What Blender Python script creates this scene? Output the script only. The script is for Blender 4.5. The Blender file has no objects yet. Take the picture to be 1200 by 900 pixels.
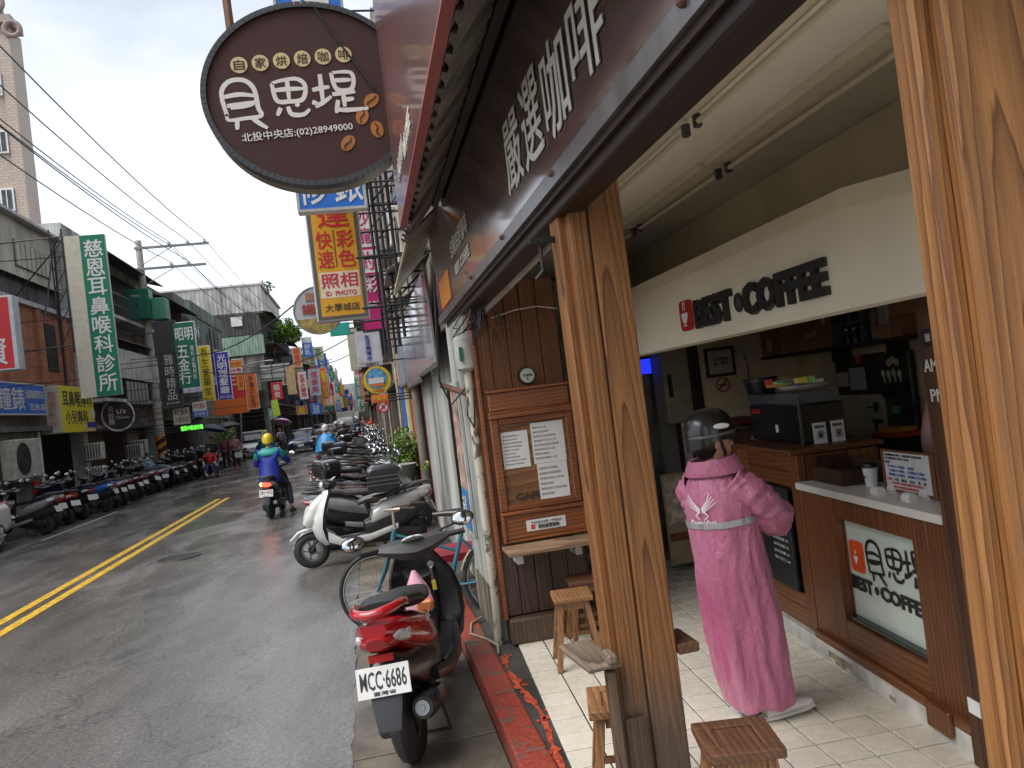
import bpy, bmesh, math, random
from mathutils import Vector, Matrix, noise
random.seed(7)
SC = bpy.context.scene
COL = SC.collection
PI = math.pi
R = math.radians

# ------------------------------------------------------------------ camera
cam_data = bpy.data.cameras.new('camera')
cam = bpy.data.objects.new('camera', cam_data)
COL.objects.link(cam)
cam_data.sensor_width = 36.0
cam_data.lens = 36.0 * 900 / 1200
cam_data.clip_start = 0.05
cam_data.clip_end = 3000
_roll, _pitch, _yaw = R(7.0), R(1.0), R(11.0)
_f = Vector((math.sin(_yaw) * math.cos(_pitch), math.cos(_yaw) * math.cos(_pitch), math.sin(_pitch)))
_r = Vector((math.cos(_yaw), -math.sin(_yaw), 0))
_u = _r.cross(_f)
_r2 = _r * math.cos(_roll) - _u * math.sin(_roll)
_u2 = _r * math.sin(_roll) + _u * math.cos(_roll)
cam.matrix_world = Matrix((( _r2.x, _u2.x, -_f.x, 0), (_r2.y, _u2.y, -_f.y, 0), (_r2.z, _u2.z, -_f.z, 1.8), (0, 0, 0, 1)))
SC.camera = cam

# ------------------------------------------------------------------ world: overcast daylight
SUN_EL, SUN_AZ = R(58), R(-112)      # azimuth from +Y (down the street), negative = over the left roofs, behind the camera
world = bpy.data.worlds.new('World')
SC.world = world
world.use_nodes = True
nt = world.node_tree
for n in list(nt.nodes): nt.nodes.remove(n)
out = nt.nodes.new('ShaderNodeOutputWorld')
bg1 = nt.nodes.new('ShaderNodeBackground'); bg2 = nt.nodes.new('ShaderNodeBackground')
sky = nt.nodes.new('ShaderNodeTexSky'); sky.sky_type = 'NISHITA'; sky.sun_disc = False
sky.sun_elevation = SUN_EL; sky.sun_rotation = SUN_AZ
sky.air_density = 1.0; sky.dust_density = 3.0
nt.links.new(sky.outputs[0], bg1.inputs[0]); bg1.inputs[1].default_value = 0.05
tc = nt.nodes.new('ShaderNodeTexCoord')
mp = nt.nodes.new('ShaderNodeMapping'); mp.inputs['Scale'].default_value = (1.0, 1.0, 2.4)
nt.links.new(tc.outputs['Generated'], mp.inputs[0])
nz = nt.nodes.new('ShaderNodeTexNoise'); nz.inputs['Scale'].default_value = 1.7; nz.inputs['Detail'].default_value = 7
nz.inputs['Roughness'].default_value = 0.5; nz.inputs['Distortion'].default_value = 0.35
nt.links.new(mp.outputs[0], nz.inputs['Vector'])
cr = nt.nodes.new('ShaderNodeValToRGB')
cr.color_ramp.elements[0].position = 0.40; cr.color_ramp.elements[0].color = (0.44, 0.453, 0.462, 1)
cr.color_ramp.elements[1].position = 0.60; cr.color_ramp.elements[1].color = (0.76, 0.77, 0.78, 1)
nt.links.new(nz.outputs['Fac'], cr.inputs[0])
# cloud deck brightens softly towards the horizon all round
sep = nt.nodes.new('ShaderNodeSeparateXYZ'); nt.links.new(tc.outputs['Generated'], sep.inputs[0])
mr = nt.nodes.new('ShaderNodeMapRange'); mr.inputs[1].default_value = 0.0; mr.inputs[2].default_value = 0.55
mr.inputs[3].default_value = 1.26; mr.inputs[4].default_value = 0.94
nt.links.new(sep.outputs['Z'], mr.inputs[0])
mul = nt.nodes.new('ShaderNodeVectorMath'); mul.operation = 'SCALE'
nt.links.new(cr.outputs[0], mul.inputs[0]); nt.links.new(mr.outputs[0], mul.inputs['Scale'])
nt.links.new(mul.outputs[0], bg2.inputs[0]); bg2.inputs[1].default_value = 0.55
add = nt.nodes.new('ShaderNodeAddShader')
nt.links.new(bg1.outputs[0], add.inputs[0]); nt.links.new(bg2.outputs[0], add.inputs[1])
nt.links.new(add.outputs[0], out.inputs[0])

sun_d = bpy.data.lights.new('sun', 'SUN'); sun_d.energy = 1.5; sun_d.angle = R(50); sun_d.color = (1, 0.97, 0.92)
sun = bpy.data.objects.new('sun', sun_d); COL.objects.link(sun)
sd = Vector((math.sin(SUN_AZ) * math.cos(SUN_EL), math.cos(SUN_AZ) * math.cos(SUN_EL), math.sin(SUN_EL)))
sun.rotation_euler = sd.to_track_quat('Z', 'Y').to_euler()

SC.view_settings.view_transform = 'Standard'
SC.view_settings.look = 'None'
SC.view_settings.exposure = 1.05
SC.view_settings.gamma = 1.0
SC.cycles.max_bounces = 8
SC.cycles.diffuse_bounces = 6
SC.cycles.glossy_bounces = 3
SC.cycles.transmission_bounces = 4
SC.cycles.transparent_max_bounces = 8
SC.cycles.caustics_reflective = False
SC.cycles.caustics_refractive = False
SC.cycles.sample_clamp_indirect = 4.0

# ------------------------------------------------------------------ materials
_mats = {}
def _nm(name):
    m = bpy.data.materials.new(name); m.use_nodes = True
    t = m.node_tree; b = t.nodes.get('Principled BSDF')
    return m, t, b
def ramp(t, fac, stops):
    r = t.nodes.new('ShaderNodeValToRGB')
    while len(r.color_ramp.elements) < len(stops): r.color_ramp.elements.new(0.5)
    for e, (p, c) in zip(r.color_ramp.elements, stops):
        e.position = p; e.color = (*c, 1) if len(c) == 3 else c
    t.links.new(fac, r.inputs[0]); return r
def coords(t, scale=(1, 1, 1), rot=(0, 0, 0), kind='Object'):
    a = t.nodes.new('ShaderNodeTexCoord'); b = t.nodes.new('ShaderNodeMapping')
    b.inputs['Scale'].default_value = scale; b.inputs['Rotation'].default_value = rot
    t.links.new(a.outputs[kind], b.inputs[0]); return b.outputs[0]
def noisef(t, vec, scale, detail=4, rough=0.55, dist=0.0):
    n = t.nodes.new('ShaderNodeTexNoise'); n.inputs['Scale'].default_value = scale
    n.inputs['Detail'].default_value = detail; n.inputs['Roughness'].default_value = rough
    n.inputs['Distortion'].default_value = dist; t.links.new(vec, n.inputs['Vector']); return n.outputs['Fac']
def mix(t, fac, a, b, mode='MIX'):
    m = t.nodes.new('ShaderNodeMixRGB'); m.blend_type = mode
    for i, v in ((0, fac), (1, a), (2, b)):
        if isinstance(v, (int, float)): m.inputs[i].default_value = v
        elif isinstance(v, tuple): m.inputs[i].default_value = (*v, 1) if len(v) == 3 else v
        else: t.links.new(v, m.inputs[i])
    return m.outputs[0]
def bump(t, b, h, strength=0.3, dist=0.01):
    n = t.nodes.new('ShaderNodeBump'); n.inputs['Strength'].default_value = strength
    n.inputs['Distance'].default_value = dist; t.links.new(h, n.inputs['Height'])
    t.links.new(n.outputs[0], b.inputs['Normal'])
def M(col, rough=0.5, metal=0.0, var=0.12, scale=6.0, bmp=0.0, coat=0.0, name=None, trans=0.0, emit=0.0, streak=False):
    """painted / plain surface with uneven tone"""
    key = (tuple(col), rough, metal, var, scale, bmp, coat, trans, emit, streak)
    if key in _mats: return _mats[key]
    m, t, b = _nm(name or 'paint')
    v = coords(t, (1, 1, 0.25) if streak else (1, 1, 1))
    f = noisef(t, v, scale, 5)
    lo = tuple(c * (1 - var * 1.6) for c in col); hi = tuple(min(1, c * (1 + var)) for c in col)
    r = ramp(t, f, [(0.3, lo), (0.65, hi)])
    t.links.new(r.outputs[0], b.inputs['Base Color'])
    rr = t.nodes.new('ShaderNodeMapRange'); rr.inputs[3].default_value = max(0.02, rough - 0.08); rr.inputs[4].default_value = min(1, rough + 0.12)
    t.links.new(f, rr.inputs[0]); t.links.new(rr.outputs[0], b.inputs['Roughness'])
    b.inputs['Metallic'].default_value = metal
    if coat: b.inputs['Coat Weight'].default_value = coat; b.inputs['Coat Roughness'].default_value = 0.08
    if trans: b.inputs['Transmission Weight'].default_value = trans
    if emit:
        b.inputs['Emission Color'].default_value = (*col, 1); b.inputs['Emission Strength'].default_value = emit
    if bmp: bump(t, b, noisef(t, coords(t), scale * 6, 4), bmp, 0.01)
    _mats[key] = m; return m
def wood(name, dark, light, ring=9.0, tilt=3.0, dist=3.0, zs=0.12, axis='Z', rough=0.55, off=(0, 0, 0), wear=0.3, grey=None, bmp=0.25):
    """growth rings cut at a shallow angle along the given axis"""
    m, t, b = _nm(name)
    rots = {'Z': (R(tilt), R(tilt * 0.7), 0), 'Y': (R(90 + tilt), 0, R(tilt)), 'X': (0, R(90 + tilt), R(tilt))}
    tcn = t.nodes.new('ShaderNodeTexCoord'); m1 = t.nodes.new('ShaderNodeMapping')
    m1.inputs['Location'].default_value = off; m1.inputs['Rotation'].default_value = rots[axis]
    t.links.new(tcn.outputs['Object'], m1.inputs[0])
    m2 = t.nodes.new('ShaderNodeMapping'); m2.inputs['Scale'].default_value = (1, 1, zs * 1.3); t.links.new(m1.outputs[0], m2.inputs[0])
    w = t.nodes.new('ShaderNodeTexWave'); w.wave_type = 'RINGS'; w.rings_direction = 'Z'; w.wave_profile = 'SAW'
    w.inputs['Scale'].default_value = ring; w.inputs['Distortion'].default_value = dist; w.inputs['Detail'].default_value = 3
    w.inputs['Detail Scale'].default_value = .35; w.inputs['Detail Roughness'].default_value = 0.55
    t.links.new(m2.outputs[0], w.inputs['Vector'])
    mid = tuple((a * 0.3 + c * 0.7) for a, c in zip(dark, light))
    r1 = ramp(t, w.outputs['Fac'], [(0.0, light), (0.45, mid), (0.85, tuple(a * .6 + c * .4 for a, c in zip(dark, light))), (0.95, dark), (1.0, light)])
    fm = t.nodes.new('ShaderNodeMapping'); fm.inputs['Scale'].default_value = (120, 120, 4); t.links.new(m1.outputs[0], fm.inputs[0])
    fib = noisef(t, fm.outputs[0], 1.0, 4, 0.6)
    c1 = mix(t, 0.55, r1.outputs[0], ramp(t, fib, [(0.32, (0.42, 0.37, 0.32)), (0.62, (1.12, 1.12, 1.12))]).outputs[0], 'MULTIPLY')
    big = noisef(t, m2.outputs[0], 2.2, 5)
    c2 = mix(t, wear, c1, ramp(t, big, [(0.35, (0.35, 0.28, 0.22)), (0.65, (1.25, 1.2, 1.15))]).outputs[0], 'MULTIPLY')
    if grey:                         # rain-worn foot: (height where wear ends, colour)
        sp = t.nodes.new('ShaderNodeSeparateXYZ'); t.links.new(tcn.outputs['Object'], sp.inputs[0])
        g = t.nodes.new('ShaderNodeMapRange'); g.inputs[1].default_value = grey[0] - 0.12; g.inputs[2].default_value = grey[0] + 0.25
        g.inputs[3].default_value = 0.85; g.inputs[4].default_value = 0.0
        sm = t.nodes.new('ShaderNodeMath'); sm.operation = 'ADD'; t.links.new(sp.outputs['Z'], sm.inputs[0])
        nn = t.nodes.new('ShaderNodeMath'); nn.operation = 'MULTIPLY_ADD'; nn.inputs[1].default_value = 0.55; nn.inputs[2].default_value = -0.27
        t.links.new(fib, nn.inputs[0]); t.links.new(nn.outputs[0], sm.inputs[1]); t.links.new(sm.outputs[0], g.inputs[0])
        c2 = mix(t, g.outputs[0], c2, mix(t, fib, tuple(c * 0.5 for c in grey[1]), grey[1]))
    t.links.new(c2, b.inputs['Base Color'])
    b.inputs['Roughness'].default_value = rough
    bump(t, b, fib, bmp, 0.004)
    return m
def glass(name, tint=(0.9, 0.95, 0.95), alpha=0.25, rough=0.03):
    m, t, b = _nm(name)
    b.inputs['Base Color'].default_value = (*tint, 1); b.inputs['Roughness'].default_value = rough
    b.inputs['Alpha'].default_value = alpha; b.inputs['Specular IOR Level'].default_value = 0.8
    return m

# ------------------------------------------------------------------ mesh builder
class MB:
    def __init__(s): s.v = []; s.f = []
    def add(s, vs, fs):
        o = len(s.v); s.v += [Vector(v) for v in vs]; s.f += [tuple(i + o for i in f) for f in fs]; return s
    def box(s, c, d, rot=None):
        x, y, z = d[0] / 2, d[1] / 2, d[2] / 2
        vs = [Vector(p) for p in ((-x, -y, -z), (x, -y, -z), (x, y, -z), (-x, y, -z), (-x, -y, z), (x, -y, z), (x, y, z), (-x, y, z))]
        if rot is not None:
            mt = rot if isinstance(rot, Matrix) else Matrix.Rotation(rot, 3, 'Z')
            vs = [mt @ v for v in vs]
        c = Vector(c)
        return s.add([v + c for v in vs], [(0, 3, 2, 1), (4, 5, 6, 7), (0, 1, 5, 4), (1, 2, 6, 5), (2, 3, 7, 6), (3, 0, 4, 7)])
    def bb(s, x0, x1, y0, y1, z0, z1): return s.box(((x0 + x1) / 2, (y0 + y1) / 2, (z0 + z1) / 2), (abs(x1 - x0), abs(y1 - y0), abs(z1 - z0)))
    def tube(s, pts, r, n=8, cap=True):
        pts = [Vector(p) for p in pts]; rr = r if isinstance(r, (list, tuple)) else [r] * len(pts)
        rings = []; up = None
        for i, p in enumerate(pts):
            d = (pts[min(i + 1, len(pts) - 1)] - pts[max(i - 1, 0)]).normalized()
            if up is None:
                up = Vector((0, 0, 1)) if abs(d.z) < 0.9 else Vector((1, 0, 0))
            a = d.cross(up)
            if a.length < 1e-4: a = d.cross(Vector((0, 1, 0)))
            a.normalize(); b = a.cross(d).normalized(); up = b
            rings.append([p + (a * math.cos(2 * PI * k / n) + b * math.sin(2 * PI * k / n)) * rr[i] for k in range(n)])
        return s.rings(rings, cap)
    def rings(s, rings, cap=True, closed=False):
        n = len(rings[0]); vs = [v for rg in rings for v in rg]; fs = []
        m = len(rings)
        for i in range(m if closed else m - 1):
            for k in range(n):
                a = i * n + k; b = i * n + (k + 1) % n; c = ((i + 1) % m) * n + (k + 1) % n; d = ((i + 1) % m) * n + k
                fs.append((a, b, c, d))
        if cap and not closed:
            fs.append(tuple(range(n - 1, -1, -1))); fs.append(tuple((m - 1) * n + k for k in range(n)))
        return s.add(vs, fs)
    def cyl(s, p0, p1, r0, r1=None, n=12, cap=True): return s.tube([p0, p1], [r0, r0 if r1 is None else r1], n, cap)
    def lathe(s, prof, c=(0, 0, 0), axis='Z', n=16):
        rings = []
        for r, h in prof:
            ring = []
            for k in range(n):
                a = 2 * PI * k / n; x, y = r * math.cos(a), r * math.sin(a)
                p = {'Z': (x, y, h), 'X': (h, x, y), 'Y': (y, h, x)}[axis]
                ring.append(Vector(p) + Vector(c))
            rings.append(ring)
        return s.rings(rings)
    def ell(s, c, r, n=12, m=8, rot=None):
        rings = []
        for i in range(m + 1):
            t = PI * i / m; q = max(1e-3, math.sin(t))
            ring = []
            for k in range(n):
                a = 2 * PI * k / n
                p = Vector((r[0] * q * math.cos(a), r[1] * q * math.sin(a), -r[2] * math.cos(t)))
                if rot is not None: p = rot @ p
                ring.append(p + Vector(c))
            rings.append(ring)
        return s.rings(rings)
    def torus(s, c, R0, r0, axis='X', n=24, m=8, ry=None):
        rings = []
        for i in range(n):
            a = 2 * PI * i / n; ring = []
            for k in range(m):
                b = 2 * PI * k / m; rad = R0 + r0 * math.cos(b); h = (ry or r0) * math.sin(b)
                x, y = rad * math.cos(a), rad * math.sin(a)
                p = {'Z': (x, y, h), 'X': (h, x, y), 'Y': (y, h, x)}[axis]
                ring.append(Vector(p) + Vector(c))
            rings.append(ring)
        return s.rings(rings, False, True)
    def loft(s, secs, n=16, e=2.5):
        """secs: (x, y, z, half width x, half height, pitch) superellipses stacked along y"""
        rings = []
        for sc in secs:
            x, y, z, w, h = sc[:5]; pt = sc[5] if len(sc) > 5 else 0; ring = []
            for k in range(n):
                a = 2 * PI * k / n + PI / n; ca, sa = math.cos(a), math.sin(a)
                u = w * math.copysign(abs(ca) ** (2 / e), ca); q = h * math.copysign(abs(sa) ** (2 / e), sa)
                ring.append(Vector((x + u, y - q * math.sin(pt), z + q * math.cos(pt))))
            rings.append(ring)
        return s.rings(rings)
    def prism(s, poly, a, b, axis='X'):
        """outline in the plane across the axis, extruded from a to b"""
        n = len(poly); f = {'X': lambda p, h: (h, p[0], p[1]), 'Y': lambda p, h: (p[0], h, p[1]), 'Z': lambda p, h: (p[0], p[1], h)}[axis]
        return s.add([f(p, a) for p in poly] + [f(p, b) for p in poly],
                     [tuple(range(n)), tuple(range(2 * n - 1, n - 1, -1))] + [(i, n + i, n + (i + 1) % n, (i + 1) % n) for i in range(n)])
    def quad(s, *p): return s.add(p, [tuple(range(len(p)))])
    def xf(s, mt):
        s.v = [mt @ v for v in s.v]; return s
    def mesh(s, name, mat, smooth=False, bevel=0.0, seg=1):
        me = bpy.data.meshes.new(name)
        me.from_pydata([tuple(v) for v in s.v], [], s.f)
        bm = bmesh.new(); bm.from_mesh(me)
        bmesh.ops.recalc_face_normals(bm, faces=bm.faces)
        if bevel:
            ed = [e for e in bm.edges if len(e.link_faces) == 2 and e.calc_face_angle(0) > 0.6]
            bmesh.ops.bevel(bm, geom=ed, offset=bevel, segments=seg, affect='EDGES', profile=0.5, clamp_overlap=True)
        bm.to_mesh(me); bm.free()
        if smooth:
            me.shade_smooth()
            try: me.set_sharp_from_angle(angle=R(38))
            except Exception: pass
        if mat: me.materials.append(mat)
        return me

def thing(name, label, cat, loc=(0, 0, 0), rz=0.0, group=None):
    o = bpy.data.objects.new(name, None); COL.objects.link(o); o.empty_display_size = 0.1
    o.location = loc; o.rotation_euler = (0, 0, rz); o['label'] = label; o['category'] = cat
    if group: o['group'] = group
    o.matrix_basis = Matrix.Translation(loc) @ Matrix.Rotation(rz, 4, 'Z')
    return o
def part(name, mb, mat, parent=None, smooth=False, bevel=0.0, seg=1, w=False, label=None):
    """w: the builder's coordinates are world ones"""
    if w and parent is not None: mb.xf(world_of(parent).inverted())
    me = mb if isinstance(mb, bpy.types.Mesh) else mb.mesh(name, mat, smooth, bevel, seg)
    o = bpy.data.objects.new(name, me); COL.objects.link(o)
    if parent is not None: o.parent = parent
    if label: o['label'] = label
    return o
def world_of(o):
    m = o.matrix_basis.copy()
    while o.parent: o = o.parent; m = o.matrix_basis @ m
    return m
def solo(name, mb, mat, label, cat, group=None, **k):
    o = part(name, mb, mat, None, **k); recenter(o); o['label'] = label; o['category'] = cat
    if group: o['group'] = group
    return o
def recenter(o):
    vs = o.data.vertices
    if not len(vs): return
    xs = [v.co.x for v in vs]; ys = [v.co.y for v in vs]; zs = [v.co.z for v in vs]
    c = Vector(((min(xs) + max(xs)) / 2, (min(ys) + max(ys)) / 2, min(zs)))
    o.data.transform(Matrix.Translation(-c)); o.matrix_basis = Matrix.Translation(c)
def struct(name, mb, mat, parent=None, **k):
    o = part(name, mb, mat, parent, **k)
    if parent is None: o['kind'] = 'structure'
    return o
def dup(root, loc=None, rz=None, label=None, group=None, scale=None, mats=None):
    """copy of a thing with its parts and their sub-parts; mats: {part name: material} set on the copy only"""
    r = root.copy(); COL.objects.link(r)
    bl = loc if loc is not None else root.location; ba = rz if rz is not None else root.rotation_euler.z
    r.location = bl; r.rotation_euler = (0, 0, ba)
    if scale: r.scale = (scale, scale, scale)
    if label: r['label'] = label
    if group: r['group'] = group
    def rec(src, dst):
        for ch in [c for c in ALLCH.get(src.name, [])]:
            c = ch.copy(); COL.objects.link(c); c.parent = dst
            paint(c, mats)
            ALLCH.setdefault(dst.name, []).append(c)
            rec(ch, c)
    rec(root, r)
    return r
ALLCH = {}
def index_children():
    ALLCH.clear()
    for o in bpy.data.objects:
        if o.parent: ALLCH.setdefault(o.parent.name, []).append(o)
def paint(c, mats):
    if not mats: return
    k = c.name.split('.')[0]
    if k in mats and c.type == 'MESH' and len(c.material_slots):
        c.material_slots[0].link = 'OBJECT'; c.material_slots[0].material = mats[k]

# ------------------------------------------------------------------ lettering
_glyph = {}
TMP = bpy.data.scenes.new('scratch')
def glyphs(txt, off, res=2):
    k = (txt, off, res)
    if k in _glyph: return _glyph[k]
    c = bpy.data.curves.new('t', 'FONT'); c.body = txt; c.size = 1; c.offset = off; c.resolution_u = res
    o = bpy.data.objects.new('t', c)
    me = bpy.data.meshes.new_from_object(o)
    vs = [(v.co.x, v.co.y) for v in me.vertices]; fs = [tuple(p.vertices) for p in me.polygons]
    bpy.data.objects.remove(o); bpy.data.curves.remove(c); bpy.data.meshes.remove(me)
    _glyph[k] = (vs, fs); return vs, fs
def letters(mb, txt, o, r, u, w, h, bold=0.012, vert=False, depth=0.003, lift=0.003, keep=False, slant=0.0):
    """fit txt to the w x h box whose lower left corner is o, on the plane of r and u"""
    o, r, u = Vector(o), Vector(r).normalized(), Vector(u).normalized(); nrm = r.cross(u)
    if vert:
        n = len(txt); ch = h / n
        for i, t in enumerate(txt):
            if t != ' ': letters(mb, t, o + u * (h - ch * (i + 0.96)), r, u, w, ch * 0.9, bold, False, depth, lift, keep, slant)
        return mb
    if bold > 0.004 and any(ord(ch_) > 0x2e80 for ch_ in txt):      # heavy Chinese type: the outline laid down four times, a hair apart
        e_ = bold * min(h, w) * .55
        for q_, (dx_, dy_) in enumerate(((-e_, -e_), (e_, -e_), (-e_, e_), (e_, e_))):
            letters(mb, txt, o + r * dx_ + u * dy_, r, u, w, h, 0, False, depth, lift + .0003 * (q_ + 1), keep, slant)
        return mb
    if 'MCC' in txt or 'HGJ' in txt: bold = min(bold, .012)
    vs, fs = glyphs(txt, 0 if any(ord(ch_) > 0x2e80 for ch_ in txt) else bold)
    if not vs: return mb
    xs = [p[0] for p in vs]; ys = [p[1] for p in vs]; x0, x1, y0, y1 = min(xs), max(xs), min(ys), max(ys)
    sx = w / max(1e-6, x1 - x0); sy = h / max(1e-6, y1 - y0)
    if keep: sx = sy = min(sx, sy)
    ox = (w - (x1 - x0) * sx) / 2; oy = (h - (y1 - y0) * sy) / 2
    P = [o + r * ((p[0] - x0) * sx + ox + slant * (p[1] - y0) * sy) + u * ((p[1] - y0) * sy + oy) for p in vs]
    n = len(P)
    edge = {}
    for f in fs:
        for i in range(len(f)):
            a, b = f[i], f[(i + 1) % len(f)]
            edge[(a, b)] = 1
    sides = [(a, b, b + n, a + n) for (a, b) in edge if (b, a) not in edge]
    mb.add([p + nrm * (lift + depth) for p in P] + [p + nrm * lift for p in P], list(fs) + sides)
    return mb
X, Y, Z = Vector((1, 0, 0)), Vector((0, 1, 0)), Vector((0, 0, 1))
# ------------------------------------------------------------------ palette
BLACK = M((0.012, 0.012, 0.013), 0.45); RUBBER = M((0.02, 0.02, 0.02), 0.7, bmp=0.2, scale=9)
BLACKG = M((0.01, 0.01, 0.012), 0.18, coat=0.6); DGREY = M((0.06, 0.06, 0.065), 0.5); GREY = M((0.22, 0.22, 0.22), 0.55)
LGREY = M((0.42, 0.42, 0.41), 0.6, var=0.2); WHITE = M((0.72, 0.72, 0.70), 0.45, var=0.08); CHROME = M((0.6, 0.6, 0.6), 0.2, metal=1.0, var=0.05)
STEEL = M((0.3, 0.3, 0.3), 0.42, metal=0.9, var=0.25); RED = M((0.45, 0.015, 0.02), 0.22, coat=0.7, var=0.06)
RUST = M((0.16, 0.08, 0.05), 0.75, var=0.4); PAPER = M((0.72, 0.72, 0.70), 0.8, var=0.04); INK = M((0.03, 0.03, 0.035), 0.7)
ORANGE = M((0.75, 0.18, 0.03), 0.4); GREENP = M((0.01, 0.22, 0.12), 0.45); BLUEP = M((0.02, 0.08, 0.5), 0.4); YELLOWP = M((0.75, 0.5, 0.02), 0.4)
CREAM = M((0.62, 0.57, 0.44), 0.6); SKIN = M((0.5, 0.28, 0.19), 0.5, var=0.06); HAIR = M((0.015, 0.012, 0.01), 0.45)
W_POST = wood('post_pine', (0.10, 0.034, 0.009), (0.34, 0.15, 0.045), ring=22, tilt=1.5, dist=4.5, zs=0.10, off=(-0.15, -0.03, 0), wear=0.3, grey=(0.52, (0.115, 0.10, 0.088)))
W_NEAR = wood('near_post_pine', (0.13, 0.045, 0.011), (0.40, 0.185, 0.06), ring=34, tilt=1.4, dist=5, zs=0.085, off=(-0.11, -0.06, -0.9), wear=0.22, bmp=0.3)
W_BOARD = wood('board_wood', (0.08, 0.028, 0.011), (0.22, 0.086, 0.03), ring=12, tilt=2, dist=6, zs=0.14, off=(0.1, 0.05, 0), wear=0.5)
W_LOW = wood('weathered_board', (0.05, 0.032, 0.022), (0.15, 0.10, 0.07), ring=12, tilt=2, dist=6, off=(0.1, 0.1, 0), wear=0.6)
W_RED = wood('redwood', (0.065, 0.021, 0.007), (0.23, 0.085, 0.031), ring=11, tilt=2, dist=7, off=(0.1, 0.08, 0), wear=0.35, rough=0.42)
W_REDY = wood('redwood_long', (0.065, 0.021, 0.007), (0.23, 0.088, 0.032), ring=11, tilt=2, dist=7, axis='Y', off=(0.1, 0.1, 0), wear=0.35, rough=0.42)
W_CASE = wood('case_wood', (0.12, 0.035, 0.012), (0.33, 0.115, 0.038), ring=11, tilt=2, dist=4, axis='X', off=(0.1, 0.08, 0), wear=0.35, rough=0.42)
W_STOOL = wood('stool_wood', (0.13, 0.055, 0.018), (0.38, 0.20, 0.085), ring=16, tilt=3, dist=6, off=(0.2, 0.1, 0), wear=0.5)
W_STOOLY = wood('stool_seat_wood', (0.11, 0.045, 0.016), (0.36, 0.19, 0.08), ring=16, tilt=3, dist=6, axis='Y', off=(0.2, 0.3, 0.1), wear=0.6)
W_SEATD = wood('dark_seat_wood', (0.05, 0.022, 0.013), (0.17, 0.08, 0.04), ring=16, tilt=3, dist=6, axis='Y', off=(0.2, 0.3, 0.1), wear=0.6)
W_GREY = wood('grey_wood', (0.10, 0.078, 0.058), (0.30, 0.245, 0.19), ring=16, tilt=3, dist=6, axis='Y', off=(0.1, 0.2, 0), wear=0.5, bmp=0.5)
W_SHELF = wood('shelf_wood', (0.12, 0.07, 0.04), (0.34, 0.23, 0.15), ring=14, tilt=3, dist=6, axis='X', off=(0.1, 0.2, 0), wear=0.6)
W_DARK = wood('dark_beam', (0.010, 0.005, 0.0035), (0.030, 0.014, 0.009), ring=5, tilt=3, axis='Y', off=(0.3, 0.1, 0), rough=0.5)
W_DPOST = wood('dark_post', (0.02, 0.008, 0.004), (0.07, 0.028, 0.013), ring=5, tilt=3, off=(0.3, 0.1, 0), rough=0.5)
CARD = M((0.42, 0.23, 0.10), 0.75, var=0.15)

def mat_asphalt():
    m, t, b = _nm('wet_asphalt')
    v = coords(t); big = noisef(t, coords(t, (1, .45, 1)), 0.9, 7, 0.68, 0.8); fine = noisef(t, v, 38, 5, 0.8); mid = noisef(t, coords(t, (1, 0.35, 1)), 1.6, 5, 0.6)
    c = mix(t, 0.55, ramp(t, mid, [(0.3, (0.085, 0.079, 0.073)), (0.7, (0.185, 0.175, 0.163))]).outputs[0], ramp(t, fine, [(0.40, (0.25, 0.25, 0.25)), (0.62, (1.5, 1.5, 1.5))]).outputs[0], 'MULTIPLY')
    # older seams and patches
    vo = t.nodes.new('ShaderNodeTexVoronoi'); vo.feature = 'DISTANCE_TO_EDGE'; vo.inputs['Scale'].default_value = 0.35
    wv = t.nodes.new('ShaderNodeVectorMath'); wv.operation = 'ADD'; t.links.new(coords(t, (1, 0.6, 1)), wv.inputs[0])
    wn = t.nodes.new('ShaderNodeTexNoise'); wn.inputs['Scale'].default_value = 2.5; wn.inputs['Detail'].default_value = 5; t.links.new(v, wn.inputs['Vector'])
    t.links.new(wn.outputs['Color'], wv.inputs[1]); t.links.new(wv.outputs[0], vo.inputs['Vector'])
    c = mix(t, ramp(t, vo.outputs['Distance'], [(0.0, (0.4,) * 3), (0.008, (0, 0, 0))]).outputs[0], c, (0.012, 0.012, 0.012))
    t.links.new(c, b.inputs['Base Color'])
    rr = ramp(t, big, [(0.40, (0.07,) * 3), (0.50, (0.20,) * 3), (0.62, (0.38,) * 3)])
    t.links.new(rr.outputs[0], b.inputs['Roughness'])
    b.inputs['Specular IOR Level'].default_value = 0.85
    n = t.nodes.new('ShaderNodeMath'); n.operation = 'ADD'; n.inputs[1].default_value = 0
    t.links.new(fine, n.inputs[0]); bump(t, b, n.outputs[0], 0.35, 0.008)
    return m
ASPHALT = mat_asphalt()
def mat_concrete(name, lo, hi, rough=0.55, wet=0.2):
    m, t, b = _nm(name); v = coords(t); f = noisef(t, v, 1.8, 7, 0.65); g = noisef(t, v, 45, 3, 0.6)
    c = mix(t, 0.4, ramp(t, f, [(0.3, lo), (0.68, hi)]).outputs[0], ramp(t, g, [(0.35, (0.5,) * 3), (0.7, (1.2,) * 3)]).outputs[0], 'MULTIPLY')
    t.links.new(c, b.inputs['Base Color'])
    rr = ramp(t, noisef(t, v, 1.1, 4), [(0.35, (rough - wet,) * 3), (0.6, (rough + 0.1,) * 3)]); t.links.new(rr.outputs[0], b.inputs['Roughness'])
    bump(t, b, g, 0.3, 0.006); return m
CONC = mat_concrete('gutter_concrete', (0.06, 0.05, 0.038), (0.20, 0.17, 0.125), 0.5, 0.25)
CONC2 = mat_concrete('wall_concrete', (0.12, 0.11, 0.09), (0.30, 0.28, 0.24), 0.8, 0.0)
CEMENT = mat_concrete('rough_cement', (0.022, 0.021, 0.02), (0.085, 0.08, 0.072), 0.6, 0.2)
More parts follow.
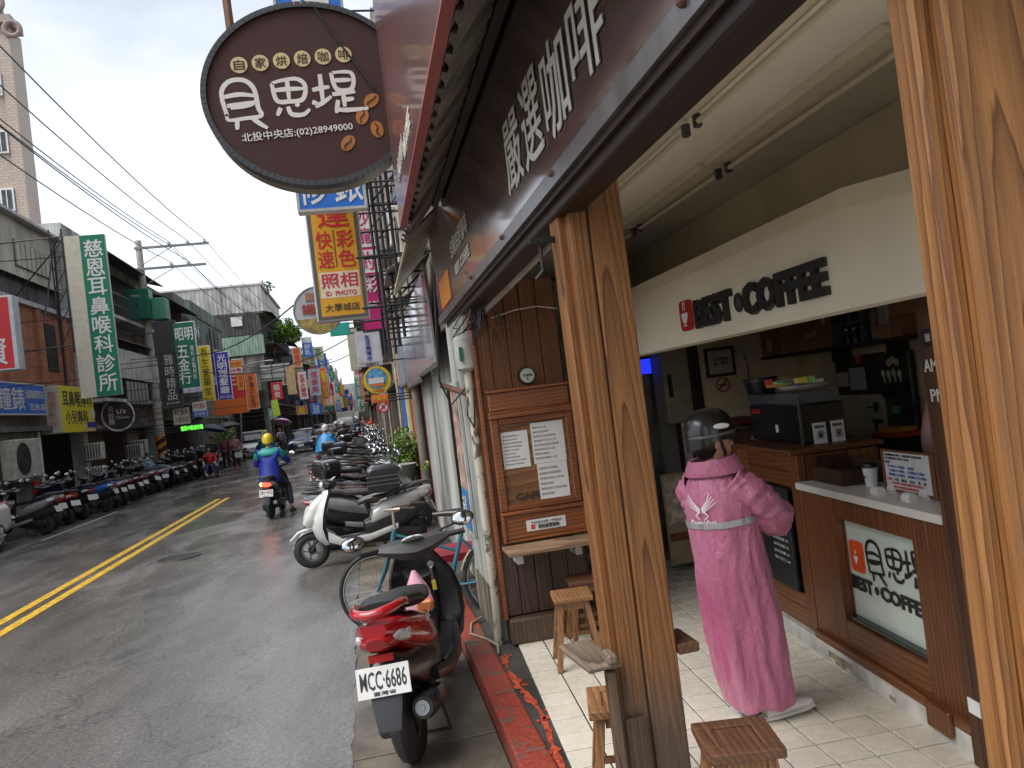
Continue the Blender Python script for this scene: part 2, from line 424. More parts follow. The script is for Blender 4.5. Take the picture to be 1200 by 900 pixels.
def mat_kerb():
    m, t, b = _nm('worn_red_paint'); v = coords(t); f = noisef(t, v, 5, 6, 0.7); g = noisef(t, v, 40, 3)
    red = ramp(t, g, [(0.3, (0.17, 0.024, 0.014)), (0.7, (0.33, 0.055, 0.031))])
    c = mix(t, ramp(t, f, [(0.52, (0, 0, 0)), (0.58, (0.9,) * 3)]).outputs[0], red.outputs[0], (0.11, 0.075, 0.06))
    t.links.new(c, b.inputs['Base Color']); b.inputs['Roughness'].default_value = 0.55; bump(t, b, f, 0.5, 0.01); return m
KERB = mat_kerb()
def mat_tile():
    m, t, b = _nm('floor_tile'); ge_ = t.nodes.new('ShaderNodeNewGeometry'); v = ge_.outputs['Position']; f = noisef(t, v, 1.1, 6, 0.6); g = noisef(t, v, 9, 5, 0.65)
    c = mix(t, 0.5, ramp(t, f, [(0.3, (0.62, 0.58, 0.49)), (0.7, (0.76, 0.72, 0.63))]).outputs[0], ramp(t, g, [(0.32, (0.86, 0.84, 0.80)), (0.6, (1.04,) * 3)]).outputs[0], 'MULTIPLY')
    oi = t.nodes.new('ShaderNodeObjectInfo'); c = mix(t, 0.5, c, ramp(t, oi.outputs['Random'], [(0, (0.9, 0.89, 0.87)), (1, (1.04, 1.04, 1.03))]).outputs[0], 'MULTIPLY')
    t.links.new(c, b.inputs['Base Color']); rr = ramp(t, g, [(0.3, (0.16,) * 3), (0.7, (0.4,) * 3)]); t.links.new(rr.outputs[0], b.inputs['Roughness']); return m
TILE = mat_tile()

# ------------------------------------------------------------------ ground
g = MB().bb(-160, 160, -40, 900, -0.6, -0.03); struct('ground', g, CEMENT)
road = MB(); ys = [-12 + 4 * i for i in range(100)]
road.add([(x, y, 0) for y in ys for x in (-7.9, -0.26)], [(2 * i, 2 * i + 1, 2 * i + 3, 2 * i + 2) for i in range(len(ys) - 1)])
struct('road', road, ASPHALT)
# double yellow line, worn
YL = M((0.62, 0.38, 0.03), 0.38, var=0.35, scale=14)
yl = struct('centre_line', MB().bb(-4.30, -4.17, -10, 22.5, 0.001, 0.006), YL); struct('centre_line', MB().bb(-4.04, -3.91, -10, 22.5, 0.001, 0.006), YL)
struct('centre_line', MB().bb(-4.2, -4.05, 60, 300, 0.001, 0.006), YL)
WL = M((0.5, 0.5, 0.47), 0.45, var=0.4, scale=18)
bay = MB()
bay.bb(-1.25, -1.15, 11.6, 13.2, 0.001, 0.006); bay.bb(-7.02, -6.96, 18, 23, 0.001, 0.005); bay.bb(-1.25, -1.15, 20, 90, 0.001, 0.006)
struct('bay_marking', bay, WL)
gb = struct('gutter', MB().bb(-0.262, 0.5, -12, 400, -0.3, -0.012), CEMENT)
random.seed(3)
y = 1.8
while y < 26:
    L = random.choice((1.15, 1.2, 1.25)); x0 = -0.27 + random.uniform(-0.03, 0.02)
    part('gutter_slab', MB().bb(x0, 0.495, y, y + L - 0.014, -0.01, 0.006 + random.uniform(-.002, .003)), CONC, gb, bevel=0.004); y += L
part('gutter_slab', MB().bb(-0.27, 0.495, y, 400, -0.01, 0.006), CONC, gb)
# ragged asphalt lip along the gutter
lip = MB(); pts = []
for i in range(220):
    yy = 1.5 + i * 0.12; pts.append((-0.28 + 0.025 * noise.noise(Vector((yy * 3, 0, 0))) + 0.03 * noise.noise(Vector((yy * 11, 2, 0))), yy))
lip.add([(-0.36, p[1], 0.004) for p in pts] + [(p[0], p[1], 0.011) for p in pts], [(i, i + 1, len(pts) + i + 1, len(pts) + i) for i in range(len(pts) - 1)])
struct('road_edge', lip, ASPHALT)
kb = struct('kerb', MB().bb(0.505, 0.66, -12, 400, -0.3, 0.095), CEMENT)
y = 0.9; k = 0
while y < 30:
    L = (0.78, 1.02, 0.94)[k % 3]; k += 1
    part('kerb_stone', MB().bb(0.50, 0.665, y, y + L - 0.006, -0.02, 0.122 + random.uniform(-.003, .003)), KERB, kb, bevel=0.014, seg=2); y += L
pv = MB().bb(0.664, 6, 5.3, 400, -0.3, 0.10); struct('pavement', pv, CEMENT)
struct('cement_strip', MB().bb(0.666, 0.86, -6, 5.3, -0.3, 0.108), CEMENT)
# spilled red-orange paint on the strip
def smear(pts, z, w):
    mb = MB(); L = []; Rr = []
    for i, (x, y, ww) in enumerate(pts):
        L.append((x - ww, y, z)); Rr.append((x + ww, y, z))
    n = len(pts); mb.add(L + Rr, [(i, n + i, n + i + 1, i + 1) for i in range(n - 1)]); return mb
sp = []
for i in range(90):
    yy = 2.6 + i * 0.028; sp.append((0.705 + 0.02 * math.sin(yy * 5) + 0.012 * noise.noise(Vector((yy * 9, 5, 0))), yy, max(0.0, 0.014 + 0.03 * noise.noise(Vector((yy * 5.5, 9, 0))) + 0.012 * noise.noise(Vector((yy * 23, 4, 0))))))
struct('paint_spill', smear(sp, 0.1125, 0), M((0.42, 0.06, 0.022), 0.6, var=0.5, scale=40))
spx = MB()
random.seed(17)
for k in range(26):
    cx_, cy_ = 0.70 + random.gauss(0, .03), random.uniform(2.7, 5.1); rr_ = random.uniform(.004, .022)
    spx.add([(cx_ + rr_ * random.uniform(.5, 1.3) * math.cos(a), cy_ + rr_ * 1.8 * random.uniform(.5, 1.3) * math.sin(a), .1135) for a in [2 * PI * q / 9 for q in range(9)]], [tuple(range(9))])
sx_ = struct('paint_spots', spx, M((0.40, 0.055, 0.022), 0.6, var=.4)); sx_['kind'] = 'stuff'
mh_ = solo('manhole_cover', MB().cyl((-3.0, 12.5, .0), (-3.0, 12.5, .009), .31, n=32), M((.05, .048, .045), .35, metal=.6), 'round iron manhole cover in the road right of the yellow lines', 'manhole cover')
part('ring', MB().torus((0, 0, .009), .30, .006, 'Z', 32, 5), M((.08, .075, .07), .4, metal=.5), mh_)
# shop floor: slab and loose tiles turned 3.7 degrees from the street
SLABM = M((0.035, 0.032, 0.028), 0.7)
TB = mat_tile(); TB.name = 'tile_field'
struct('arcade_floor', MB().bb(0.70, 6.2, -12, 2.29, 0.05, 0.124), TB)
sf = struct('shop_floor', MB().add([(0.70, 2.292, 0.1), (6.2, 2.292, 0.1), (6.2, 11, 0.1), (1.25, 11, 0.1), (0.83, 5.25, 0.1), (0.69, 2.293, 0.1),
                             (0.70, 2.292, 0.112), (6.2, 2.292, 0.112), (6.2, 11, 0.112), (1.25, 11, 0.112), (0.83, 5.25, 0.112), (0.69, 2.293, 0.112)],
                            [(0, 1, 2, 3, 4, 5), (6, 7, 8, 9, 10, 11)] + [(i, (i + 1) % 6, 6 + (i + 1) % 6, 6 + i) for i in range(6)]), SLABM)
TA = R(-3.7); tc_, tn_ = Vector((math.sin(-TA), math.cos(TA), 0)), Vector((math.cos(TA), math.sin(TA), 0))
tile_me = MB().box((0, 0, 0.004), (0.1685, 0.1715, 0.012)).mesh('tile', TILE, bevel=0.0025)
ORG = Vector((0.645, 2.30, 0.112))
for j in range(24):
    for i in range(12 if 0 <= j < 24 else 10):
        p = ORG + tn_ * (0.177 * (i + 0.5)) + tc_ * (0.18 * (j + 0.5))
        if p.x < 0.70 + (p.y - 2.3) * 0.05 or p.x > 2.75: continue
        o = bpy.data.objects.new('tile', tile_me); COL.objects.link(o); o.parent = sf
        o.location = p + Vector((0, 0, random.uniform(-.0012, .0012))); o.rotation_euler = (random.uniform(-.003, .003), random.uniform(-.003, .003), TA + random.uniform(-.004, .004))

# ------------------------------------------------------------------ cafe: posts, beam, ceiling
def post(label, loc, w, dpt, h, mat, left, loc2=None):
    t = thing('wooden_post', label, 'post', loc)
    part('board', MB().bb(0.0, w * left, 0, dpt, 0, h), mat, t, bevel=0.007, seg=2)
    part('board', MB().bb(w * left + 0.006, w, 0, dpt, 0, h), mat, t, bevel=0.007, seg=2)
    part('side_strip', MB().bb(-0.03, 0.004, dpt * 0.32, dpt * 0.95, 0, h - .01), mat, t, bevel=0.006)
    part('core', MB().bb(0.02, w - 0.02, 0.012, dpt + 0.04, 0, h - .02), W_DPOST, t)
    return t
p1 = post('pine post in the middle carrying a small grey wood ledge, its foot weathered grey', (0.785, 2.62, 0.12), 0.203, 0.17, 2.58, W_POST, 0.34)
p2 = post('broad pale pine post nearest the camera at the right edge, with strong grain', (0.872, 0.94, 0.12), 0.34, 0.08, 2.6, W_NEAR, 0.62)
part('foot_block', MB().bb(-0.03, 0.05, -0.035, 0.1, 0.0, 0.52), W_LOW, p1, bevel=0.004)
bm_ = thing('roof_beam', 'dark brown timber beam running above the wooden posts', 'beam', (0.79, 3, 2.43))
part('timber', MB().bb(0.742, 0.845, -1.0, 6.3, 2.428, 2.64), W_DARK, bm_, w=True, bevel=0.006)
part('soffit_board', MB().bb(0.725, 0.7415, -1.0, 6.3, 2.47, 2.64), W_DARK, bm_, w=True)
# ceiling
CEIL = M((0.90, 0.86, 0.75), 0.7, var=0.07, scale=0.8)
CEIL2 = M((0.76, 0.70, 0.54), 0.7, var=0.1, scale=2)
cl = struct('ceiling', MB().bb(0.86, 3.1, -1.0, 7.6, 2.96, 3.0), CEIL)
struct('ceiling_wall', MB().bb(0.80, 0.858, -1.0, 7.6, 2.641, 3.0), CEIL)
SURF = M((0.70, 0.66, 0.52), 0.4, var=0.05)
def tube_light(x, y0, y1, label):
    t = thing('tube_light', label, 'light', (x, (y0 + y1) / 2, 2.94), 0, 'unlit fluorescent tube fittings on the cafe ceiling')
    part('housing', MB().prism([(x - 0.075, 2.958), (x + 0.075, 2.958), (x + 0.055, 2.925), (x - 0.055, 2.925)], y0, y1, 'Y'), SURF, t, w=True)
    part('tube', MB().cyl((x + 0.06, y0 + 0.04, 2.895), (x + 0.06, y1 - 0.04, 2.895), 0.014, n=10), SURF, t, smooth=True, w=True)
    for yy in (y0 + 0.03, y1 - 0.03):
        part('socket', MB().box((x + 0.06, yy, 2.90), (0.035, 0.03, 0.06)), DGREY, t, w=True, bevel=0.005)
    return t
for k, (x, rows) in enumerate(((1.50, ((4.72, 6.2), (3.18, 4.66), (1.64, 3.12), (0.1, 1.58))), (2.02, ((5.3, 6.78), (3.92, 5.24), (2.38, 3.86), (0.86, 2.32))))):
    for q, (a, b_) in enumerate(rows):
        tube_light(x, a, b_, 'unlit ceiling tube in the row %s' % ('nearer the dark beam' if k == 0 else 'nearer the cream shop sign') + (', far end', ', second from the far end', ', third from the far end', ', nearest the camera')[q])
# cream sign panel of the shop
PANEL = M((0.80, 0.76, 0.62), 0.55, var=0.08, scale=1.3)
sg = thing('shop_sign', 'long cream sign panel over the coffee counter with raised black BEST COFFEE letters', 'sign', (1.95, 3.5, 2.0))
pm = MB()
prof = lambda zt: [(1.90, 1.985), (1.90, zt - 0.085), (1.925, zt), (2.06, zt), (2.06, 1.985)]
def ringp(y, zt, dx=0): return [Vector((p[0] + dx, y, p[1])) for p in prof(zt)]
pm.rings([ringp(6.6, 2.46), ringp(2.69, 2.46), ringp(1.0, 2.27, 0.05)])
part('panel', pm, PANEL, sg, w=True)
L = MB()
letters(L, 'BEST', (1.90, 4.06, 2.055), -Y, Z, 0.44, 0.165, 0.05, depth=0.022, lift=0.0)
part('lettering', L, BLACK, sg, w=True)
L = MB(); letters(L, 'COFFEE', (1.90, 3.50, 2.055), -Y, Z, 0.70, 0.16, 0.05, depth=0.022, lift=0.0)
part('lettering', L, BLACK, sg, w=True)
bean = MB().ell((1.89, 3.555, 2.135), (0.018, 0.036, 0.05), 14, 8); part('bean', bean, BLACK, sg, smooth=True, w=True)
lg = MB().prism([(4.095 + 0.075 * c_ / 1, 2.15 + 0.088 * s_) for c_, s_ in [(math.copysign(abs(math.cos(a)) ** .35, math.cos(a)), math.copysign(abs(math.sin(a)) ** .35, math.sin(a))) for a in [2 * PI * i / 24 for i in range(24)]]], 1.882, 1.902, 'X')
lg.xf(Matrix.Translation((0, 0.09, 0)))
lp = part('logo_plate', lg, M((0.42, 0.02, 0.02), 0.35), sg, w=True)
def cup_mark(c, r, u, s, mb=None):
    """a little cup with two lines of steam"""
    mb = mb or MB(); c, r, u = Vector(c), Vector(r), Vector(u); nrm = r.cross(u)
    def poly(pts, lift=0.004):
        P = [c + r * (x * s) + u * (y_ * s) + nrm * lift for x, y_ in pts]; mb.add(P, [tuple(range(len(P)))])
    poly([(-.3, .1)] + [(.3 * math.cos(a), .1 + .42 * math.sin(a)) for a in [PI + PI * i / 10 for i in range(11)]])
    poly([(-.16, -.42), (.16, -.42), (.16, -.35), (-.16, -.35)])
    poly([(-.12, .2), (-.05, .2), (-.02, .55), (-.1, .5)]); poly([(.03, .2), (.1, .2), (.14, .5), (.06, .55)])
    return mb
cupo = cup_mark((1.882, 4.185, 2.15), -Y, Z, 0.15); part('cup_mark', cupo, WHITE, lp, w=True)
# lintel behind and soffit over the counter opening
struct('counter_soffit', MB().bb(2.062, 4.4, 1.0, 8.4, 2.25, 2.30), M((0.16, 0.15, 0.12), 0.8))
struct('upper_wall', MB().bb(2.58, 2.64, -0.5, 8.4, 2.301, 2.955), CEIL2)

# ------------------------------------------------------------------ street sign board (slanted fascia)
def mat_fascia():
    m, t, b = _nm('fascia_film')
    f = noisef(t, coords(t), 1.2, 4)
    t.links.new(ramp(t, f, [(0.3, (0.055, 0.028, 0.023)), (0.7, (0.085, 0.045, 0.037))]).outputs[0], b.inputs['Base Color'])
    b.inputs['Roughness'].default_value = 0.27; b.inputs['Specular IOR Level'].default_value = 0.9
    b.inputs['Coat Weight'].default_value = 1.0; b.inputs['Coat Roughness'].default_value = 0.10; b.inputs['Coat IOR'].default_value = 2.0
    w = t.nodes.new('ShaderNodeTexWave'); w.bands_direction = 'Y'; w.inputs['Scale'].default_value = 38; t.links.new(coords(t), w.inputs['Vector'])
    bump(t, b, w.outputs['Fac'], 0.12, 0.002); return m
FASC = mat_fascia()
fa, fb = Vector((0.722, 0, 2.525)), Vector((0.712, 0, 3.40)); fu = (fb - fa).normalized(); FH = (fb - fa).length
fsn = thing('fascia_sign', 'long dark brown slanted sign board along the cafe front with white Chinese lettering', 'sign', (0.72, 3.0, 2.52))
nn = (-Y).cross(fu)
def slab(y0, y1, s0, s1, th, off=0.0):
    a0 = fa + fu * s0 + nn * off; a1 = fa + fu * s1 + nn * off; mb = MB()
    mb.rings([[Vector((q.x, y, q.z)) for q in (a0, a1, a1 - nn * th, a0 - nn * th)] for y in (y0, y1)]); return mb
for a, b_ in ((-1.0, 1.2), (1.206, 4.0), (4.006, 6.6)): part('sheet', slab(a, b_, 0.02, FH, 0.03), FASC, fsn, w=True)
part('metal_edge', slab(-1.0, 6.6, -0.03, 0.028, 0.03, 0.012), M((0.34, 0.34, 0.35), 0.3, metal=0.85, var=0.2, streak=True), fsn, w=True)
for yy in (1.4, 2.5, 3.45, 4.5): part('rivet', MB().ell(fa + Vector((-0.015, yy, 0.012)), (0.014, 0.014, 0.012), 8, 5), RUST, fsn, w=True)
BONE = M((0.62, 0.60, 0.54), 0.5, var=0.06)
for ch, y0, y1, s0, s1 in (('嚴', 3.21, 2.90, 0.15, 0.48), ('選', 2.85, 2.56, 0.14, 0.49), ('咖', 2.50, 2.21, 0.12, 0.46), ('啡', 2.16, 1.86, 0.15, 0.46)):
    L = MB(); letters(L, ch, Vector((0, y0, 0)) + fa + fu * (FH * s0), -Y, fu, y0 - y1, FH * (s1 - s0), 0.012); part('character', L, BONE, fsn, w=True)
L = MB(); letters(L, '自家烘焙咖啡', Vector((0, 5.3, 0)) + fa + fu * (FH * .32), -Y, fu, 0.85, 0.13, 0.008)
letters(L, 'BEST COFFEE', Vector((0, 5.2, 0)) + fa + fu * (FH * .17), -Y, fu, 0.7, 0.07, 0.03); part('lettering', L, BONE, fsn, w=True)
bn = slab(5.6, 6.3, 0.06, 0.28, 0.002, 0.004); part('orange_emblem', bn, M((0.55, 0.2, 0.03), 0.4), fsn, w=True)

# corrugated eave above the fascia
CORR = M((0.36, 0.33, 0.29), 0.6, metal=0.1, var=0.5, scale=3, streak=True)
ea, eb = Vector((0.72, 0, 3.40)), Vector((0.42, 0, 3.02))
mb = MB(); rows = []; y = -1.0; i = 0
pat = (0, 1, 1, 0); off_n = Vector((-0.77, 0, 0.64)) * -0.03
prof_y = []
while y < 5.6:
    for dy, hgt in ((0.0, 0), (0.055, 0), (0.075, 1), (0.125, 1)):
        prof_y.append((y + dy, hgt))
    y += 0.145
for (yy, hgt) in prof_y:
    o_ = Vector((0.75, 0, -0.62)) * (0.024 * hgt)
    rows.append((ea + o_ + Y * yy, eb + o_ + Y * yy))
v = [r[0] for r in rows] + [r[1] for r in rows]; n_ = len(rows)
mb.add(v, [(i, i + 1, n_ + i + 1, n_ + i) for i in range(n_ - 1)])
up = Vector((-0.02, 0, 0.014))
mb.add([q + up for q in v], [(i, n_ + i, n_ + i + 1, i + 1) for i in range(n_ - 1)])
eave = thing('corrugated_eave', 'dark rusty corrugated metal eave sloping down over the cafe sign board', 'eave', (0.56, 2, 3.02))
part('sheet', mb, CORR, eave, w=True)
part('batten', MB().bb(0.655, 0.70, -1.0, 5.6, 3.26, 3.30), W_DARK, eave, w=True)

# brown sign panel hung from the eave edge, parallel to the street
PANB = M((0.13, 0.055, 0.05), 0.32, coat=0.5, var=0.1, scale=1)
pb = thing('hanging_sign', 'tall maroon sign panel with pink edge hanging along the eave beside the oval sign', 'sign', (0.38, 3, 2.95))
part('panel', MB().bb(0.36, 0.395, 0.2, 4.97, 2.985, 4.7), PANB, pb, w=True)
part('edge_strip', MB().bb(0.357, 0.40, 0.2, 4.975, 2.972, 2.984), M((0.34, 0.09, 0.09), 0.5), pb, w=True)
L = MB(); letters(L, '自家烘焙咖啡', (0.36, 4.55, 3.14), -Y, Z, 0.55, 0.11, 0.01); letters(L, 'BEST COFFEE', (0.36, 4.0, 3.1), -Y, Z, 0.5, 0.09, 0.03)
part('lettering', L, BONE, pb, w=True)

# ------------------------------------------------------------------ oval projecting sign
ov = thing('oval_sign', 'big dark brown oval projecting sign with white brush characters and coffee beans', 'sign', (0.1, 5.05, 3.3))
OCX, OCZ, ORX, ORZ = -0.095, 3.885, 0.675, 0.595
def oval(rx, rz, n=72, e=2.0): return [(OCX + rx * math.copysign(abs(math.cos(a)) ** (2 / e), math.cos(a)), OCZ + rz * math.copysign(abs(math.sin(a)) ** (2 / e), math.sin(a))) for a in [2 * PI * i / n for i in range(n)]]
BROWN = M((0.045, 0.012, 0.010), 0.7, var=0.12, scale=1.5)
part('face', MB().prism(oval(ORX - .012, ORZ - .012), 4.995, 5.02, 'Y'), BROWN, ov, w=True)
rim = MB(); a_, b_ = oval(ORX, ORZ), oval(ORX - 0.03, ORZ - 0.03)
part('casing', MB().prism(oval(ORX - .004, ORZ - .004), 5.021, 5.2, 'Y'), M((0.25, 0.22, 0.18), 0.5, metal=0.4, var=0.3), ov, w=True)
N_ = 96; oo, ii = oval(ORX, ORZ, N_), oval(ORX - 0.034, ORZ - 0.034, N_)
for i in range(N_):
    j = (i + 1) % N_; q = 0.06
    P = [Vector((oo[i][0] * (1 - q) + oo[j][0] * q, 0, oo[i][1] * (1 - q) + oo[j][1] * q)), Vector((oo[j][0], 0, oo[j][1])), Vector((ii[j][0], 0, ii[j][1])), Vector((ii[i][0] * (1 - q) + ii[j][0] * q, 0, ii[i][1] * (1 - q) + ii[j][1] * q))]
    rim.add([p + Y * 4.975 for p in P] + [p + Y * 5.07 for p in P], [(0, 1, 2, 3), (7, 6, 5, 4), (0, 4, 5, 1), (1, 5, 6, 2), (2, 6, 7, 3), (3, 7, 4, 0)])
part('rim', rim, M((0.04, 0.042, 0.045), 0.4), ov, w=True)
BUFF = M((0.62, 0.50, 0.25), 0.5, var=0.05)
for i, ch in enumerate('自家烘焙咖啡'):
    cx, cz = -0.52 + 0.1305 * i, 4.088 + 0.009 * i
    d_ = part('disc', MB().cyl((cx, 4.996, cz), (cx, 4.989, cz), 0.052, n=28), BUFF, ov, w=True)
    L = MB(); letters(L, ch, (cx - .033, 4.989, cz - .033), X, Z, .066, .066, 0.006, depth=0.001, lift=0.001); part('character', L, BROWN, d_, w=True)
BR = M((0.70, 0.67, 0.62), 0.5, var=0.03)
def brush(mb, pts, wd, y0):
    """one brush stroke in the xz plane"""
    n = len(pts)
    # resample with a smooth curve
    P = []
    for i in range(n - 1):
        p0 = pts[max(0, i - 1)]; p1_ = pts[i]; p2_ = pts[i + 1]; p3 = pts[min(n - 1, i + 2)]
        for k in range(6):
            t = k / 6; P.append(tuple(0.5 * ((2 * p1_[c]) + (-p0[c] + p2_[c]) * t + (2 * p0[c] - 5 * p1_[c] + 4 * p2_[c] - p3[c]) * t * t + (-p0[c] + 3 * p1_[c] - 3 * p2_[c] + p3[c]) * t ** 3) for c in (0, 1)))
    P.append(pts[-1]); m = len(P); A = []; B = []
    for i, p in enumerate(P):
        q0 = P[max(0, i - 1)]; q1 = P[min(m - 1, i + 1)]; dx, dz = q1[0] - q0[0], q1[1] - q0[1]; l = math.hypot(dx, dz) or 1
        w_ = wd * (0.75 + 0.35 * math.sin(PI * min(1, i / max(1, m - 1)) * 0.9 + 0.5) + 0.12 * noise.noise(Vector((i * .7, p[0] * 9, p[1] * 9))))
        A.append((p[0] - dz / l * w_ / 2, y0, p[1] + dx / l * w_ / 2)); B.append((p[0] + dz / l * w_ / 2, y0, p[1] - dx / l * w_ / 2))
    mb.add(A + B + [(q[0], y0 + .004, q[2]) for q in A + B], [(i, i + 1, m + i + 1, m + i) for i in range(m - 1)])
def brush_name(ox, oz, s, y0, w, tf=None, adv=(0, .93, 1.78), rise=(0, .14, .2)):
    """the three brush characters on a 3.2 x 1 field"""
    res = []
    def ch(strokes, k):
        mb = MB()
        for i_, st in enumerate(strokes): brush(mb, [(ox + (adv[k] + a) * s, oz + (rise[k] + b * (1, .86, .88)[k]) * s) for a, b in st], w, y0 - .0005 * i_)
        if tf: mb.xf(tf)
        return mb
    bei = [[(.12, .3), (.06, .75), (.22, .98), (.5, 1.0), (.68, .82), (.72, .45), (.76, .28), (.45, .24), (.14, .22), (.12, .34)], [(.1, .68), (.4, .72), (.68, .68)], [(.14, .5), (.4, .52), (.7, .56)], [(.2, .46), (.5, .49), (.66, .53)], [(.3, .22), (.28, .02)], [(.58, .24), (.72, .12), (.86, .02)]]
    si = [[(.1, .9), (.16, .5), (.4, .46), (.66, .5), (.74, .8), (.6, .98), (.3, .96), (.1, .9)], [(.4, .96), (.4, .5)], [(.12, .73), (.4, .75), (.72, .75)], [(.22, .32), (.14, .14)], [(.36, .34), (.42, .16), (.64, .14), (.78, .26)], [(.52, .4), (.58, .34)], [(.84, .42), (.94, .38)]]
    ti = [[(.02, .62), (.2, .66), (.36, .68)], [(.2, .98), (.2, .6), (.2, .3)], [(.04, .24), (.2, .32), (.38, .46)], [(.42, 1.0), (.5, .62), (.8, .62), (.82, .98), (.44, 1.0)], [(.48, .82), (.8, .82)], [(.4, .5), (.62, .52), (.86, .54)], [(.62, .5), (.62, .2)], [(.62, .36), (.82, .38)], [(.5, .36), (.44, .06)], [(.46, .14), (.7, .12), (1.08, .14)]]
    return [ch(bei, 0), ch(si, 1), ch(ti, 2)]
tfm = Matrix.Translation((0, 0, 0))
for q in brush_name(-0.665, 3.672, 0.32, 4.993, 0.027):
    part('brush_character', q, BR, ov, w=True)
L = MB(); letters(L, '北投中央店:(02)28949000', (-0.55, 4.995, 3.588), Vector((1, 0, 0.06)), Vector((-0.06, 0, 1)), 0.69, 0.064, 0.02); part('lettering', L, BR, ov, w=True)
BEAN = M((0.42, 0.15, 0.03), 0.5)
for bx, bz, an in ((0.275, 3.825, 50), (0.205, 3.725, 20), (0.29, 3.635, -10), (0.095, 3.555, 40)):
    an = R(an); mb = MB()
    mb.prism([(bx + 0.04 * math.cos(a) * math.cos(an) + 0.056 * math.sin(a) * math.sin(an) , bz - 0.04 * math.cos(a) * math.sin(an) + 0.056 * math.sin(a) * math.cos(an)) for a in [2 * PI * i / 24 for i in range(24)]], 4.99, 4.994, 'Y')
    be = part('coffee_bean', mb, BEAN, ov, w=True)
    cm = MB(); brush(cm, [(bx + (0.045 * t) * math.sin(an) + 0.008 * math.sin(t * 4) * math.cos(an), bz + 0.045 * t * math.cos(an)) for t in (-1, -.4, .3, 1)], 0.009, 4.986); part('crease', cm, BROWN, be, w=True)
part('arm', MB().tube([(0.42, 5.1, 4.3), (0.42, 5.1, 3.4)], 0.03, 8), STEEL, ov, w=True)
part('cable', MB().tube([(-0.03, 4.985, 4.47), (0.12, 4.985, 4.2), (0.3, 4.98, 3.9)], 0.007, 6), BLACK, ov, w=True)
pp = solo('sign_pole', MB().tube([(-0.565, 5.25, 4.2), (-0.60, 5.25, 6.2)], 0.022, 8).cyl((-0.59, 5.3, 4.2), (-0.62, 5.3, 6.2), 0.014), RUST, 'thin rusty steel pole rising behind the brown oval sign', 'pole')
# ------------------------------------------------------------------ notice cabinet wall left of the entrance
nw = thing('notice_stand', 'tall dark board wall with notice case, papers and fold-down shelf left of the entrance', 'notice board', (1.1, 5.3, 0.12))
random.seed(5)
xs = [0.80, 0.905, 1.03, 1.145, 1.265, 1.40]
for i in range(5):
    part('board', MB().bb(xs[i] + .002, xs[i + 1] - .003, 5.27 + random.uniform(0, .004), 5.31, 0.95, 2.62), W_BOARD, nw, w=True, bevel=0.003)
    part('board', MB().bb(xs[i] + .002, xs[i + 1] - .003, 5.275 + random.uniform(0, .006), 5.31, 0.30, 0.945), W_LOW, nw, w=True, bevel=0.003)
part('corner_post', MB().bb(0.775, 0.80, 5.25, 5.42, 0.28, 2.6), W_CASE, nw, w=True, bevel=0.004)
part('base_block', MB().bb(0.80, 1.42, 5.19, 5.35, 0.12, 0.29), W_LOW, nw, w=True, bevel=0.012)
part('backing', MB().bb(0.80, 1.42, 5.312, 5.40, 0.12, 2.6), W_DPOST, nw, w=True)
hb = part('hood', MB().bb(0.835, 1.405, 5.215, 5.27, 1.715, 1.845), W_CASE, nw, w=True, bevel=0.006)
part('rail', MB().bb(0.825, 1.415, 5.20, 5.27, 1.845, 1.865).bb(0.825, 1.415, 5.205, 5.27, 1.665, 1.70).bb(0.828, 1.41, 5.212, 5.27, 1.70, 1.714), W_CASE, hb, w=True, bevel=0.004)
cs = part('notice_case', MB().bb(0.845, 1.40, 5.255, 5.268, 1.035, 1.66), wood('case_back', (0.12, 0.05, 0.02), (0.30, 0.145, 0.055), ring=4, tilt=5, axis='X', off=(.1, .4, 0)), nw, w=True)
for a in ((0.83, 0.885, 1.02, 1.665), (1.365, 1.415, 1.02, 1.665)): part('frame', MB().bb(a[0], a[1], 5.225, 5.27, a[2], a[3]), W_CASE, cs, w=True, bevel=0.006)
for a in ((0.886, 1.364, 1.62, 1.664), (0.886, 1.364, 1.02, 1.065)): part('frame', MB().bb(a[0], a[1], 5.227, 5.27, a[2], a[3]), W_CASE, cs, w=True, bevel=0.006)
L = MB(); letters(L, 'CAFE', (0.95, 5.255, 1.085), X, Z, 0.19, 0.052, 0.06); part('lettering', L, M((0.06, 0.03, 0.015), 0.6), cs, w=True)
def paper(nm, x0, x1, z0, z1, yy, parent, lines, txt='營業時間公告事項請參閱說明'):
    p = part(nm, MB().bb(x0, x1, yy - .002, yy, z0, z1), PAPER, parent, w=True)
    L = MB(); random.seed(int(x0 * 1000)); n = lines; h = (z1 - z0) * 0.86 / n
    for i in range(n):
        if random.random() < .12: continue
        k = random.randint(5, len(txt)); zz = z1 - (z1 - z0) * .07 - h * (i + 1)
        letters(L, txt[:k], (x0 + .012, yy - .002, zz + h * .25), X, Z, (x1 - x0 - .03) * random.uniform(.5, 1), h * .5, 0, depth=0.0005, lift=0.0005)
    part('print', L, M((0.2, 0.2, 0.22), 0.8), p, w=True); return p
paper('paper', 0.895, 1.085, 1.31, 1.565, 5.252, nw, 9); paper('paper', 1.11, 1.345, 1.32, 1.605, 5.251, nw, 8)
paper('paper', 1.125, 1.34, 1.07, 1.318, 5.250, nw, 6)
bx = part('lower_box', MB().bb(0.84, 1.41, 5.20, 5.268, 0.83, 0.995), W_CASE, nw, w=True, bevel=0.006)
part('rail', MB().bb(0.825, 1.425, 5.185, 5.27, 0.996, 1.018).bb(0.826, 1.424, 5.19, 5.27, 0.812, 0.829), W_CASE, bx, w=True, bevel=0.004)
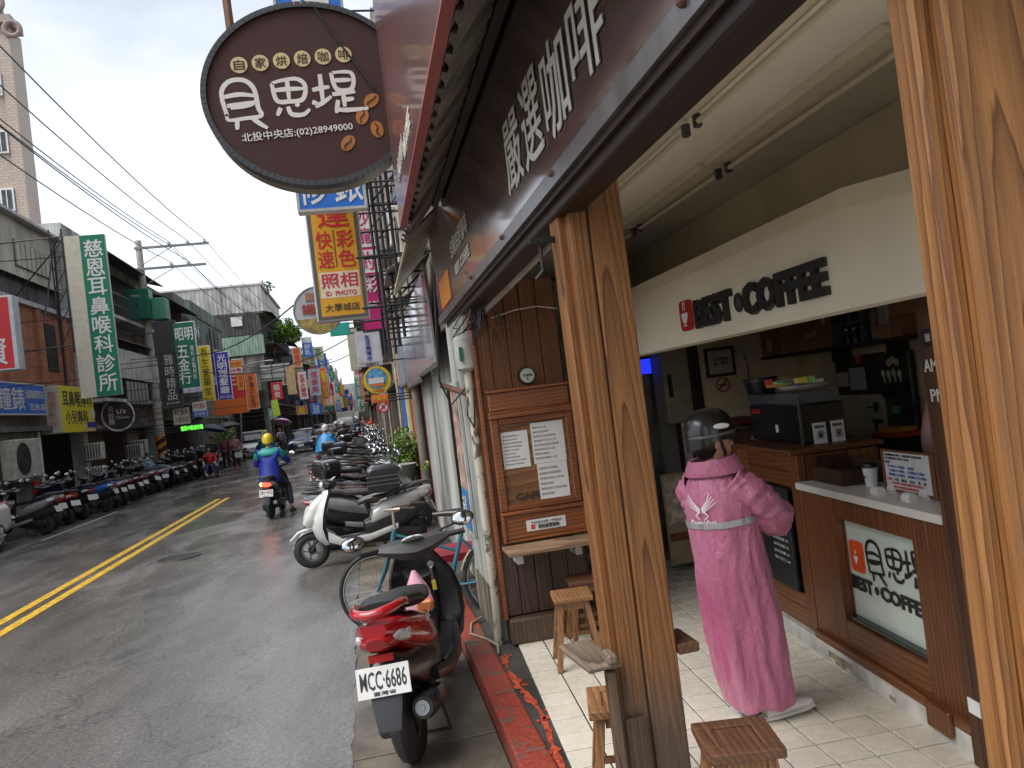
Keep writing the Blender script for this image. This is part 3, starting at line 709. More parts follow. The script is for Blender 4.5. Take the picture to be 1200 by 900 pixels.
for a in ((0.826, 0.845), (1.405, 1.424)): part('stile', MB().bb(a[0], a[1], 5.18, 5.269, 0.83, 0.995), W_CASE, bx, w=True, bevel=0.004)
st = part('sticker', MB().bb(0.99, 1.27, 5.196, 5.199, 0.872, 0.948), PAPER, bx, w=True)
L = MB(); letters(L, 'THANK YOU', (1.02, 5.196, .922), X, Z, 0.22, .014, .01); letters(L, '請勿放置雨傘', (1.07, 5.196, .885), X, Z, 0.15, .028, .01); part('print', L, INK, st, w=True)
part('red_mark', MB().bb(1.02, 1.05, 5.194, 5.196, .885, .915), RED, st, w=True)
fs = part('shelf', MB().bb(0.80, 1.40, 4.90, 5.185, 0.775, 0.80), W_SHELF, nw, w=True, bevel=0.004)
for xx in (0.88, 1.29): part('bracket', MB().bb(xx, xx + .045, 5.10, 5.265, 0.68, 0.774), M((.6, .6, .58), .4), nw, w=True, bevel=.003)
gm = solo('round_gauge', MB().cyl((1.13, 5.268, 1.94), (1.13, 5.225, 1.94), 0.062, 0.058, 24), BLACK, 'small round black-rimmed gauge with pale dial on the dark boards above the notice case', 'gauge')
GD = part('dial', MB().cyl((1.13, 5.224, 1.94), (1.13, 5.219, 1.94), 0.05, n=24), M((.45, .5, .42), .3), gm, w=True)
L = MB(); letters(L, 'COFFEE', (1.095, 5.219, 1.935), X, Z, .07, .014, .01); part('print', L, INK, GD, w=True); part('hand', MB().bb(1.127, 1.133, 5.216, 5.219, 1.905, 1.93), INK, GD, w=True)

# ------------------------------------------------------------------ stools
def stool(label, loc, rz, s, h, seatm, legm, framed=False):
    t = thing('wooden_stool', label, 'stool', loc, rz)
    a = s / 2
    if framed:
        for (x0, x1, y0, y1) in ((-a, a, -a, -a + .055), (-a, a, a - .055, a), (-a, -a + .06, -a + .057, a - .057), (a - .06, a, -a + .057, a - .057)):
            part('seat_rail', MB().bb(x0, x1, y0, y1, h - .035, h), seatm, t, bevel=.006, seg=2)
        part('seat_panel', MB().bb(-a + .062, a - .062, -a + .06, a - .06, h - .03, h - .006), seatm, t, bevel=.003)
    else: part('seat', MB().bb(-a, a, -a, a, h - .032, h), seatm, t, bevel=.009, seg=2)
    for sx in (-1, 1):
        for sy in (-1, 1):
            mb = MB(); tp = Vector((sx * (a - .045), sy * (a - .045), h - .036)); bt = Vector((sx * (a + .012), sy * (a + .012), 0)); w_ = .017
            mb.rings([[c + Vector((dx * w_, dy * w_, 0)) for dx, dy in ((-1, -1), (1, -1), (1, 1), (-1, 1))] for c in (bt, tp)])
            part('leg', mb, legm, t, bevel=.003)
    for sg_ in (-1, 1):
        part('rung', MB().bb(-a + .01, a - .01, sg_ * (a - .012) - .009, sg_ * (a - .012) + .009, .13, .155), legm, t)
        part('rung', MB().bb(sg_ * (a - .018) - .009, sg_ * (a - .018) + .009, -a + .01, a - .01, .19, .215), legm, t)
        part('apron', MB().bb(-a + .06, a - .06, sg_ * (a - .04) - .008, sg_ * (a - .04) + .008, h - .08, h - .036), legm, t)
    return t
FZ = 0.124
stool('pale wooden stool standing in front of the notice stand under its shelf', (1.115, 4.66, FZ), R(-8), 0.245, 0.43, W_STOOLY, W_STOOL)
stool('darker wooden stool tucked behind the pale stool beside the notice stand', (1.30, 5.0, FZ), R(-6), 0.245, 0.43, W_SEATD, W_STOOL)
stool('wooden stool half hidden on the street side of the middle post', (0.855, 2.97, FZ), R(-14), 0.26, 0.445, W_STOOLY, W_STOOL, True)
stool('dark framed wooden stool at the bottom edge on the shop side of the middle post', (1.085, 2.43, FZ), R(-12), 0.255, 0.465, W_SEATD, W_STOOL, True)
# ledge on the middle post
lg_ = thing('wood_ledge', 'small weathered grey wood ledge fixed across the middle post', 'shelf', (0.8, 2.7, 0.83))
part('plank', MB().box((.682, 2.70, .845), (.125, .30, .02), R(6)), W_GREY, lg_, w=True, bevel=.006)
part('plank', MB().bb(0.992, 1.075, 2.62, 2.80, .812, .85), W_SEATD, lg_, w=True, bevel=.006)
part('block', MB().bb(0.705, 0.742, 2.53, 2.612, .856, .89), W_GREY, lg_, w=True, bevel=.008)
part('prop', MB().bb(0.708, 0.740, 2.57, 2.617, .12, .821), W_LOW, lg_, w=True, bevel=.004)

# ------------------------------------------------------------------ counters (shop frame: x into the shop, y away from the camera)
SA = math.atan2(-(2.45 - 2.26), 4.4 - 2.75)
S0 = Vector((2.26, 2.75, 0)); SMX = Matrix.Translation(S0) @ Matrix.Rotation(SA, 4, 'Z')
def sthing(name, label, cat, v, u, z=0, group=None, turn=0.0):
    p = SMX @ Vector((v, u, z)); return thing(name, label, cat, tuple(p), SA + turn, group)
def sp(o, name, mb, mat, **k):
    """builder coordinates in the shop frame"""
    mb.xf(SMX); return part(name, mb, mat, o, w=True, **k)
lc = sthing('coffee_counter', 'low wooden coffee counter with white top and glass logo panel', 'counter', 0.2, 0.65)
sp(lc, 'worktop', MB().bb(-0.035, 0.50, 0.0, 1.34, 1.072, 1.112), M((0.66, 0.64, 0.60), 0.3, var=0.05), bevel=.006, seg=2)
for (u0, u1, z0, z1) in ((0.03, 0.17, .24, 1.07), (0.173, 0.285, .24, 1.07), (1.0, 1.10, .24, 1.07), (1.103, 1.345, .24, 1.07)): sp(lc, 'stile', MB().bb(0, .05, u0, u1, z0, z1), W_RED, bevel=.004)
for k in range(3): sp(lc, 'top_board', MB().bb(.004, .05, .287 + .238 * k, .287 + .238 * (k + 1) - .003, .955, 1.07), W_RED, bevel=.003)
for k in range(2): sp(lc, 'bottom_board', MB().bb(.002, .05, .287 + .357 * k, .287 + .357 * (k + 1) - .003, .24, .405), W_REDY, bevel=.003)
sp(lc, 'lath', MB().bb(-.03, .0, -.02, 1.34, .215, .262), W_REDY, bevel=.004)
sp(lc, 'knee_block', MB().bb(-.055, -.031, .10, .26, .16, .27), W_RED, bevel=.006)
sp(lc, 'niche_side', MB().bb(.051, .08, .26, .285, .40, .955), W_RED); sp(lc, 'niche_side', MB().bb(.051, .08, 1.0, 1.03, .40, .955), W_RED)
sp(lc, 'sill', MB().bb(.02, .08, .287, .998, .406, .43), M((0.03, 0.035, 0.03), 0.12), bevel=.003)
GLP = M((0.62, 0.72, 0.64), 0.12, var=0.03, emit=0.0)
gp = sp(lc, 'glass_panel', MB().bb(.062, .074, .287, .998, .43, .952), GLP)
ORR = M((0.72, 0.09, 0.02), 0.25)
def sq(cx, cz, w, h, e=.3): return [(cx + w * math.copysign(abs(math.cos(a)) ** e, math.cos(a)), cz + h * math.copysign(abs(math.sin(a)) ** e, math.sin(a))) for a in [2 * PI * i / 28 for i in range(28)]]
sp(gp, 'red_logo', MB().prism(sq(.905, .755, .068, .082), .056, .0615, 'X'), ORR)
cm = cup_mark((.055, .905, .75), -Y, Z, .075); sp(gp, 'cup_mark', cm, PAPER)
# brush name on the glass: outline letters, dark
tfb = Matrix(((0, 1, 0, 0.0), (-1, 0, 0, 0.0), (0, 0, 1, 0), (0, 0, 0, 1)))
for q in brush_name(-.82, .655, .205, 0.058, .017, tfb, adv=(0, .85, 1.62)):
    sp(gp, 'brush_character', q, BLACK)
L = MB(); letters(L, 'BEST', (.061, .985, .575), -Y, Vector((0.0, 0.0, 1)), .20, .075, .045)
letters(L, 'COFFEE', (.061, .715, .575), -Y, Z, .40, .075, .045); L.ell((.058, .75, .61), (.004, .02, .022), 10, 6); sp(gp, 'lettering', L, BLACK)
pl_ = struct('plinth', MB().bb(-.025, .3, -.35, 2.5, .113, .214).xf(SMX), M((0.55, 0.54, 0.50), 0.6, var=0.25, scale=5, bmp=.2))
tb = MB()
for (a, b_, z0, z1) in ((.95, 1.2, .15, .185), (1.02, 1.13, .13, .15), (.55, .60, .14, .16)): tb.bb(-.0275, -.0245, a, b_, z0, z1)
part('bare_patch', tb.xf(SMX), M((0.32, 0.25, 0.16), 0.7, var=.3, scale=20), pl_)
hc = sthing('order_counter', 'high wooden order counter with black menu board on its front', 'counter', 0.2, 1.9)
sp(hc, 'top', MB().bb(-.03, .55, 1.37, 2.47, 1.262, 1.292), W_REDY, bevel=.005)
for (u0, u1) in ((1.36, 1.475), (2.14, 2.26), (2.263, 2.42)): sp(hc, 'stile', MB().bb(0, .05, u0, u1, .22, 1.26), W_RED, bevel=.004)
for (z0, z1) in ((.22, .33), (.332, .42), (1.06, 1.155), (1.158, 1.26)): sp(hc, 'rail', MB().bb(.002, .05, 1.477, 2.138, z0, z1), W_REDY, bevel=.004)
sp(hc, 'infill', MB().bb(.04, .055, 1.477, 2.138, .42, 1.06), W_DPOST)
sp(hc, 'side', MB().bb(.055, .5, 1.36, 1.39, .22, 1.255).bb(.055, .5, 2.39, 2.42, .22, 1.255), W_RED)
mnb = sthing('menu_board', 'black menu board with white price lines on the wooden counter front behind the pink raincoat', 'menu board', -.01, 1.8, .43)
sp(mnb, 'board', MB().bb(-.022, .0, 1.52, 2.10, .43, 1.05), M((0.018, 0.018, 0.02), .45), bevel=.003)
L = MB()
for i, s_ in enumerate(('美式咖啡 45', '拿鐵咖啡 60', '卡布奇諾 60', '摩卡咖啡 70', '焦糖瑪奇 75', '榛果拿鐵 70', '香草拿鐵 70', '抹茶拿鐵 65', '熱巧克力 60')):
    letters(L, s_, (-.022, 1.79, .93 - i * .043), -Y, Z, .22, .020, .0, depth=.001, lift=.001)
sp(mnb, 'lettering', L, M((.5, .5, .48), .6))
L = MB(); letters(L, 'MENU', (-.022, 1.99, .985), -Y, Z, .16, .035, .02, depth=.001, lift=.001); letters(L, '咖啡豆', (-.022, 1.75, .985), -Y, Z, .12, .03, .0, depth=.001, lift=.001); sp(mnb, 'heading', L, M((.6, .32, .08), .5))
# dark post at the right end of the counter with AM / PM
dp = sthing('door_post', 'dark brown post with AM and PM lettering at the right end of the coffee counter', 'post', .0, -.2, .12)
sp(dp, 'post', MB().bb(-.05, .11, -.42, -.03, .113, 2.24), wood('mid_post', (0.03, 0.011, 0.005), (0.10, 0.042, 0.018), ring=4, tilt=3, off=(.2, .5, 0)), bevel=.005)
L = MB(); letters(L, 'AM', (-.05, -.055, 1.70), -Y, Z, .085, .05, 0.0); letters(L, 'PM', (-.05, -.075, 1.58), -Y, Z, .085, .05, 0.0); sp(dp, 'lettering', L, PAPER)
sp(dp, 'badge', MB().bb(-.056, -.05, -.16, -.06, 1.80, 1.87), BLACK); sp(dp, 'badge_mark', MB().bb(-.058, -.0562, -.12, -.09, 1.82, 1.85), LGREY)
so = sthing('wall_socket', 'white power socket on the counter foot near the dark post', 'socket', -.0, .0, .38)
sp(so, 'plate', MB().bb(-.012, .0, -.02, .025, .33, .41).bb(-.055, -.051, -.12, -.05, .34, .40), WHITE); sp(so, 'slot', MB().bb(-.0135, -.0125, -.005, .003, .36, .38), BLACK)

# ------------------------------------------------------------------ things on the counters
mc = sthing('espresso_machine', 'large black coffee machine box on the high order counter', 'coffee machine', .3, 1.95, 1.29)
sp(mc, 'housing', MB().bb(.15, .44, 1.57, 2.36, 1.294, 1.54), BLACKG, bevel=.012, seg=2)
sp(mc, 'cover', MB().bb(.16, .43, 1.585, 2.35, 1.542, 1.61), glass('smoke_cover', (.1, .12, .14), .6), bevel=.003)
sp(mc, 'edge_strip', MB().bb(.144, .152, 1.562, 1.574, 1.20, 1.60), STEEL)
sp(mc, 'badge', MB().bb(.146, .151, 1.90, 1.935, 1.36, 1.41), PAPER); sp(mc, 'red_label', MB().bb(.147, .151, 2.17, 2.31, 1.48, 1.51), RED)
for i in range(2):
    cd = sthing('price_card', ('white price card with a black pattern stuck at the left on the coffee machine side', 'white price card with a black pattern stuck at the right on the coffee machine side')[i], 'card', .3, 1.5, 1.25)
    sp(cd, 'card', MB().bb(.215 + .115 * i, .30 + .115 * i, 1.553, 1.556, 1.29, 1.42), PAPER)
    mb = MB(); letters(mb, '咖啡', (.225 + .115 * i, 1.553, 1.385), X, Z, .06, .02, 0); letters(mb, '米', (.235 + .115 * i, 1.553, 1.32), X, Z, .045, .05, .01); sp(cd, 'print', mb, INK)
tr = sthing('wooden_tray', 'dark brown wooden box tray on the white counter top beside the paper cup', 'tray', .2, 1.15, 1.112)
sp(tr, 'body', MB().bb(.06, .30, .97, 1.30, 1.113, 1.125).bb(.06, .075, .97, 1.30, 1.125, 1.20).bb(.285, .30, .97, 1.30, 1.125, 1.23).bb(.075, .285, .97, .985, 1.125, 1.20).bb(.075, .285, 1.285, 1.30, 1.125, 1.25).bb(.075, .285, 1.13, 1.145, 1.125, 1.19), W_DPOST, bevel=.002)
cp = sthing('paper_cup', 'white paper cup with black lid standing on the white counter top', 'cup', .17, .87, 1.112)
sp(cp, 'cup', MB().lathe([(.028, 1.114), (.038, 1.215)], (.17, .87, 0), n=20), PAPER, smooth=True); sp(cp, 'lid', MB().lathe([(.041, 1.212), (.041, 1.222), (.036, 1.235), (.03, 1.235)], (.17, .87, 0), n=20), BLACK, smooth=True)
L = MB(); letters(L, '貝思堤', (.134, .888, 1.16), -Y, Z, .036, .014, .01); sp(cp, 'print', L, INK)
sb = sthing('notice_sign', 'white notice with blue and red writing on a wooden board standing on the counter', 'sign', .15, .48, 1.112)
sp(sb, 'board', MB().bb(.135, .15, .27, .69, 1.118, 1.325), W_RED, bevel=.002)
sh = sp(sb, 'sheet', MB().bb(.131, .134, .295, .655, 1.135, 1.315), M((.62, .62, .60), .4))
def lines(rows, x, u0, z1, dz, h, mat, ww=None):
    L = MB()
    for i, (s_, w_, ind) in enumerate(rows): letters(L, s_, (x, u0 - ind, z1 - dz * (i + 1)), -Y, Z, w_, h, .008, depth=.0005, lift=.0006)
    sp(sh, 'print', L, mat)
lines((('新冠期間座位減半，請保持社交距離以策', .30, 0), ('安全請配戴口罩進入店家', .20, 0)), .131, .645, 1.312, .0165, .012, INK)
lines((('糖量', .04, 0), ('正常(十分糖)．無糖', .21, .02), ('少糖(7分糖)．半糖(5分糖)', .29, .02), ('微糖(3分糖)．加糖(12分糖)', .30, .02)), .131, .645, 1.278, .020, .0145, M((.03, .12, .55), .5))
lines((('冰量', .04, 0),), .131, .645, 1.196, .020, .014, M((.6, .04, .04), .5)); lines((('少冰．微冰．去冰．溫．熱', .26, .055),), .131, .645, 1.196, .020, .014, INK)
lines((('少冰與去冰會影響飲料的濃度少', .27, .03), ('量差異請見諒唷感謝', .2, .05)), .131, .645, 1.178, .0185, .012, M((.6, .06, .05), .5))
for k, u_ in enumerate((.62, .36)):
    mb = MB()
    for q in range(2): mb.cyl((.06 + .085 * q, u_ - .03, 1.128), (.06 + .085 * q, u_ + .03, 1.128), .024, n=14)
    mb.bb(.04, .165, u_ - .028, u_ + .028, 1.113, 1.122); sp(sb, 'foot', mb, WHITE, smooth=True)
cl_ = sthing('clutter_tray', 'white tray piled with colourful snack packs on top of the black coffee machine', 'tray', .3, 1.95, 1.625)
sp(cl_, 'tray', MB().lathe([(.01, 1.628), (.15, 1.63), (.19, 1.655)], (.34, 1.82, 0), n=20), WHITE, smooth=True)
random.seed(11)
for k in range(13):
    c_ = ((.75, .3, .05), (.2, .5, .08), (.6, .05, .05), (.7, .6, .4), (.05, .05, .05), (.8, .6, .1))[k % 6]
    v_, u_ = random.uniform(.22, .45), random.uniform(1.65, 2.3); zz = 1.635 + random.uniform(0, .04)
    sp(cl_, 'pack', MB().box((v_, u_, zz + .02), (.05, random.uniform(.06, .15), random.uniform(.02, .05)), random.uniform(0, 3)), M(c_, .4), bevel=.004)
gr = sthing('coffee_grinder', 'dark coffee grinder with a ribbed bean hopper behind the raincoat wearer', 'grinder', .35, 2.62, 1.29)
sp(gr, 'hopper', MB().lathe([(.05, 1.50), (.09, 1.56), (.115, 1.70), (.125, 1.705), (.125, 1.72)], (.36, 2.62, 0), n=18), BLACK, smooth=True)
sp(gr, 'body', MB().bb(.29, .43, 2.55, 2.70, 1.0, 1.5), BLACK, bevel=.01)
sp(gr, 'rib', MB().torus((.36, 2.62, 1.70), .122, .006, 'Z', 18, 6), STEEL)
cb = sthing('side_cabinet', 'dark side counter with red books, stickers and a grey drum behind the raincoat helmet', 'cabinet', .3, 3.0, .12)
sp(cb, 'body', MB().bb(.05, .55, 2.49, 3.25, .12, 1.36), W_DPOST, bevel=.006); sp(cb, 'top', MB().bb(.02, .58, 2.48, 3.28, 1.362, 1.39), W_DARK)
for k, (a, c_) in enumerate(((3.12, (.12, .1, .09)), (2.94, (.5, .4, .15)), (2.76, (.12, .3, .2)), (2.58, (.5, .5, .48)))):
    sp(cb, 'sticker', MB().bb(.046, .049, a, a + .13, 1.22, 1.34), M(c_, .5, var=.5, scale=40))
bk = sthing('book_pile', 'flat red book pile lying on the dark side counter', 'books', .3, 2.9, 1.39)
sp(bk, 'book', MB().bb(.15, .35, 2.70, 3.0, 1.392, 1.415), M((.25, .02, .03), .4), bevel=.003); sp(bk, 'book', MB().bb(.16, .34, 2.68, 2.99, 1.417, 1.432), M((.04, .02, .02), .4), bevel=.003)
dr = solo('storage_tub', MB().lathe([(.10, 1.1), (.14, 1.12), (.15, 1.30), (.14, 1.32)], (.0, 2.40, 0), n=20).xf(Matrix.Translation(SMX @ Vector((.30, 2.38, 0)) - Vector((0, 2.40, 0)))), M((.14, .12, .09), .6), 'grey brown tub on the order counter behind the raincoat helmet', 'tub', smooth=True)
# back and end walls
WALLT = M((0.60, 0.48, 0.31), 0.75, var=.18, scale=1.5)
struct('back_wall', MB().bb(1.36, 1.44, -1.2, 5.6, .1, 2.5).xf(SMX), WALLT)
struct('end_wall', MB().bb(.42, 1.36, 4.15, 4.22, .1, 2.5).xf(SMX), M((0.78, 0.64, 0.43), .75, var=.1, scale=2))
struct('near_wall', MB().bb(.11, 1.36, -1.2, -1.1, .1, 2.5).xf(SMX), WALLT)
ew = sthing('dark_doorpost', 'very dark wooden post between the glass door and the wall with the no smoking sign', 'post', .2, 4.05, .12)
sp(ew, 'post', MB().bb(.12, .30, 4.02, 4.15, .12, 2.24), W_DPOST, bevel=.004); sp(ew, 'edge', MB().bb(.302, .36, 4.04, 4.15, .12, 2.24), BLACK)
fr = sthing('framed_notice', 'dark framed square notice with circle and Chinese writing on the cream end wall', 'picture', .6, 4.13, 1.75)
sp(fr, 'frame', MB().bb(.47, .76, 4.125, 4.148, 1.755, 2.035), W_DPOST, bevel=.004); shn = sp(fr, 'sheet', MB().bb(.50, .73, 4.121, 4.126, 1.785, 2.005), CREAM)
sp(shn, 'circle', MB().torus((.615, 4.12, 1.895), .098, .002, 'Y', 36, 5), INK)
L = MB(); letters(L, '本店使用', (.545, 4.121, 1.905), X, Z, .14, .034, .02); letters(L, '統一發票', (.545, 4.121, 1.862), X, Z, .14, .034, .02); sp(shn, 'print', L, INK)
ns = sthing('no_smoking_sign', 'round red no smoking sign on the cream wall below the framed notice', 'sign', .62, 4.13, 1.6)
sp(ns, 'ring', MB().torus((.62, 4.142, 1.675), .064, .006, 'Y', 32, 6), RED); sp(ns, 'bar', MB().box((.62, 4.138, 1.675), (.12, .006, .012), Matrix.Rotation(R(-45), 3, 'Y')), RED); sp(ns, 'cigarette', MB().bb(.58, .66, 4.14, 4.145, 1.668, 1.682), INK)
wb = sthing('wall_outlet', 'beige wall outlet box with a hanging black cord right of the framed notice', 'outlet', .85, 4.13, 1.9)
sp(wb, 'box', MB().bb(.78, .95, 4.11, 4.148, 1.92, 1.99), CREAM, bevel=.004); sp(wb, 'cord', MB().tube([(.84, 4.10, 1.95), (.86, 4.09, 1.85), (.865, 4.10, 1.68)], .005, 6), BLACK)
# shelf with boxes
sl = sthing('wall_shelf', 'long dark shelf on the back wall under the cartons', 'shelf', 1.2, 3.5, 1.86)
sp(sl, 'plank', MB().bb(1.02, 1.36, 1.75, 4.14, 1.862, 1.89), W_DARK); sp(sl, 'bracket', MB().bb(1.2, 1.36, 3.1, 3.13, 1.76, 1.861).bb(1.2, 1.36, 2.3, 2.33, 1.76, 1.861), BLACK)
CA2 = M((0.32, 0.17, 0.075), .75, var=.12)
for k, (u0, u1, h, mt, lab) in enumerate(((3.72, 4.12, .23, CA2, 'brown carton with a pale paper label at the far end of the shelf'), (3.52, 3.70, .24, CARD, 'narrow plain carton between the labelled carton and the printed carton'),
        (2.78, 3.50, .28, CA2, 'wide brown carton with white printing on the back wall shelf'))):
    b_ = sthing('carton', lab, 'box', 1.15, (u0 + u1) / 2, 1.891); sp(b_, 'box', MB().bb(1.03, 1.32, u0, u1, 1.892, 1.892 + h), mt, bevel=.003)
    if k == 0: sp(b_, 'label', MB().bb(1.026, 1.029, 3.88, 3.98, 1.93, 2.04), CREAM)
    if k == 2:
        L = MB(); letters(L, 'SELECT', (1.03, 3.2, 1.995), -Y, Z, .22, .04, .03); sp(b_, 'print', L, CREAM); sp(b_, 'mark', MB().bb(1.027, 1.029, 2.83, 2.89, 2.08, 2.13), CREAM)
rk = sthing('cup_rack', 'open shelf rack with dark jars beside the wide carton', 'rack', 1.15, 2.5, 1.891)
sp(rk, 'upright', MB().bb(1.03, 1.3, 2.31, 2.322, 1.892, 2.24).bb(1.03, 1.3, 2.745, 2.757, 1.892, 2.24), STEEL); sp(rk, 'shelf', MB().bb(1.03, 1.3, 2.323, 2.744, 2.035, 2.05), W_SHELF)
for k in range(7):
    u_ = 2.37 + .055 * k
    j = sthing('jar', '%s glass jar, %s from the near end of the %s row of the open rack' % (('blue-black', 'brownish', 'black')[k % 3], ('first', 'first', 'second', 'second', 'third', 'third', 'fourth')[k], 'lower' if k % 2 else 'upper'), 'jar', 1.1, u_, 1.892 if k % 2 else 2.051, 'dark jars in the open rack'); z0 = 1.892 if k % 2 else 2.051
    sp(j, 'body', MB().lathe([(.024, z0), (.026, z0 + .08), (.018, z0 + .1)], (1.1, u_, 0), n=12), M(((.05, .06, .08), (.12, .11, .1), (.03, .03, .03))[k % 3], .25), smooth=True); sp(j, 'lid', MB().lathe([(.02, z0 + .1), (.02, z0 + .115)], (1.1, u_, 0), n=12), STEEL)
for k, (u_, c_) in enumerate(((2.24, (.35, .33, .3)), (2.13, (.5, .46, .4)), (2.05, (.62, .6, .55)))):
    j = sthing('cup_stack', 'tall stack of %s cups on the shelf by the small cartons' % ('grey', 'beige', 'white')[k], 'cups', 1.1, u_, 1.95); z0 = 1.892 if k == 0 else 1.985
    mb = MB(); pr = [(.036, z0)]
    for q in range(18): pr += [(.04, z0 + .012 * q + .004), (.036, z0 + .012 * q + .011)]
    mb.lathe(pr, (1.1, u_, 0), n=16); sp(j, 'cup', mb, M(c_, .4), smooth=False)
    if k == 0: sp(j, 'lid', MB().lathe([(.042, 1.891), (.042, 1.905)], (1.1, u_, 0), n=16), BLUEP)
for k, (u0, u1, z0, z1) in enumerate(((2.0, 2.18, 1.892, 1.983), (1.86, 1.99, 1.892, 2.03), (1.85, 1.98, 2.032, 2.2))):
    b_ = sthing('small_carton', ('small carton under the beige cup stack', 'lower small carton at the near end of the shelf', 'upper small carton at the near end of the shelf')[k], 'box', 1.1, (u0 + u1) / 2, z0)
    sp(b_, 'box', MB().bb(1.05, 1.25, u0, u1, z0, z1), CARD if k != 1 else CA2, bevel=.003)
bdk = sthing('pin_board', 'dark pin board with a paper calendar on the back wall', 'board', 1.33, 3.0, 1.5)
sp(bdk, 'board', MB().bb(1.33, 1.358, 2.62, 3.35, 1.48, 1.80), M((.03, .015, .012), .7)); cal = sp(bdk, 'calendar', MB().bb(1.323, 1.329, 2.88, 3.12, 1.52, 1.70), M((.42, .4, .38), .7))
L = MB()
for r_ in range(4): letters(L, '12 13 14 15', (1.323, 3.10, 1.55 + .03 * r_), -Y, Z, .2, .012, 0, depth=.0005, lift=.0005)
sp(cal, 'print', L, DGREY); sp(bdk, 'red_tag', MB().bb(1.31, 1.33, 2.92, 2.97, 1.73, 1.80), M((.55, .06, .02), .5))
sp(bdk, 'white_note', MB().bb(1.318, 1.329, 3.15, 3.32, 1.55, 1.67), M((.4, .38, .34), .7))
pg = sthing('tool_board', 'dark steel board hung with pale scoops and black handles', 'tool board', 1.3, 2.5, 1.25)
sp(pg, 'board', MB().bb(1.31, 1.33, 2.23, 2.62, 1.24, 1.79), M((.05, .05, .045), .35, metal=.5)); sp(pg, 'edge', MB().bb(1.30, 1.309, 2.235, 2.25, 1.24, 1.79), STEEL)
for k in range(4): sp(pg, 'scoop', MB().ell((1.29, 2.56 - .07 * k, 1.64 - .01 * (k % 2)), (.015, .018, .03), 8, 6).cyl((1.295, 2.56 - .07 * k, 1.63), (1.295, 2.56 - .07 * k, 1.57), .006), M((.5, .48, .36), .4), smooth=True)
for k in range(5): sp(pg, 'handle', MB().tube([(1.28, 2.58 - .07 * k, 1.56), (1.26, 2.54 - .07 * k, 1.50), (1.25, 2.53 - .07 * k, 1.47)], .014, 8), BLACK, smooth=True)
for k in range(3): sp(pg, 'cup_cluster', MB().torus((1.29, 2.47 - .05 * k, 1.715 + .02 * (k % 2)), .02, .008, 'X', 12, 6), M((.5, .46, .25), .5), smooth=True)
gc = sthing('green_cup', 'small green jug hanging on the dark tool board', 'cup', 1.28, 2.42, 1.33)
sp(gc, 'body', MB().lathe([(.02, 1.335), (.036, 1.35), (.033, 1.385), (.025, 1.40)], (1.27, 2.41, 0), n=16), M((.03, .28, .16), .3), smooth=True); sp(gc, 'handle', MB().torus((1.27, 2.365, 1.37), .016, .005, 'X', 12, 6), M((.03, .28, .16), .3), smooth=True)
tl = sthing('white_backsplash', 'pale tiled backsplash with a hanging black spatula between the machine and tool board', 'backsplash', 1.34, 2.85, 1.1)
for r_ in range(3):
    for c_ in range(2): sp(tl, 'tile', MB().bb(1.345, 1.358, 2.66 + .18 * c_, 2.66 + .18 * (c_ + 1) - .004, 1.0 + .15 * r_, 1.0 + .15 * (r_ + 1) - .004), M((.42, .38, .28), .3), bevel=.002)
sp(tl, 'spatula', MB().ell((1.32, 2.78, 1.38), (.01, .03, .045), 10, 6).bb(1.31, 1.33, 2.8, 2.9, 1.37, 1.385).ell((1.32, 2.78, 1.27), (.01, .08, .018), 10, 6).bb(1.315, 1.33, 2.8, 2.815, 1.1, 1.27), BLACK)
bw = sthing('back_worktop', 'back worktop with snack basket and small white machines in the dim kitchen', 'worktop', 1.1, 2.0, .12)
sp(bw, 'cabinet', MB().bb(.95, 1.34, .3, 4.1, .12, 1.0), M((.06, .05, .045), .5)); sp(bw, 'top', MB().bb(.93, 1.34, .3, 4.1, 1.002, 1.03), STEEL)
bs = sthing('snack_basket', 'orange and red snack packs in a basket on a dark stand in the kitchen', 'basket', 1.1, 2.2, 1.03)
sp(bs, 'stand', MB().bb(1.05, 1.25, 2.1, 2.4, 1.032, 1.2), BLACK); sp(bs, 'pack', MB().bb(1.05, 1.25, 2.1, 2.4, 1.201, 1.23), M((.6, .07, .03), .4)); sp(bs, 'pack', MB().box((1.16, 2.25, 1.247), (.16, .2, .03), .2), M((.75, .35, .04), .4))

# glazed door and things at the far end of the arcade
gd = thing('glass_door', 'glazed door covered in faded green and red decals beyond the middle post', 'door', (2.35, 7.1, .12))
part('frame', MB().bb(1.42, 1.50, 7.05, 7.12, .12, 2.25).bb(2.66, 2.72, 7.05, 7.12, .12, 2.25).bb(1.5, 2.66, 7.05, 7.12, 2.18, 2.25).bb(1.5, 2.66, 7.05, 7.12, .12, .25), STEEL, gd, w=True)
part('pane', MB().bb(1.5, 2.66, 7.08, 7.09, .25, 2.18), glass('door_glass', (.35, .42, .38), .55), gd, w=True)
random.seed(21)
for k in range(60):
    x_, z_ = random.uniform(2.25, 2.64), random.uniform(.5, 1.8); c_ = random.choice(((.05, .2, .1), (.3, .42, .3), (.45, .45, .4), (.5, .06, .05), (.02, .05, .04), (.25, .35, .3)))
    part('decal', MB().box((x_, 7.074 - random.uniform(0, .002), z_), (random.uniform(.01, .06), .002, random.uniform(.02, .1)), Matrix.Rotation(random.uniform(-.6, .6), 3, 'Y')), M(c_, .4), gd, w=True)
struct('arcade_end_wall', MB().bb(1.35, 3.2, 7.4, 7.5, .1, 2.9), M((.5, .48, .42), .7))
lb = thing('led_board', 'small bright blue LED board glowing high beyond the post', 'led sign', (2.66, 6.95, 1.88))
part('case', MB().bb(2.50, 2.74, 6.99, 7.03, 1.86, 2.02), BLACK, lb, w=True)
mb = MB()
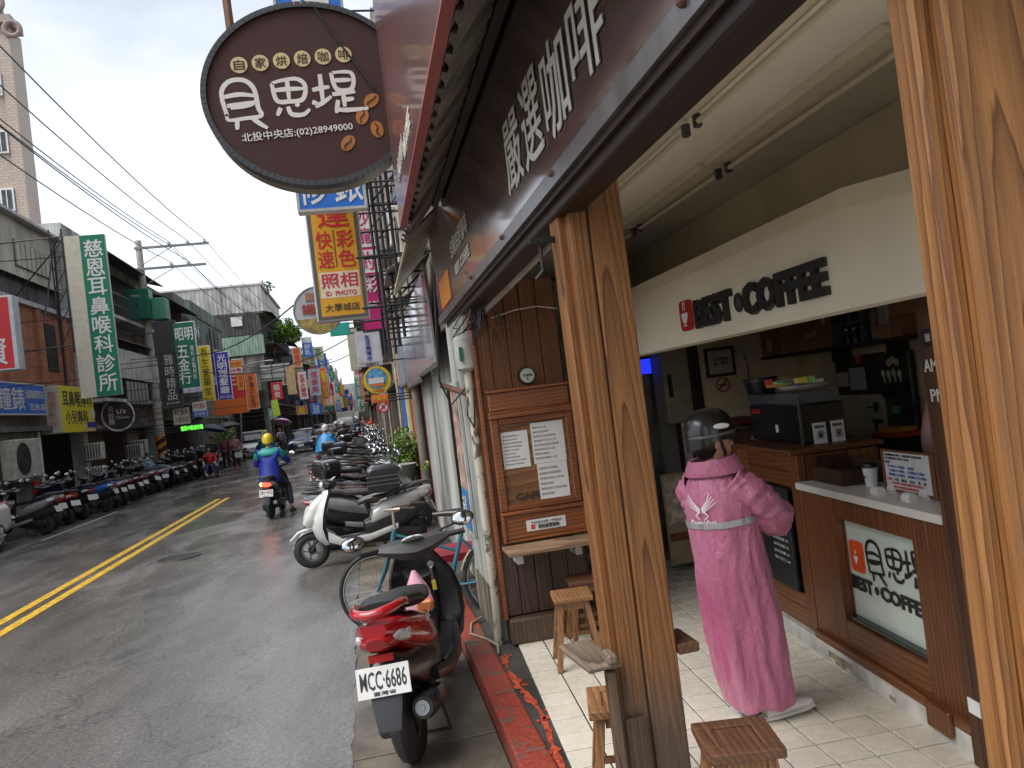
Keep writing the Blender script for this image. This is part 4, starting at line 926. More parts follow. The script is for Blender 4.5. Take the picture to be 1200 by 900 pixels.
for a in range(12):
    for b_ in range(8): mb.bb(2.51 + .0185 * a, 2.524 + .0185 * a, 6.984, 6.99, 1.87 + .018 * b_, 1.883 + .018 * b_)
m_, t_, b__ = _nm('blue_led'); b__.inputs['Base Color'].default_value = (0, 0, .3, 1); b__.inputs['Emission Color'].default_value = (.02, .04, 1, 1); b__.inputs['Emission Strength'].default_value = .8
lo_ = part('diodes', mb, m_, lb, w=True); lo_['kind'] = 'stuff'
sbx = thing('switch_box', 'beige electrical cabinet with a dark slot beside the glazed door', 'cabinet', (2.85, 6.9, 1.3))
part('body', MB().bb(2.72, 2.98, 6.7, 6.95, 1.38, 2.24), M((.33, .29, .2), .6), sbx, w=True, bevel=.004); part('slot', MB().bb(2.76, 2.80, 6.695, 6.70, 1.62, 1.83), BLACK, sbx, w=True)
part('foot_board', MB().bb(2.85, 2.93, 6.72, 6.8, .12, 1.37), WHITE, sbx, w=True)
ad = thing('poster_board', 'tan poster stand with a pale figure picture standing by the glazed door', 'poster', (2.62, 6.3, .12))
part('board', MB().bb(2.42, 2.70, 6.28, 6.31, .20, .98), M((.36, .27, .16), .5), ad, w=True, bevel=.003); part('picture', MB().bb(2.44, 2.6, 6.274, 6.279, .55, .95), M((.5, .42, .33), .5, var=.5, scale=12), ad, w=True)
part('band', MB().bb(2.43, 2.69, 6.272, 6.279, .40, .47), M((.18, .06, .04), .5), ad, w=True); part('leg', MB().bb(2.69, 2.71, 6.29, 6.5, .12, .9), STEEL, ad, w=True)
step = struct('door_sill', MB().bb(1.5, 2.75, 6.55, 6.95, .113, .18), M((.3, .29, .26), .5))
# ------------------------------------------------------------------ scooters  (x right, y forward, z up; origin on the ground between the axles)
RUBW = M((0.018, 0.018, 0.019), 0.6); LAMPC = M((0.55, 0.57, 0.58), 0.12, var=.3, scale=30); LAMPR = M((0.30, 0.008, 0.01), 0.12, coat=.8)
MIRR = M((0.62, 0.66, 0.68), 0.04, metal=1.0, var=.02); PLATE = M((0.68, 0.68, 0.66), 0.4, var=.05); SEATM = M((0.02, 0.02, 0.021), 0.24, coat=.4); AMBER = M((.6, .2, .02), .25)
ENG = M((0.028, 0.028, 0.03), 0.5, metal=.3); PLB = M((0.016, 0.016, 0.018), 0.33, coat=.25)
def wheel(t, y, r, w, fine=True):
    t1 = part('tyre', MB().torus((0, y, r), r - w * .55, w * .55, 'X', 26 if fine else 16, 10 if fine else 6, ry=w * .5), RUBW, t, smooth=True)
    rm = MB().lathe([(r * .18, -.045), (r * .2, -.03), (r * .2, .03), (r * .18, .045)], (0, y, r), 'X', 12)
    rm.torus((0, y, r), r - w * .95, w * .16, 'X', 24 if fine else 14, 6, ry=w * .4)
    for k in range(5):
        a = 2 * PI * k / 5; c, s = math.cos(a), math.sin(a); p0 = (0, y + c * r * .18, r + s * r * .18); p1_ = (0, y + c * (r - w * .95), r + s * (r - w * .95))
        rm.tube([p0, p1_], [.018, .012], 6)
    part('rim', rm, STEEL if fine else DGREY, t, smooth=True)
def smooth_path(pts, k=5):
    P = []; n = len(pts)
    for i in range(n - 1):
        p0, p1_, p2_, p3 = (Vector(pts[max(0, i - 1)]), Vector(pts[i]), Vector(pts[i + 1]), Vector(pts[min(n - 1, i + 2)]))
        for q in range(k):
            t = q / k; P.append(.5 * ((2 * p1_) + (p2_ - p0) * t + (2 * p0 - 5 * p1_ + 4 * p2_ - p3) * t * t + (3 * p1_ - p0 - 3 * p2_ + p3) * t ** 3))
    return P + [Vector(pts[-1])]
def build_scooter(name, label, col, cat='scooter', sec=None, fine=True, style=0, plate=None, rail=None, box=False, group=None, tail=None, lit=False, hz=1.0, hy=.33, mh=.22, steer=0.0, mo=.33):
    t = thing(name, label, cat, (0, 0, 0), 0, group)
    sec = sec or PLB; rail = rail or DGREY; r = .222; fy, ry = .62, -.62
    for y, nm in ((ry, 'rear_wheel'), (fy, 'front_wheel')):
        # a wheel is one part with tyre and rim below it
        hub = part(nm, MB().lathe([(.05, -.05), (.05, .05)], (0, y, r), 'X', 12), ENG, t)
        wheel(hub, y, r, .125 if y < 0 else .105, fine)
    n = 20 if fine else 12
    # body side panels running up to the tail
    zt = (.0, .03)[style % 2]
    part('tail_body', MB().loft([(0, -.14, .50, .13, .12, .3), (0, -.28, .56, .155, .13, .2), (0, -.48, .62, .16, .12, .1), (0, -.68, .68, .145, .095, .1), (0, -.84, .735 + zt, .11, .065, .1), (0, -.95, .77 + zt, .055, .035, .1)], n, 2.6), col, t, smooth=True)
    part('lower_body', MB().loft([(0, -.05, .36, .12, .12), (0, -.25, .40, .135, .14), (0, -.50, .44, .12, .14), (0, -.72, .50, .09, .10), (0, -.85, .58, .07, .06)], n, 3), sec, t, smooth=True)
    part('seat', MB().loft([(0, .0, .70, .07, .028, -.3), (0, -.08, .735, .115, .04, -.2), (0, -.25, .75, .145, .045), (0, -.40, .765, .15, .045, .25), (0, -.47, .80, .145, .045, .2), (0, -.62, .825, .12, .04), (0, -.75, .83, .09, .03)], n, 2.6), SEATM, t, smooth=True)
    part('engine', MB().loft([(.0, -.12, .28, .09, .08), (0, -.35, .27, .11, .10), (-.06, -.60, .25, .07, .085), (-.09, -.74, .24, .04, .06)], 12, 3).cyl((-.11, -.62, .222), (-.05, -.62, .222), .07), ENG, t, smooth=True)
    ex = part('exhaust', MB().tube([(.13, -.36, .25), (.135, -.55, .27), (.14, -.80, .33), (.14, -.86, .345)], [.035, .058, .062, .052], 14), ENG, t, smooth=True)
    part('exhaust_tip', MB().cyl((.14, -.856, .344), (.14, -.868, .347), .036, n=14).cyl((.14, -.868, .347), (.14, -.88, .35), .014, n=10), STEEL, ex)
    part('heat_shield', MB().loft([(.19, -.50, .30, .012, .035), (.205, -.62, .32, .012, .045), (.205, -.76, .355, .012, .035)], 10, 3), PLB, ex)
    part('footboard', MB().loft([(0, -.12, .29, .16, .05), (0, .05, .27, .17, .045), (0, .30, .27, .17, .045), (0, .42, .33, .17, .07)], n, 4), sec, t, smooth=True)
    side = MB()
    for s_ in (-1, 1): side.loft([(s_ * .15, -.45, .36, .02, .035), (s_ * .175, -.1, .28, .022, .04), (s_ * .18, .25, .27, .022, .045), (s_ * .165, .42, .36, .02, .07)], 8, 3)
    part('side_skirt', side, col, t, smooth=True)
    # leg shield: inner black, outer coloured apron
    sh = []; si = []
    for (z, y, w) in ((.26, .40, .12), (.34, .44, .18), (.48, .47, .205), (.62, .45, .21), (.76, .41, .185), (.88, .36, .13), (.93, .345, .10)):
        sh.append([Vector((w * math.sin(a), y + .13 * math.cos(a) * (w / .2), z)) for a in [(-1.5 + 3.0 * k / 8) for k in range(9)]] + [Vector((w * .9 * math.sin(a), y + .1 * math.cos(a) * (w / .2), z)) for a in [(1.5 - 3.0 * k / 8) for k in range(9)]])
        si.append([Vector((w * .96 * math.sin(a), y - .015 + .075 * math.cos(a) * (w / .2), z)) for a in [(-1.5 + 3.0 * k / 6) for k in range(7)]] + [Vector((w * .9 * math.sin(a), y - .035 + .04 * math.cos(a), z)) for a in [(1.5 - 3.0 * k / 6) for k in range(7)]])
    part('leg_shield', MB().rings(si), sec, t, smooth=True)
    part('apron', MB().rings(sh), col, t, smooth=True)
    part('nose', MB().loft([(0, .40, .80, .11, .10, -.5), (0, .49, .70, .135, .135, -.55), (0, .59, .60, .115, .11, -.55), (0, .67, .52, .06, .05, -.55)], n, 2.4), col, t, smooth=True)
    part('fender', MB().loft([(0, .34, .36, .055, .03, 1.0), (0, .45, .455, .065, .025, .5), (0, .60, .49, .065, .022, 0), (0, .76, .455, .06, .02, -.5), (0, .86, .37, .04, .016, -.9)], 12, 3), col if style != 2 else PLB, t, smooth=True)
    fk = MB()
    for s_ in (-1, 1): fk.tube([(s_ * .062, .40, .60), (s_ * .066, .62, .222)], .017, 8)
    part('fork', fk, ENG, t)
    # bars
    nb = len(bpy.data.objects)
    part('handlebar_cover', MB().rings([[Vector((x, hy + yy * s1, hz + zz * s1 + abs(x) * .12)) for yy, zz in ((-.10, -.02), (-.06, .035), (.03, .05), (.09, .0), (.05, -.06), (-.05, -.07))] for x, s1 in ((-.24, .35), (-.18, .62), (-.09, 1), (0, 1.08), (.09, 1), (.18, .62), (.24, .35))]), sec if style != 1 else col, t, smooth=True)
    for s_ in (-1, 1):
        part('grip', MB().tube([(s_ * .22, hy - .02, hz + .025), (s_ * .34, hy - .055, hz + .03)], .018, 10), BLACK, t)
        part('brake_lever', MB().tube([(s_ * .21, hy + .03, hz + .02), (s_ * .26, hy + .055, hz + .015), (s_ * .34, hy + .02, hz + .015)], .006, 6), STEEL, t)
        mi = part('mirror', MB().ell((s_ * mo, hy + .03, hz + mh), (.078, .02, .050), 16, 8, Matrix.Rotation(R(-8 * s_), 3, 'Z') @ Matrix.Rotation(R(-14), 3, 'X')), BLACK, t, smooth=True)
        part('stem', MB().tube([(s_ * .17, hy + .02, hz + .04), (s_ * .22, hy + .045, hz + mh * .6), (s_ * (mo - .02), hy + .035, hz + mh - .02)], .007, 6), BLACK, mi)
        part('glass', MB().ell((s_ * mo, hy + .012, hz + mh), (.070, .012, .043), 16, 6, Matrix.Rotation(R(-8 * s_), 3, 'Z') @ Matrix.Rotation(R(-14), 3, 'X')), MIRR, mi, smooth=True)
    part('gauge', MB().lathe([(.001, .012), (.055, .012), (.06, 0)], (0, 0, 0), n=20).xf(Matrix.Translation((0, hy - .045, hz + .046)) @ Matrix.Rotation(R(-30), 4, 'X') @ Matrix.Scale(1.25, 4, X)), LAMPC, t, smooth=True)
    if style == 1: part('headlight', MB().ell((0, .70 - .3, hz + .0), (.085, .05, .06), 16, 8), LAMPC, t, smooth=True)
    else:
        part('headlight', MB().ell((0, hy + .085, hz - .005), (.10, .035, .045), 16, 8), LAMPC, t, smooth=True)
        for s_ in (-1, 1): part('marker_light', MB().loft([(s_ * .08, .52, .74, .04, .05, -.4), (s_ * .055, .60, .66, .022, .03, -.4)], 10, 2), LAMPC, t, smooth=True)
    for s_ in (-1, 1): part('indicator', MB().ell((s_ * .155, .46, .70), (.02, .03, .022), 10, 6), AMBER if style else LAMPC, t, smooth=True)
    if lit:
        mm, tt, bb = _nm('lit_tail'); bb.inputs['Base Color'].default_value = (.6, .02, .01, 1); bb.inputs['Emission Color'].default_value = (1, .06, .03, 1); bb.inputs['Emission Strength'].default_value = 2.2
        m2_, t2_, b2_ = _nm('lit_indicator'); b2_.inputs['Base Color'].default_value = (.8, .4, .05, 1); b2_.inputs['Emission Color'].default_value = (1, .5, .12, 1); b2_.inputs['Emission Strength'].default_value = 4
    part('tail_light', MB().loft([(0, -.86, .70 + zt, .10, .05, .2), (0, -.93, .705 + zt, .085, .045, .2), (0, -.96, .71 + zt, .05, .03, .2)], 14, 2.2), mm if lit else LAMPR, t, smooth=True)
    for s_ in (-1, 1): part('rear_indicator', MB().loft([(s_ * .115, -.78, .70 + zt, .028, .04), (s_ * .10, -.87, .715 + zt, .018, .028), (s_ * .085, -.91, .72 + zt, .008, .012)], 10, 2.2), (m2_ if lit and s_ < 0 else LAMPC), t, smooth=True)
    gr_ = MB(); pts = smooth_path( [(-.105, -.58, .80), (-.12, -.74, .845 + zt), (-.085, -.90, .855 + zt), (0, -.95, .85 + zt), (.085, -.90, .855 + zt), (.12, -.74, .845 + zt), (.105, -.58, .80)])
    gr_.tube(pts, [.016 + .009 * math.sin(PI * i / (len(pts) - 1)) for i in range(len(pts))], 10); part('grab_rail', gr_, rail, t, smooth=True)
    part('mudguard', MB().loft([(0, -.83, .60, .06, .015, 1.1), (0, -.91, .50, .085, .012, 1.25), (0, -.96, .40, .07, .01, 1.3), (0, -.985, .31, .055, .01, 1.35)], 10, 4), PLB, t, smooth=True)
    pl = part('number_plate', MB().box((0, -.945, .535), (.26, .006, .14), Matrix.Rotation(R(-18), 3, 'X')), PLATE, t, bevel=.002)
    if plate:
        up_ = Matrix.Rotation(R(-18), 3, 'X') @ Z; L = MB(); o = Vector((0, -.945, .535)) - up_ * .035 - X * .113
        letters(L, plate, o, X, up_, .226, .085, .02, depth=.001, lift=.004); letters(L, '新北市' if lit else '臺灣省', o + X * .06 - up_ * .026, X, up_, .11, .018, .01, depth=.001, lift=.004); part('plate_number', L, INK, pl)
    part('stand', MB().tube([(-.11, -.28, .18), (-.15, -.34, .01)], .011, 6).tube([(.11, -.28, .18), (.15, -.34, .01)], .011, 6).tube([(-.14, -.34, .02), (.14, -.34, .02)], .009, 6), BLACK, t)
    if box:
        b_ = part('top_box', MB().loft([(0, -.98, .98, .15, .10), (0, -.94, .98, .19, .14), (0, -.66, .98, .20, .15), (0, -.62, .98, .16, .11)], 20, 5), PLB, t, smooth=True)
        part('box_lid_seam', MB().loft([(0, -.985, 1.03, .153, .006), (0, -.945, 1.03, .195, .006), (0, -.655, 1.03, .205, .006), (0, -.615, 1.03, .163, .006)], 20, 5), DGREY, b_)
    return t
REDG = M((0.42, 0.008, 0.014), 0.16, coat=1.0, var=.04)
STEERP = {'handlebar_cover', 'grip', 'brake_lever', 'mirror', 'gauge', 'headlight'}
hero = build_scooter('parked_scooter', 'red and black scooter with plate MCC-6686 parked at the red kerb nearest the camera', REDG, plate='MCC·6686', rail=REDG, style=0, hz=.93, hy=.30, mh=.10, mo=.36)
for ch in hero.children:
    kn = ch.name.split('.')[0]
    if kn in STEERP: ch.matrix_basis = Matrix.Translation((0, .33, 0)) @ Matrix.Rotation(R(20), 4, 'Z') @ Matrix.Translation((0, -.33, 0))
    if kn in ('apron', 'nose', 'side_skirt', 'fender'): ch.material_slots[0].link = 'OBJECT'; ch.material_slots[0].material = PLB
    if kn == 'handlebar_cover': ch.material_slots[0].link = 'OBJECT'; ch.material_slots[0].material = M((.05, .05, .053), .45)
    if kn == 'seat': ch.material_slots[0].link = 'OBJECT'; ch.material_slots[0].material = M((.022, .022, .023), .5)
    if kn in ('tail_body', 'lower_body', 'seat'): ch.matrix_basis = Matrix.Diagonal((1.12, 1, 1, 1))
    if kn in ('leg_shield', 'apron'): ch.matrix_basis = Matrix.Translation((0, 0, -.02)) @ Matrix.Diagonal((1.15, 1, .98, 1))
# pieces only this one shows
part('reflector', MB().bb(-.06, .06, -.915, -.90, .615, .65), M((.4, .01, .01), .3), hero)
part('key', MB().cyl((.10, .33, .80), (.10, .30, .80), .022).bb(.092, .108, .28, .30, .70, .78), CHROME, hero)
part('key_ring', MB().bb(.09, .115, .27, .29, .64, .70), M((.45, .38, .05), .4), hero)
part('filler_cap', MB().cyl((-.10, .345, .66), (-.10, .325, .66), .03, n=16), CHROME, hero)
part('hook', MB().torus((0, .32, .70), .018, .005, 'X', 12, 6), CHROME, hero)
L = MB(); letters(L, 'RX', (.168, -.5, .66), Y, Z, .09, .04, .01); part('side_badge', L, M((.7, .66, .64), .4), hero)
hero.location = (0.19, 4.66, 0.006); hero.rotation_euler = (0, R(-4.5), R(-13))
hero.matrix_basis = Matrix.Translation(hero.location) @ hero.rotation_euler.to_matrix().to_4x4()
bag = thing('plastic_bag', 'pink striped plastic bag of food hanging from the hook of the red scooter', 'bag', (.2, 4.95, .5))
HM = world_of(hero)
def hp(x, y, z): return HM @ Vector((x, y, z))
bgm, bt_, bb_ = _nm('thin_pink_plastic')
wv_ = bt_.nodes.new('ShaderNodeTexWave'); wv_.inputs['Scale'].default_value = 9; wv_.inputs['Distortion'].default_value = 1.5; bt_.links.new(coords(bt_, (6, 1, .3)), wv_.inputs['Vector'])
bt_.links.new(ramp(bt_, wv_.outputs['Fac'], [(.4, (.62, .12, .30)), (.6, (.75, .62, .66))]).outputs[0], bb_.inputs['Base Color']); bb_.inputs['Roughness'].default_value = .3
rg = []
for z, w, d_ in ((.695, .012, .012), (.66, .03, .02), (.60, .06, .04), (.55, .085, .05), (.49, .09, .055), (.45, .07, .05), (.435, .03, .02)):
    rg.append([hp(.01 + w * math.cos(a) * (1 + .12 * math.sin(a * 5 + z * 20)), .17 + d_ * math.sin(a), z + .11) for a in [2 * PI * k / 20 for k in range(20)]])
part('bag_film', MB().rings(rg), bgm, bag, smooth=True, w=True)
part('food_box', MB().box(tuple(hp(.055, .115, .595)), (.10, .06, .07), -.3), M((.55, .18, .06), .4), bag, w=True, bevel=.012)

# ------------------------------------------------------------------ bicycle
TEAL = M((0.012, 0.12, 0.17), 0.3, coat=.4)
def bicycle(label, loc, rz, col, lean=0, group=None, saddle=True):
    t = thing('bicycle', label, 'bicycle', loc, rz, group); t.rotation_euler = (0, lean, rz)
    t.matrix_basis = Matrix.Translation(loc) @ t.rotation_euler.to_matrix().to_4x4()
    r = .33
    for y, nm in ((-.52, 'rear_wheel'), (.52, 'front_wheel')):
        w_ = part(nm, MB().lathe([(.03, -.04), (.02, 0), (.03, .04)], (0, y, r), 'X', 10), STEEL, t)
        part('tyre', MB().torus((0, y, r), r - .018, .019, 'X', 40, 8), RUBW, w_, smooth=True); part('rim', MB().torus((0, y, r), r - .04, .010, 'X', 40, 6), STEEL, w_, smooth=True)
        sp_ = MB()
        for k in range(20):
            a = 2 * PI * k / 20; sp_.tube([(.02 * (-1) ** k, y, r), (0, y + math.cos(a) * (r - .045), r + math.sin(a) * (r - .045))], .0016, 4, False)
        part('spokes', sp_, STEEL, w_)
    fr_ = MB(); bb, st, hd, hu = (0, -.08, .30), (0, -.22, .72), (0, .36, .72), (0, .33, .82)
    fr_.tube([bb, st], .019).tube([bb, (0, .10, .36), hd], .022).tube([hd, hu], .022).tube([(0, -.17, .58), (0, .35, .78)], .013)
    for s_ in (-1, 1): fr_.tube([(s_ * .02, -.1, .30), (s_ * .05, -.52, .33)], .011).tube([(s_ * .015, -.21, .68), (s_ * .05, -.52, .33)], .009)
    part('frame', fr_, col, t, smooth=True)
    fk = MB()
    for s_ in (-1, 1): fk.tube([(s_ * .03, .37, .70), (s_ * .045, .44, .50), (s_ * .048, .52, .33)], [.015, .014, .010])
    part('fork', fk, col, t, smooth=True)
    part('handlebar', MB().tube([(0, .33, .80), (0, .33, .98)], .013).tube([(-.27, .12, .99), (-.26, .24, 1.0), (-.16, .36, .99), (0, .36, .98), (.16, .36, .99), (.26, .24, 1.0), (.27, .12, .99)], .011), M((.5, .42, .32), .25, metal=.9), t, smooth=True)
    for s_ in (-1, 1): part('grip', MB().tube([(s_ * .268, .22, 1.0), (s_ * .27, .10, .99)], .017), BLACK, t)
    if saddle:
        part('seat_post', MB().tube([st, (0, -.25, .86)], .013), CHROME, t)
        part('saddle', MB().loft([(0, .0, .90, .02, .018), (0, -.10, .90, .04, .025), (0, -.20, .895, .09, .035), (0, -.30, .895, .115, .04), (0, -.36, .895, .09, .03)], 16, 2.3), SEATM, t, smooth=True)
    part('crank', MB().lathe([(.09, .03), (.09, .036)], (0, -.08, .30), 'X', 20).tube([(.05, -.08, .30), (.06, .02, .18)], .010).bb(.05, .14, -.01, .05, .165, .185), STEEL, t)
    for y in (-.52, .52):
        g = []
        for k in range(12):
            a = R(20 + 140 * k / 11) if y < 0 else R(-5 + 140 * k / 11)
            if y < 0: a = R(15 + 150 * k / 11)
            g.append([Vector((x_, y + math.cos(a) * (r + q_), r + math.sin(a) * (r + q_))) for x_, q_ in ((-.028, .008), (0, .022), (.028, .008), (0, .012))])
        if y < 0: part('mudguard', MB().rings(g), M((.35, .30, .18), .4), t, smooth=True)
    return t
bicycle('teal bicycle with black saddle standing across the gutter behind the red scooter', (.44, 6.42, .01), R(78), TEAL, 0.06)
bcl = thing('cloth_bundle', 'dark red folded sheet lying on the kerb behind the teal bicycle frame', 'sheet', (.85, 6.9, .1))
part('fold', MB().loft([(.65, 7.0, .42, .28, .035), (.7, 7.3, .44, .3, .05), (.75, 7.6, .42, .28, .03)], 14, 2.4), M((.22, .01, .025), .5), bcl, w=True, smooth=True)

# ------------------------------------------------------------------ cars
def car(label, loc, rz, col, L_=4.0, W_=1.68, H_=1.5, kind='hatch', light=None, group=None):
    t = thing('parked_car' if kind != 'truck' else 'truck', label, 'car' if kind != 'truck' else 'truck', loc, rz, group); h = L_ / 2; w = W_ / 2
    if kind == 'truck':
        part('cargo_box', MB().bb(-w, w, -h, h * .45, .7, 2.5), M((.5, .5, .48), .5), t, bevel=.03)
        part('cab', MB().loft([(0, h * .47, 1.15, w * .96, .75), (0, h * .8, 1.15, w * .97, .75), (0, h * .96, 1.0, w * .95, .6), (0, h, .85, w * .9, .4)], 24, 6), col, t, smooth=True)
        part('windscreen', MB().add([(-w * .82, h * .955 + .03, 1.15), (w * .82, h * .955 + .03, 1.15), (w * .76, h * .82 + .03, 1.82), (-w * .76, h * .82 + .03, 1.82)], [(0, 1, 2, 3)]), BLACKG, t)
        part('grille', MB().bb(-w * .5, w * .5, h, h + .03, .75, .95), BLACK, t)
    else:
        sec = [(-h, .62, w * .80, .28), (-h * .95, .62, w * .92, .36), (-h * .6, .60, w, .40), (0, .58, w, .38), (h * .5, .60, w, .38), (h * .82, .58, w * .97, .33), (h * .95, .52, w * .88, .26), (h, .48, w * .7, .18)]
        part('body', MB().loft([(0, y, z, ww, hh) for y, z, ww, hh in sec], 28, 4.5), col, t, smooth=True)
        gh = [(-h * .88, .98, w * .62, .06), (-h * .74, 1.14, w * .80, .20), (-h * .3, 1.18, w * .83, .27), (h * .1, 1.16, w * .82, .26), (h * .36, 1.04, w * .78, .14), (h * .52, .93, w * .72, .04)]
        part('glasshouse', MB().loft([(0, y, z * H_ / 1.5, ww, hh * H_ / 1.5) for y, z, ww, hh in gh], 24, 5), BLACKG, t, smooth=True)
        part('roof', MB().loft([(0, -h * .78, 1.33 * H_ / 1.5, w * .72, .02), (0, -h * .35, 1.455 * H_ / 1.5, w * .76, .025), (0, h * .05, 1.43 * H_ / 1.5, w * .74, .025), (0, h * .16, 1.38 * H_ / 1.5, w * .7, .012)], 16, 4), col, t, smooth=True)
        pil = MB()
        for s_ in (-1, 1):
            pil.tube([(s_ * w * .72, h * .50, .92 * H_ / 1.5), (s_ * w * .70, h * .14, 1.37 * H_ / 1.5)], .03, 6).tube([(s_ * w * .82, -h * .08, .94 * H_ / 1.5), (s_ * w * .76, -h * .08, 1.40 * H_ / 1.5)], .035, 6).tube([(s_ * w * .78, -h * .84, .95 * H_ / 1.5), (s_ * w * .72, -h * .66, 1.38 * H_ / 1.5)], .06, 6)
        part('pillar_frame', pil, col, t, smooth=True)
        for s_ in (-1, 1):
            part('headlight', MB().ell((s_ * w * .70, h * .93, .64), (.17, .12, .09), 12, 8), LAMPC, t, smooth=True)
            part('tail_light', MB().ell((s_ * w * .80, -h * .95, .80), (.10, .09, .16), 12, 8), LAMPR, t, smooth=True)
            part('side_mirror', MB().ell((s_ * (w + .08), h * .36, .98), (.09, .05, .06), 10, 6), col, t, smooth=True)
        part('grille', MB().loft([(0, h * .97, .42, w * .55, .09), (0, h + .01, .42, w * .5, .07)], 14, 4), BLACK, t); part('badge_bar', MB().loft([(0, h * .985, .60, w * .22, .03), (0, h + .012, .59, w * .2, .025)], 12, 3), STEEL, t)
        part('rear_window', MB().add([(-w * .6, -h * .93, .98), (w * .6, -h * .93, .98), (w * .55, -h * .75, 1.3), (-w * .55, -h * .75, 1.3)], [(0, 1, 2, 3)]), BLACKG, t)
    for yy, nm in ((h + .02, 'number_plate'), (-h - .01, 'number_plate')): part(nm, MB().box((0, yy, .48), (.36, .012, .15)), PLATE, t)
    for sx in (-1, 1):
        for yy in (-h * .62, h * .62):
            wl = part('wheel', MB().torus((sx * (w - .10), yy, .30), .21, .095, 'X', 24, 8, ry=.1), RUBW, t, smooth=True)
            rm = MB().lathe([(.19, -.02), (.19, .02)], (sx * (w - .04), yy, .30), 'X', 20)
            part('rim', rm, M((.25, .25, .26), .35, metal=.8), wl)
            for k in range(6):
                a = PI * k / 3; part('rim_spoke', MB().tube([(sx * (w + .0), yy, .30), (sx * (w - .01), yy + .18 * math.cos(a), .30 + .18 * math.sin(a))], [.03, .022], 6), M((.5, .5, .5), .3, metal=.8), wl)
    return t
CARW = M((.62, .62, .6), .15, coat=1, var=.03)
car('dark blue hatchback driving towards the camera beside the parked scooters', (-4.05, 50.5, 0), PI, M((.012, .022, .06), .15, coat=1, var=.03), 3.9, 1.7, 1.5)
car('pale red and white car following the dark blue hatchback', (-2.9, 66, 0), PI, M((.42, .16, .15), .2, coat=1, var=.05), 4.3, 1.75, 1.5)
car('white sport utility car parked facing the camera on the left behind the umbrella couple', (-7.4, 53, 0), PI + .08, CARW, 4.5, 1.85, 1.75)
car('white car at the left edge of the picture, only its tail in view', (-8.2, 15.7, 0), PI + R(1), CARW, 4.2, 1.78, 1.5)
car('grey van in the far traffic queue behind the other cars', (-2.2, 88, 0), PI, M((.35, .36, .36), .3, coat=.5), 4.8, 1.9, 2.0, 'truck')
car('white box truck far down the middle of the street', (-1.9, 112, 0), PI, CARW, 6, 2.0, 2.5, 'truck')
car('white car far down the street on the left', (-5.6, 96, 0), PI, CARW, 4.3, 1.75, 1.5)

# ------------------------------------------------------------------ scooter rows
SC_COL = dict(white=M((.6, .6, .58), .22, coat=.7), silver=M((.34, .35, .36), .3, metal=.4, coat=.5), black=M((.014, .014, .016), .2, coat=.8), grey=M((.12, .12, .125), .28, coat=.5),
              red=M((.4, .015, .02), .2, coat=.8), blue=M((.02, .12, .42), .22, coat=.8), purple=M((.25, .07, .26), .25, coat=.6), cream=M((.55, .5, .38), .25, coat=.6), maroon=M((.13, .015, .03), .25, coat=.6), green=M((.03, .13, .10), .25, coat=.6))
protoA = build_scooter('parked_scooter', 'white scooter facing the road with orange side light, parked just behind the teal bicycle', SC_COL['white'], style=0, plate=None)
protoB = build_scooter('parked_scooter', 'x', SC_COL['black'], fine=False, style=1)
protoC = build_scooter('parked_scooter', 'x', SC_COL['grey'], fine=False, style=2)
protoD = build_scooter('parked_scooter', 'x', SC_COL['silver'], fine=False, style=0, box=True)
def low_scooter():
    mb = MB()
    for y in (-.62, .62): mb.torus((0, y, .22), .17, .05, 'X', 12, 6)
    mb.loft([(0, -.05, .36, .12, .12), (0, -.5, .48, .14, .18), (0, -.9, .68, .08, .06)], 8, 3).loft([(0, -.1, .28, .16, .05), (0, .4, .3, .16, .06)], 8, 4)
    mb.rings([[Vector((w * math.sin(a), y + .1 * math.cos(a), z)) for a in (-1.5, -.7, 0, .7, 1.5)] + [Vector((w * .8 * math.sin(a), y - .04, z)) for a in (1.5, -1.5)] for z, y, w in ((.3, .42, .14), (.6, .45, .2), (.9, .36, .12))])
    mb.tube([(-.33, .28, 1.03), (0, .33, 1.0), (.33, .28, 1.03)], .03, 6)
    for s_ in (-1, 1): mb.tube([(s_ * .17, .35, 1.03), (s_ * .3, .36, 1.2)], .008, 4).ell((s_ * .33, .36, 1.22), (.075, .02, .05), 8, 4)
    return mb
index_children()
def mats_for(colname, body2=None):
    m = SC_COL[colname]; return {'tail_body': m, 'apron': m, 'nose': m, 'fender': m, 'side_skirt': m}
placed = []
SEATV = [SEATM, M((.035, .033, .032), .3, coat=.4), M((.07, .066, .062), .4), SEATM, M((.05, .03, .022), .35, coat=.3)]
def put(proto, x, y, rz, colname, label, group=None, first=False, scale=None, lean=0.0, extra=None):
    mt = mats_for(colname)
    mt['seat'] = SEATV[(len(placed) * 7) % 5]
    if extra: mt.update(extra)
    if first:
        o = proto; o.location = (x, y, 0.006)
        for ch in ALLCH.get(o.name, []): paint(ch, mt)
        o['label'] = label
        if group: o['group'] = group
    else: o = dup(proto, (x, y, .006), rz, label, group, scale, mt)
    o.rotation_euler = (0, lean, rz); placed.append(o); return o
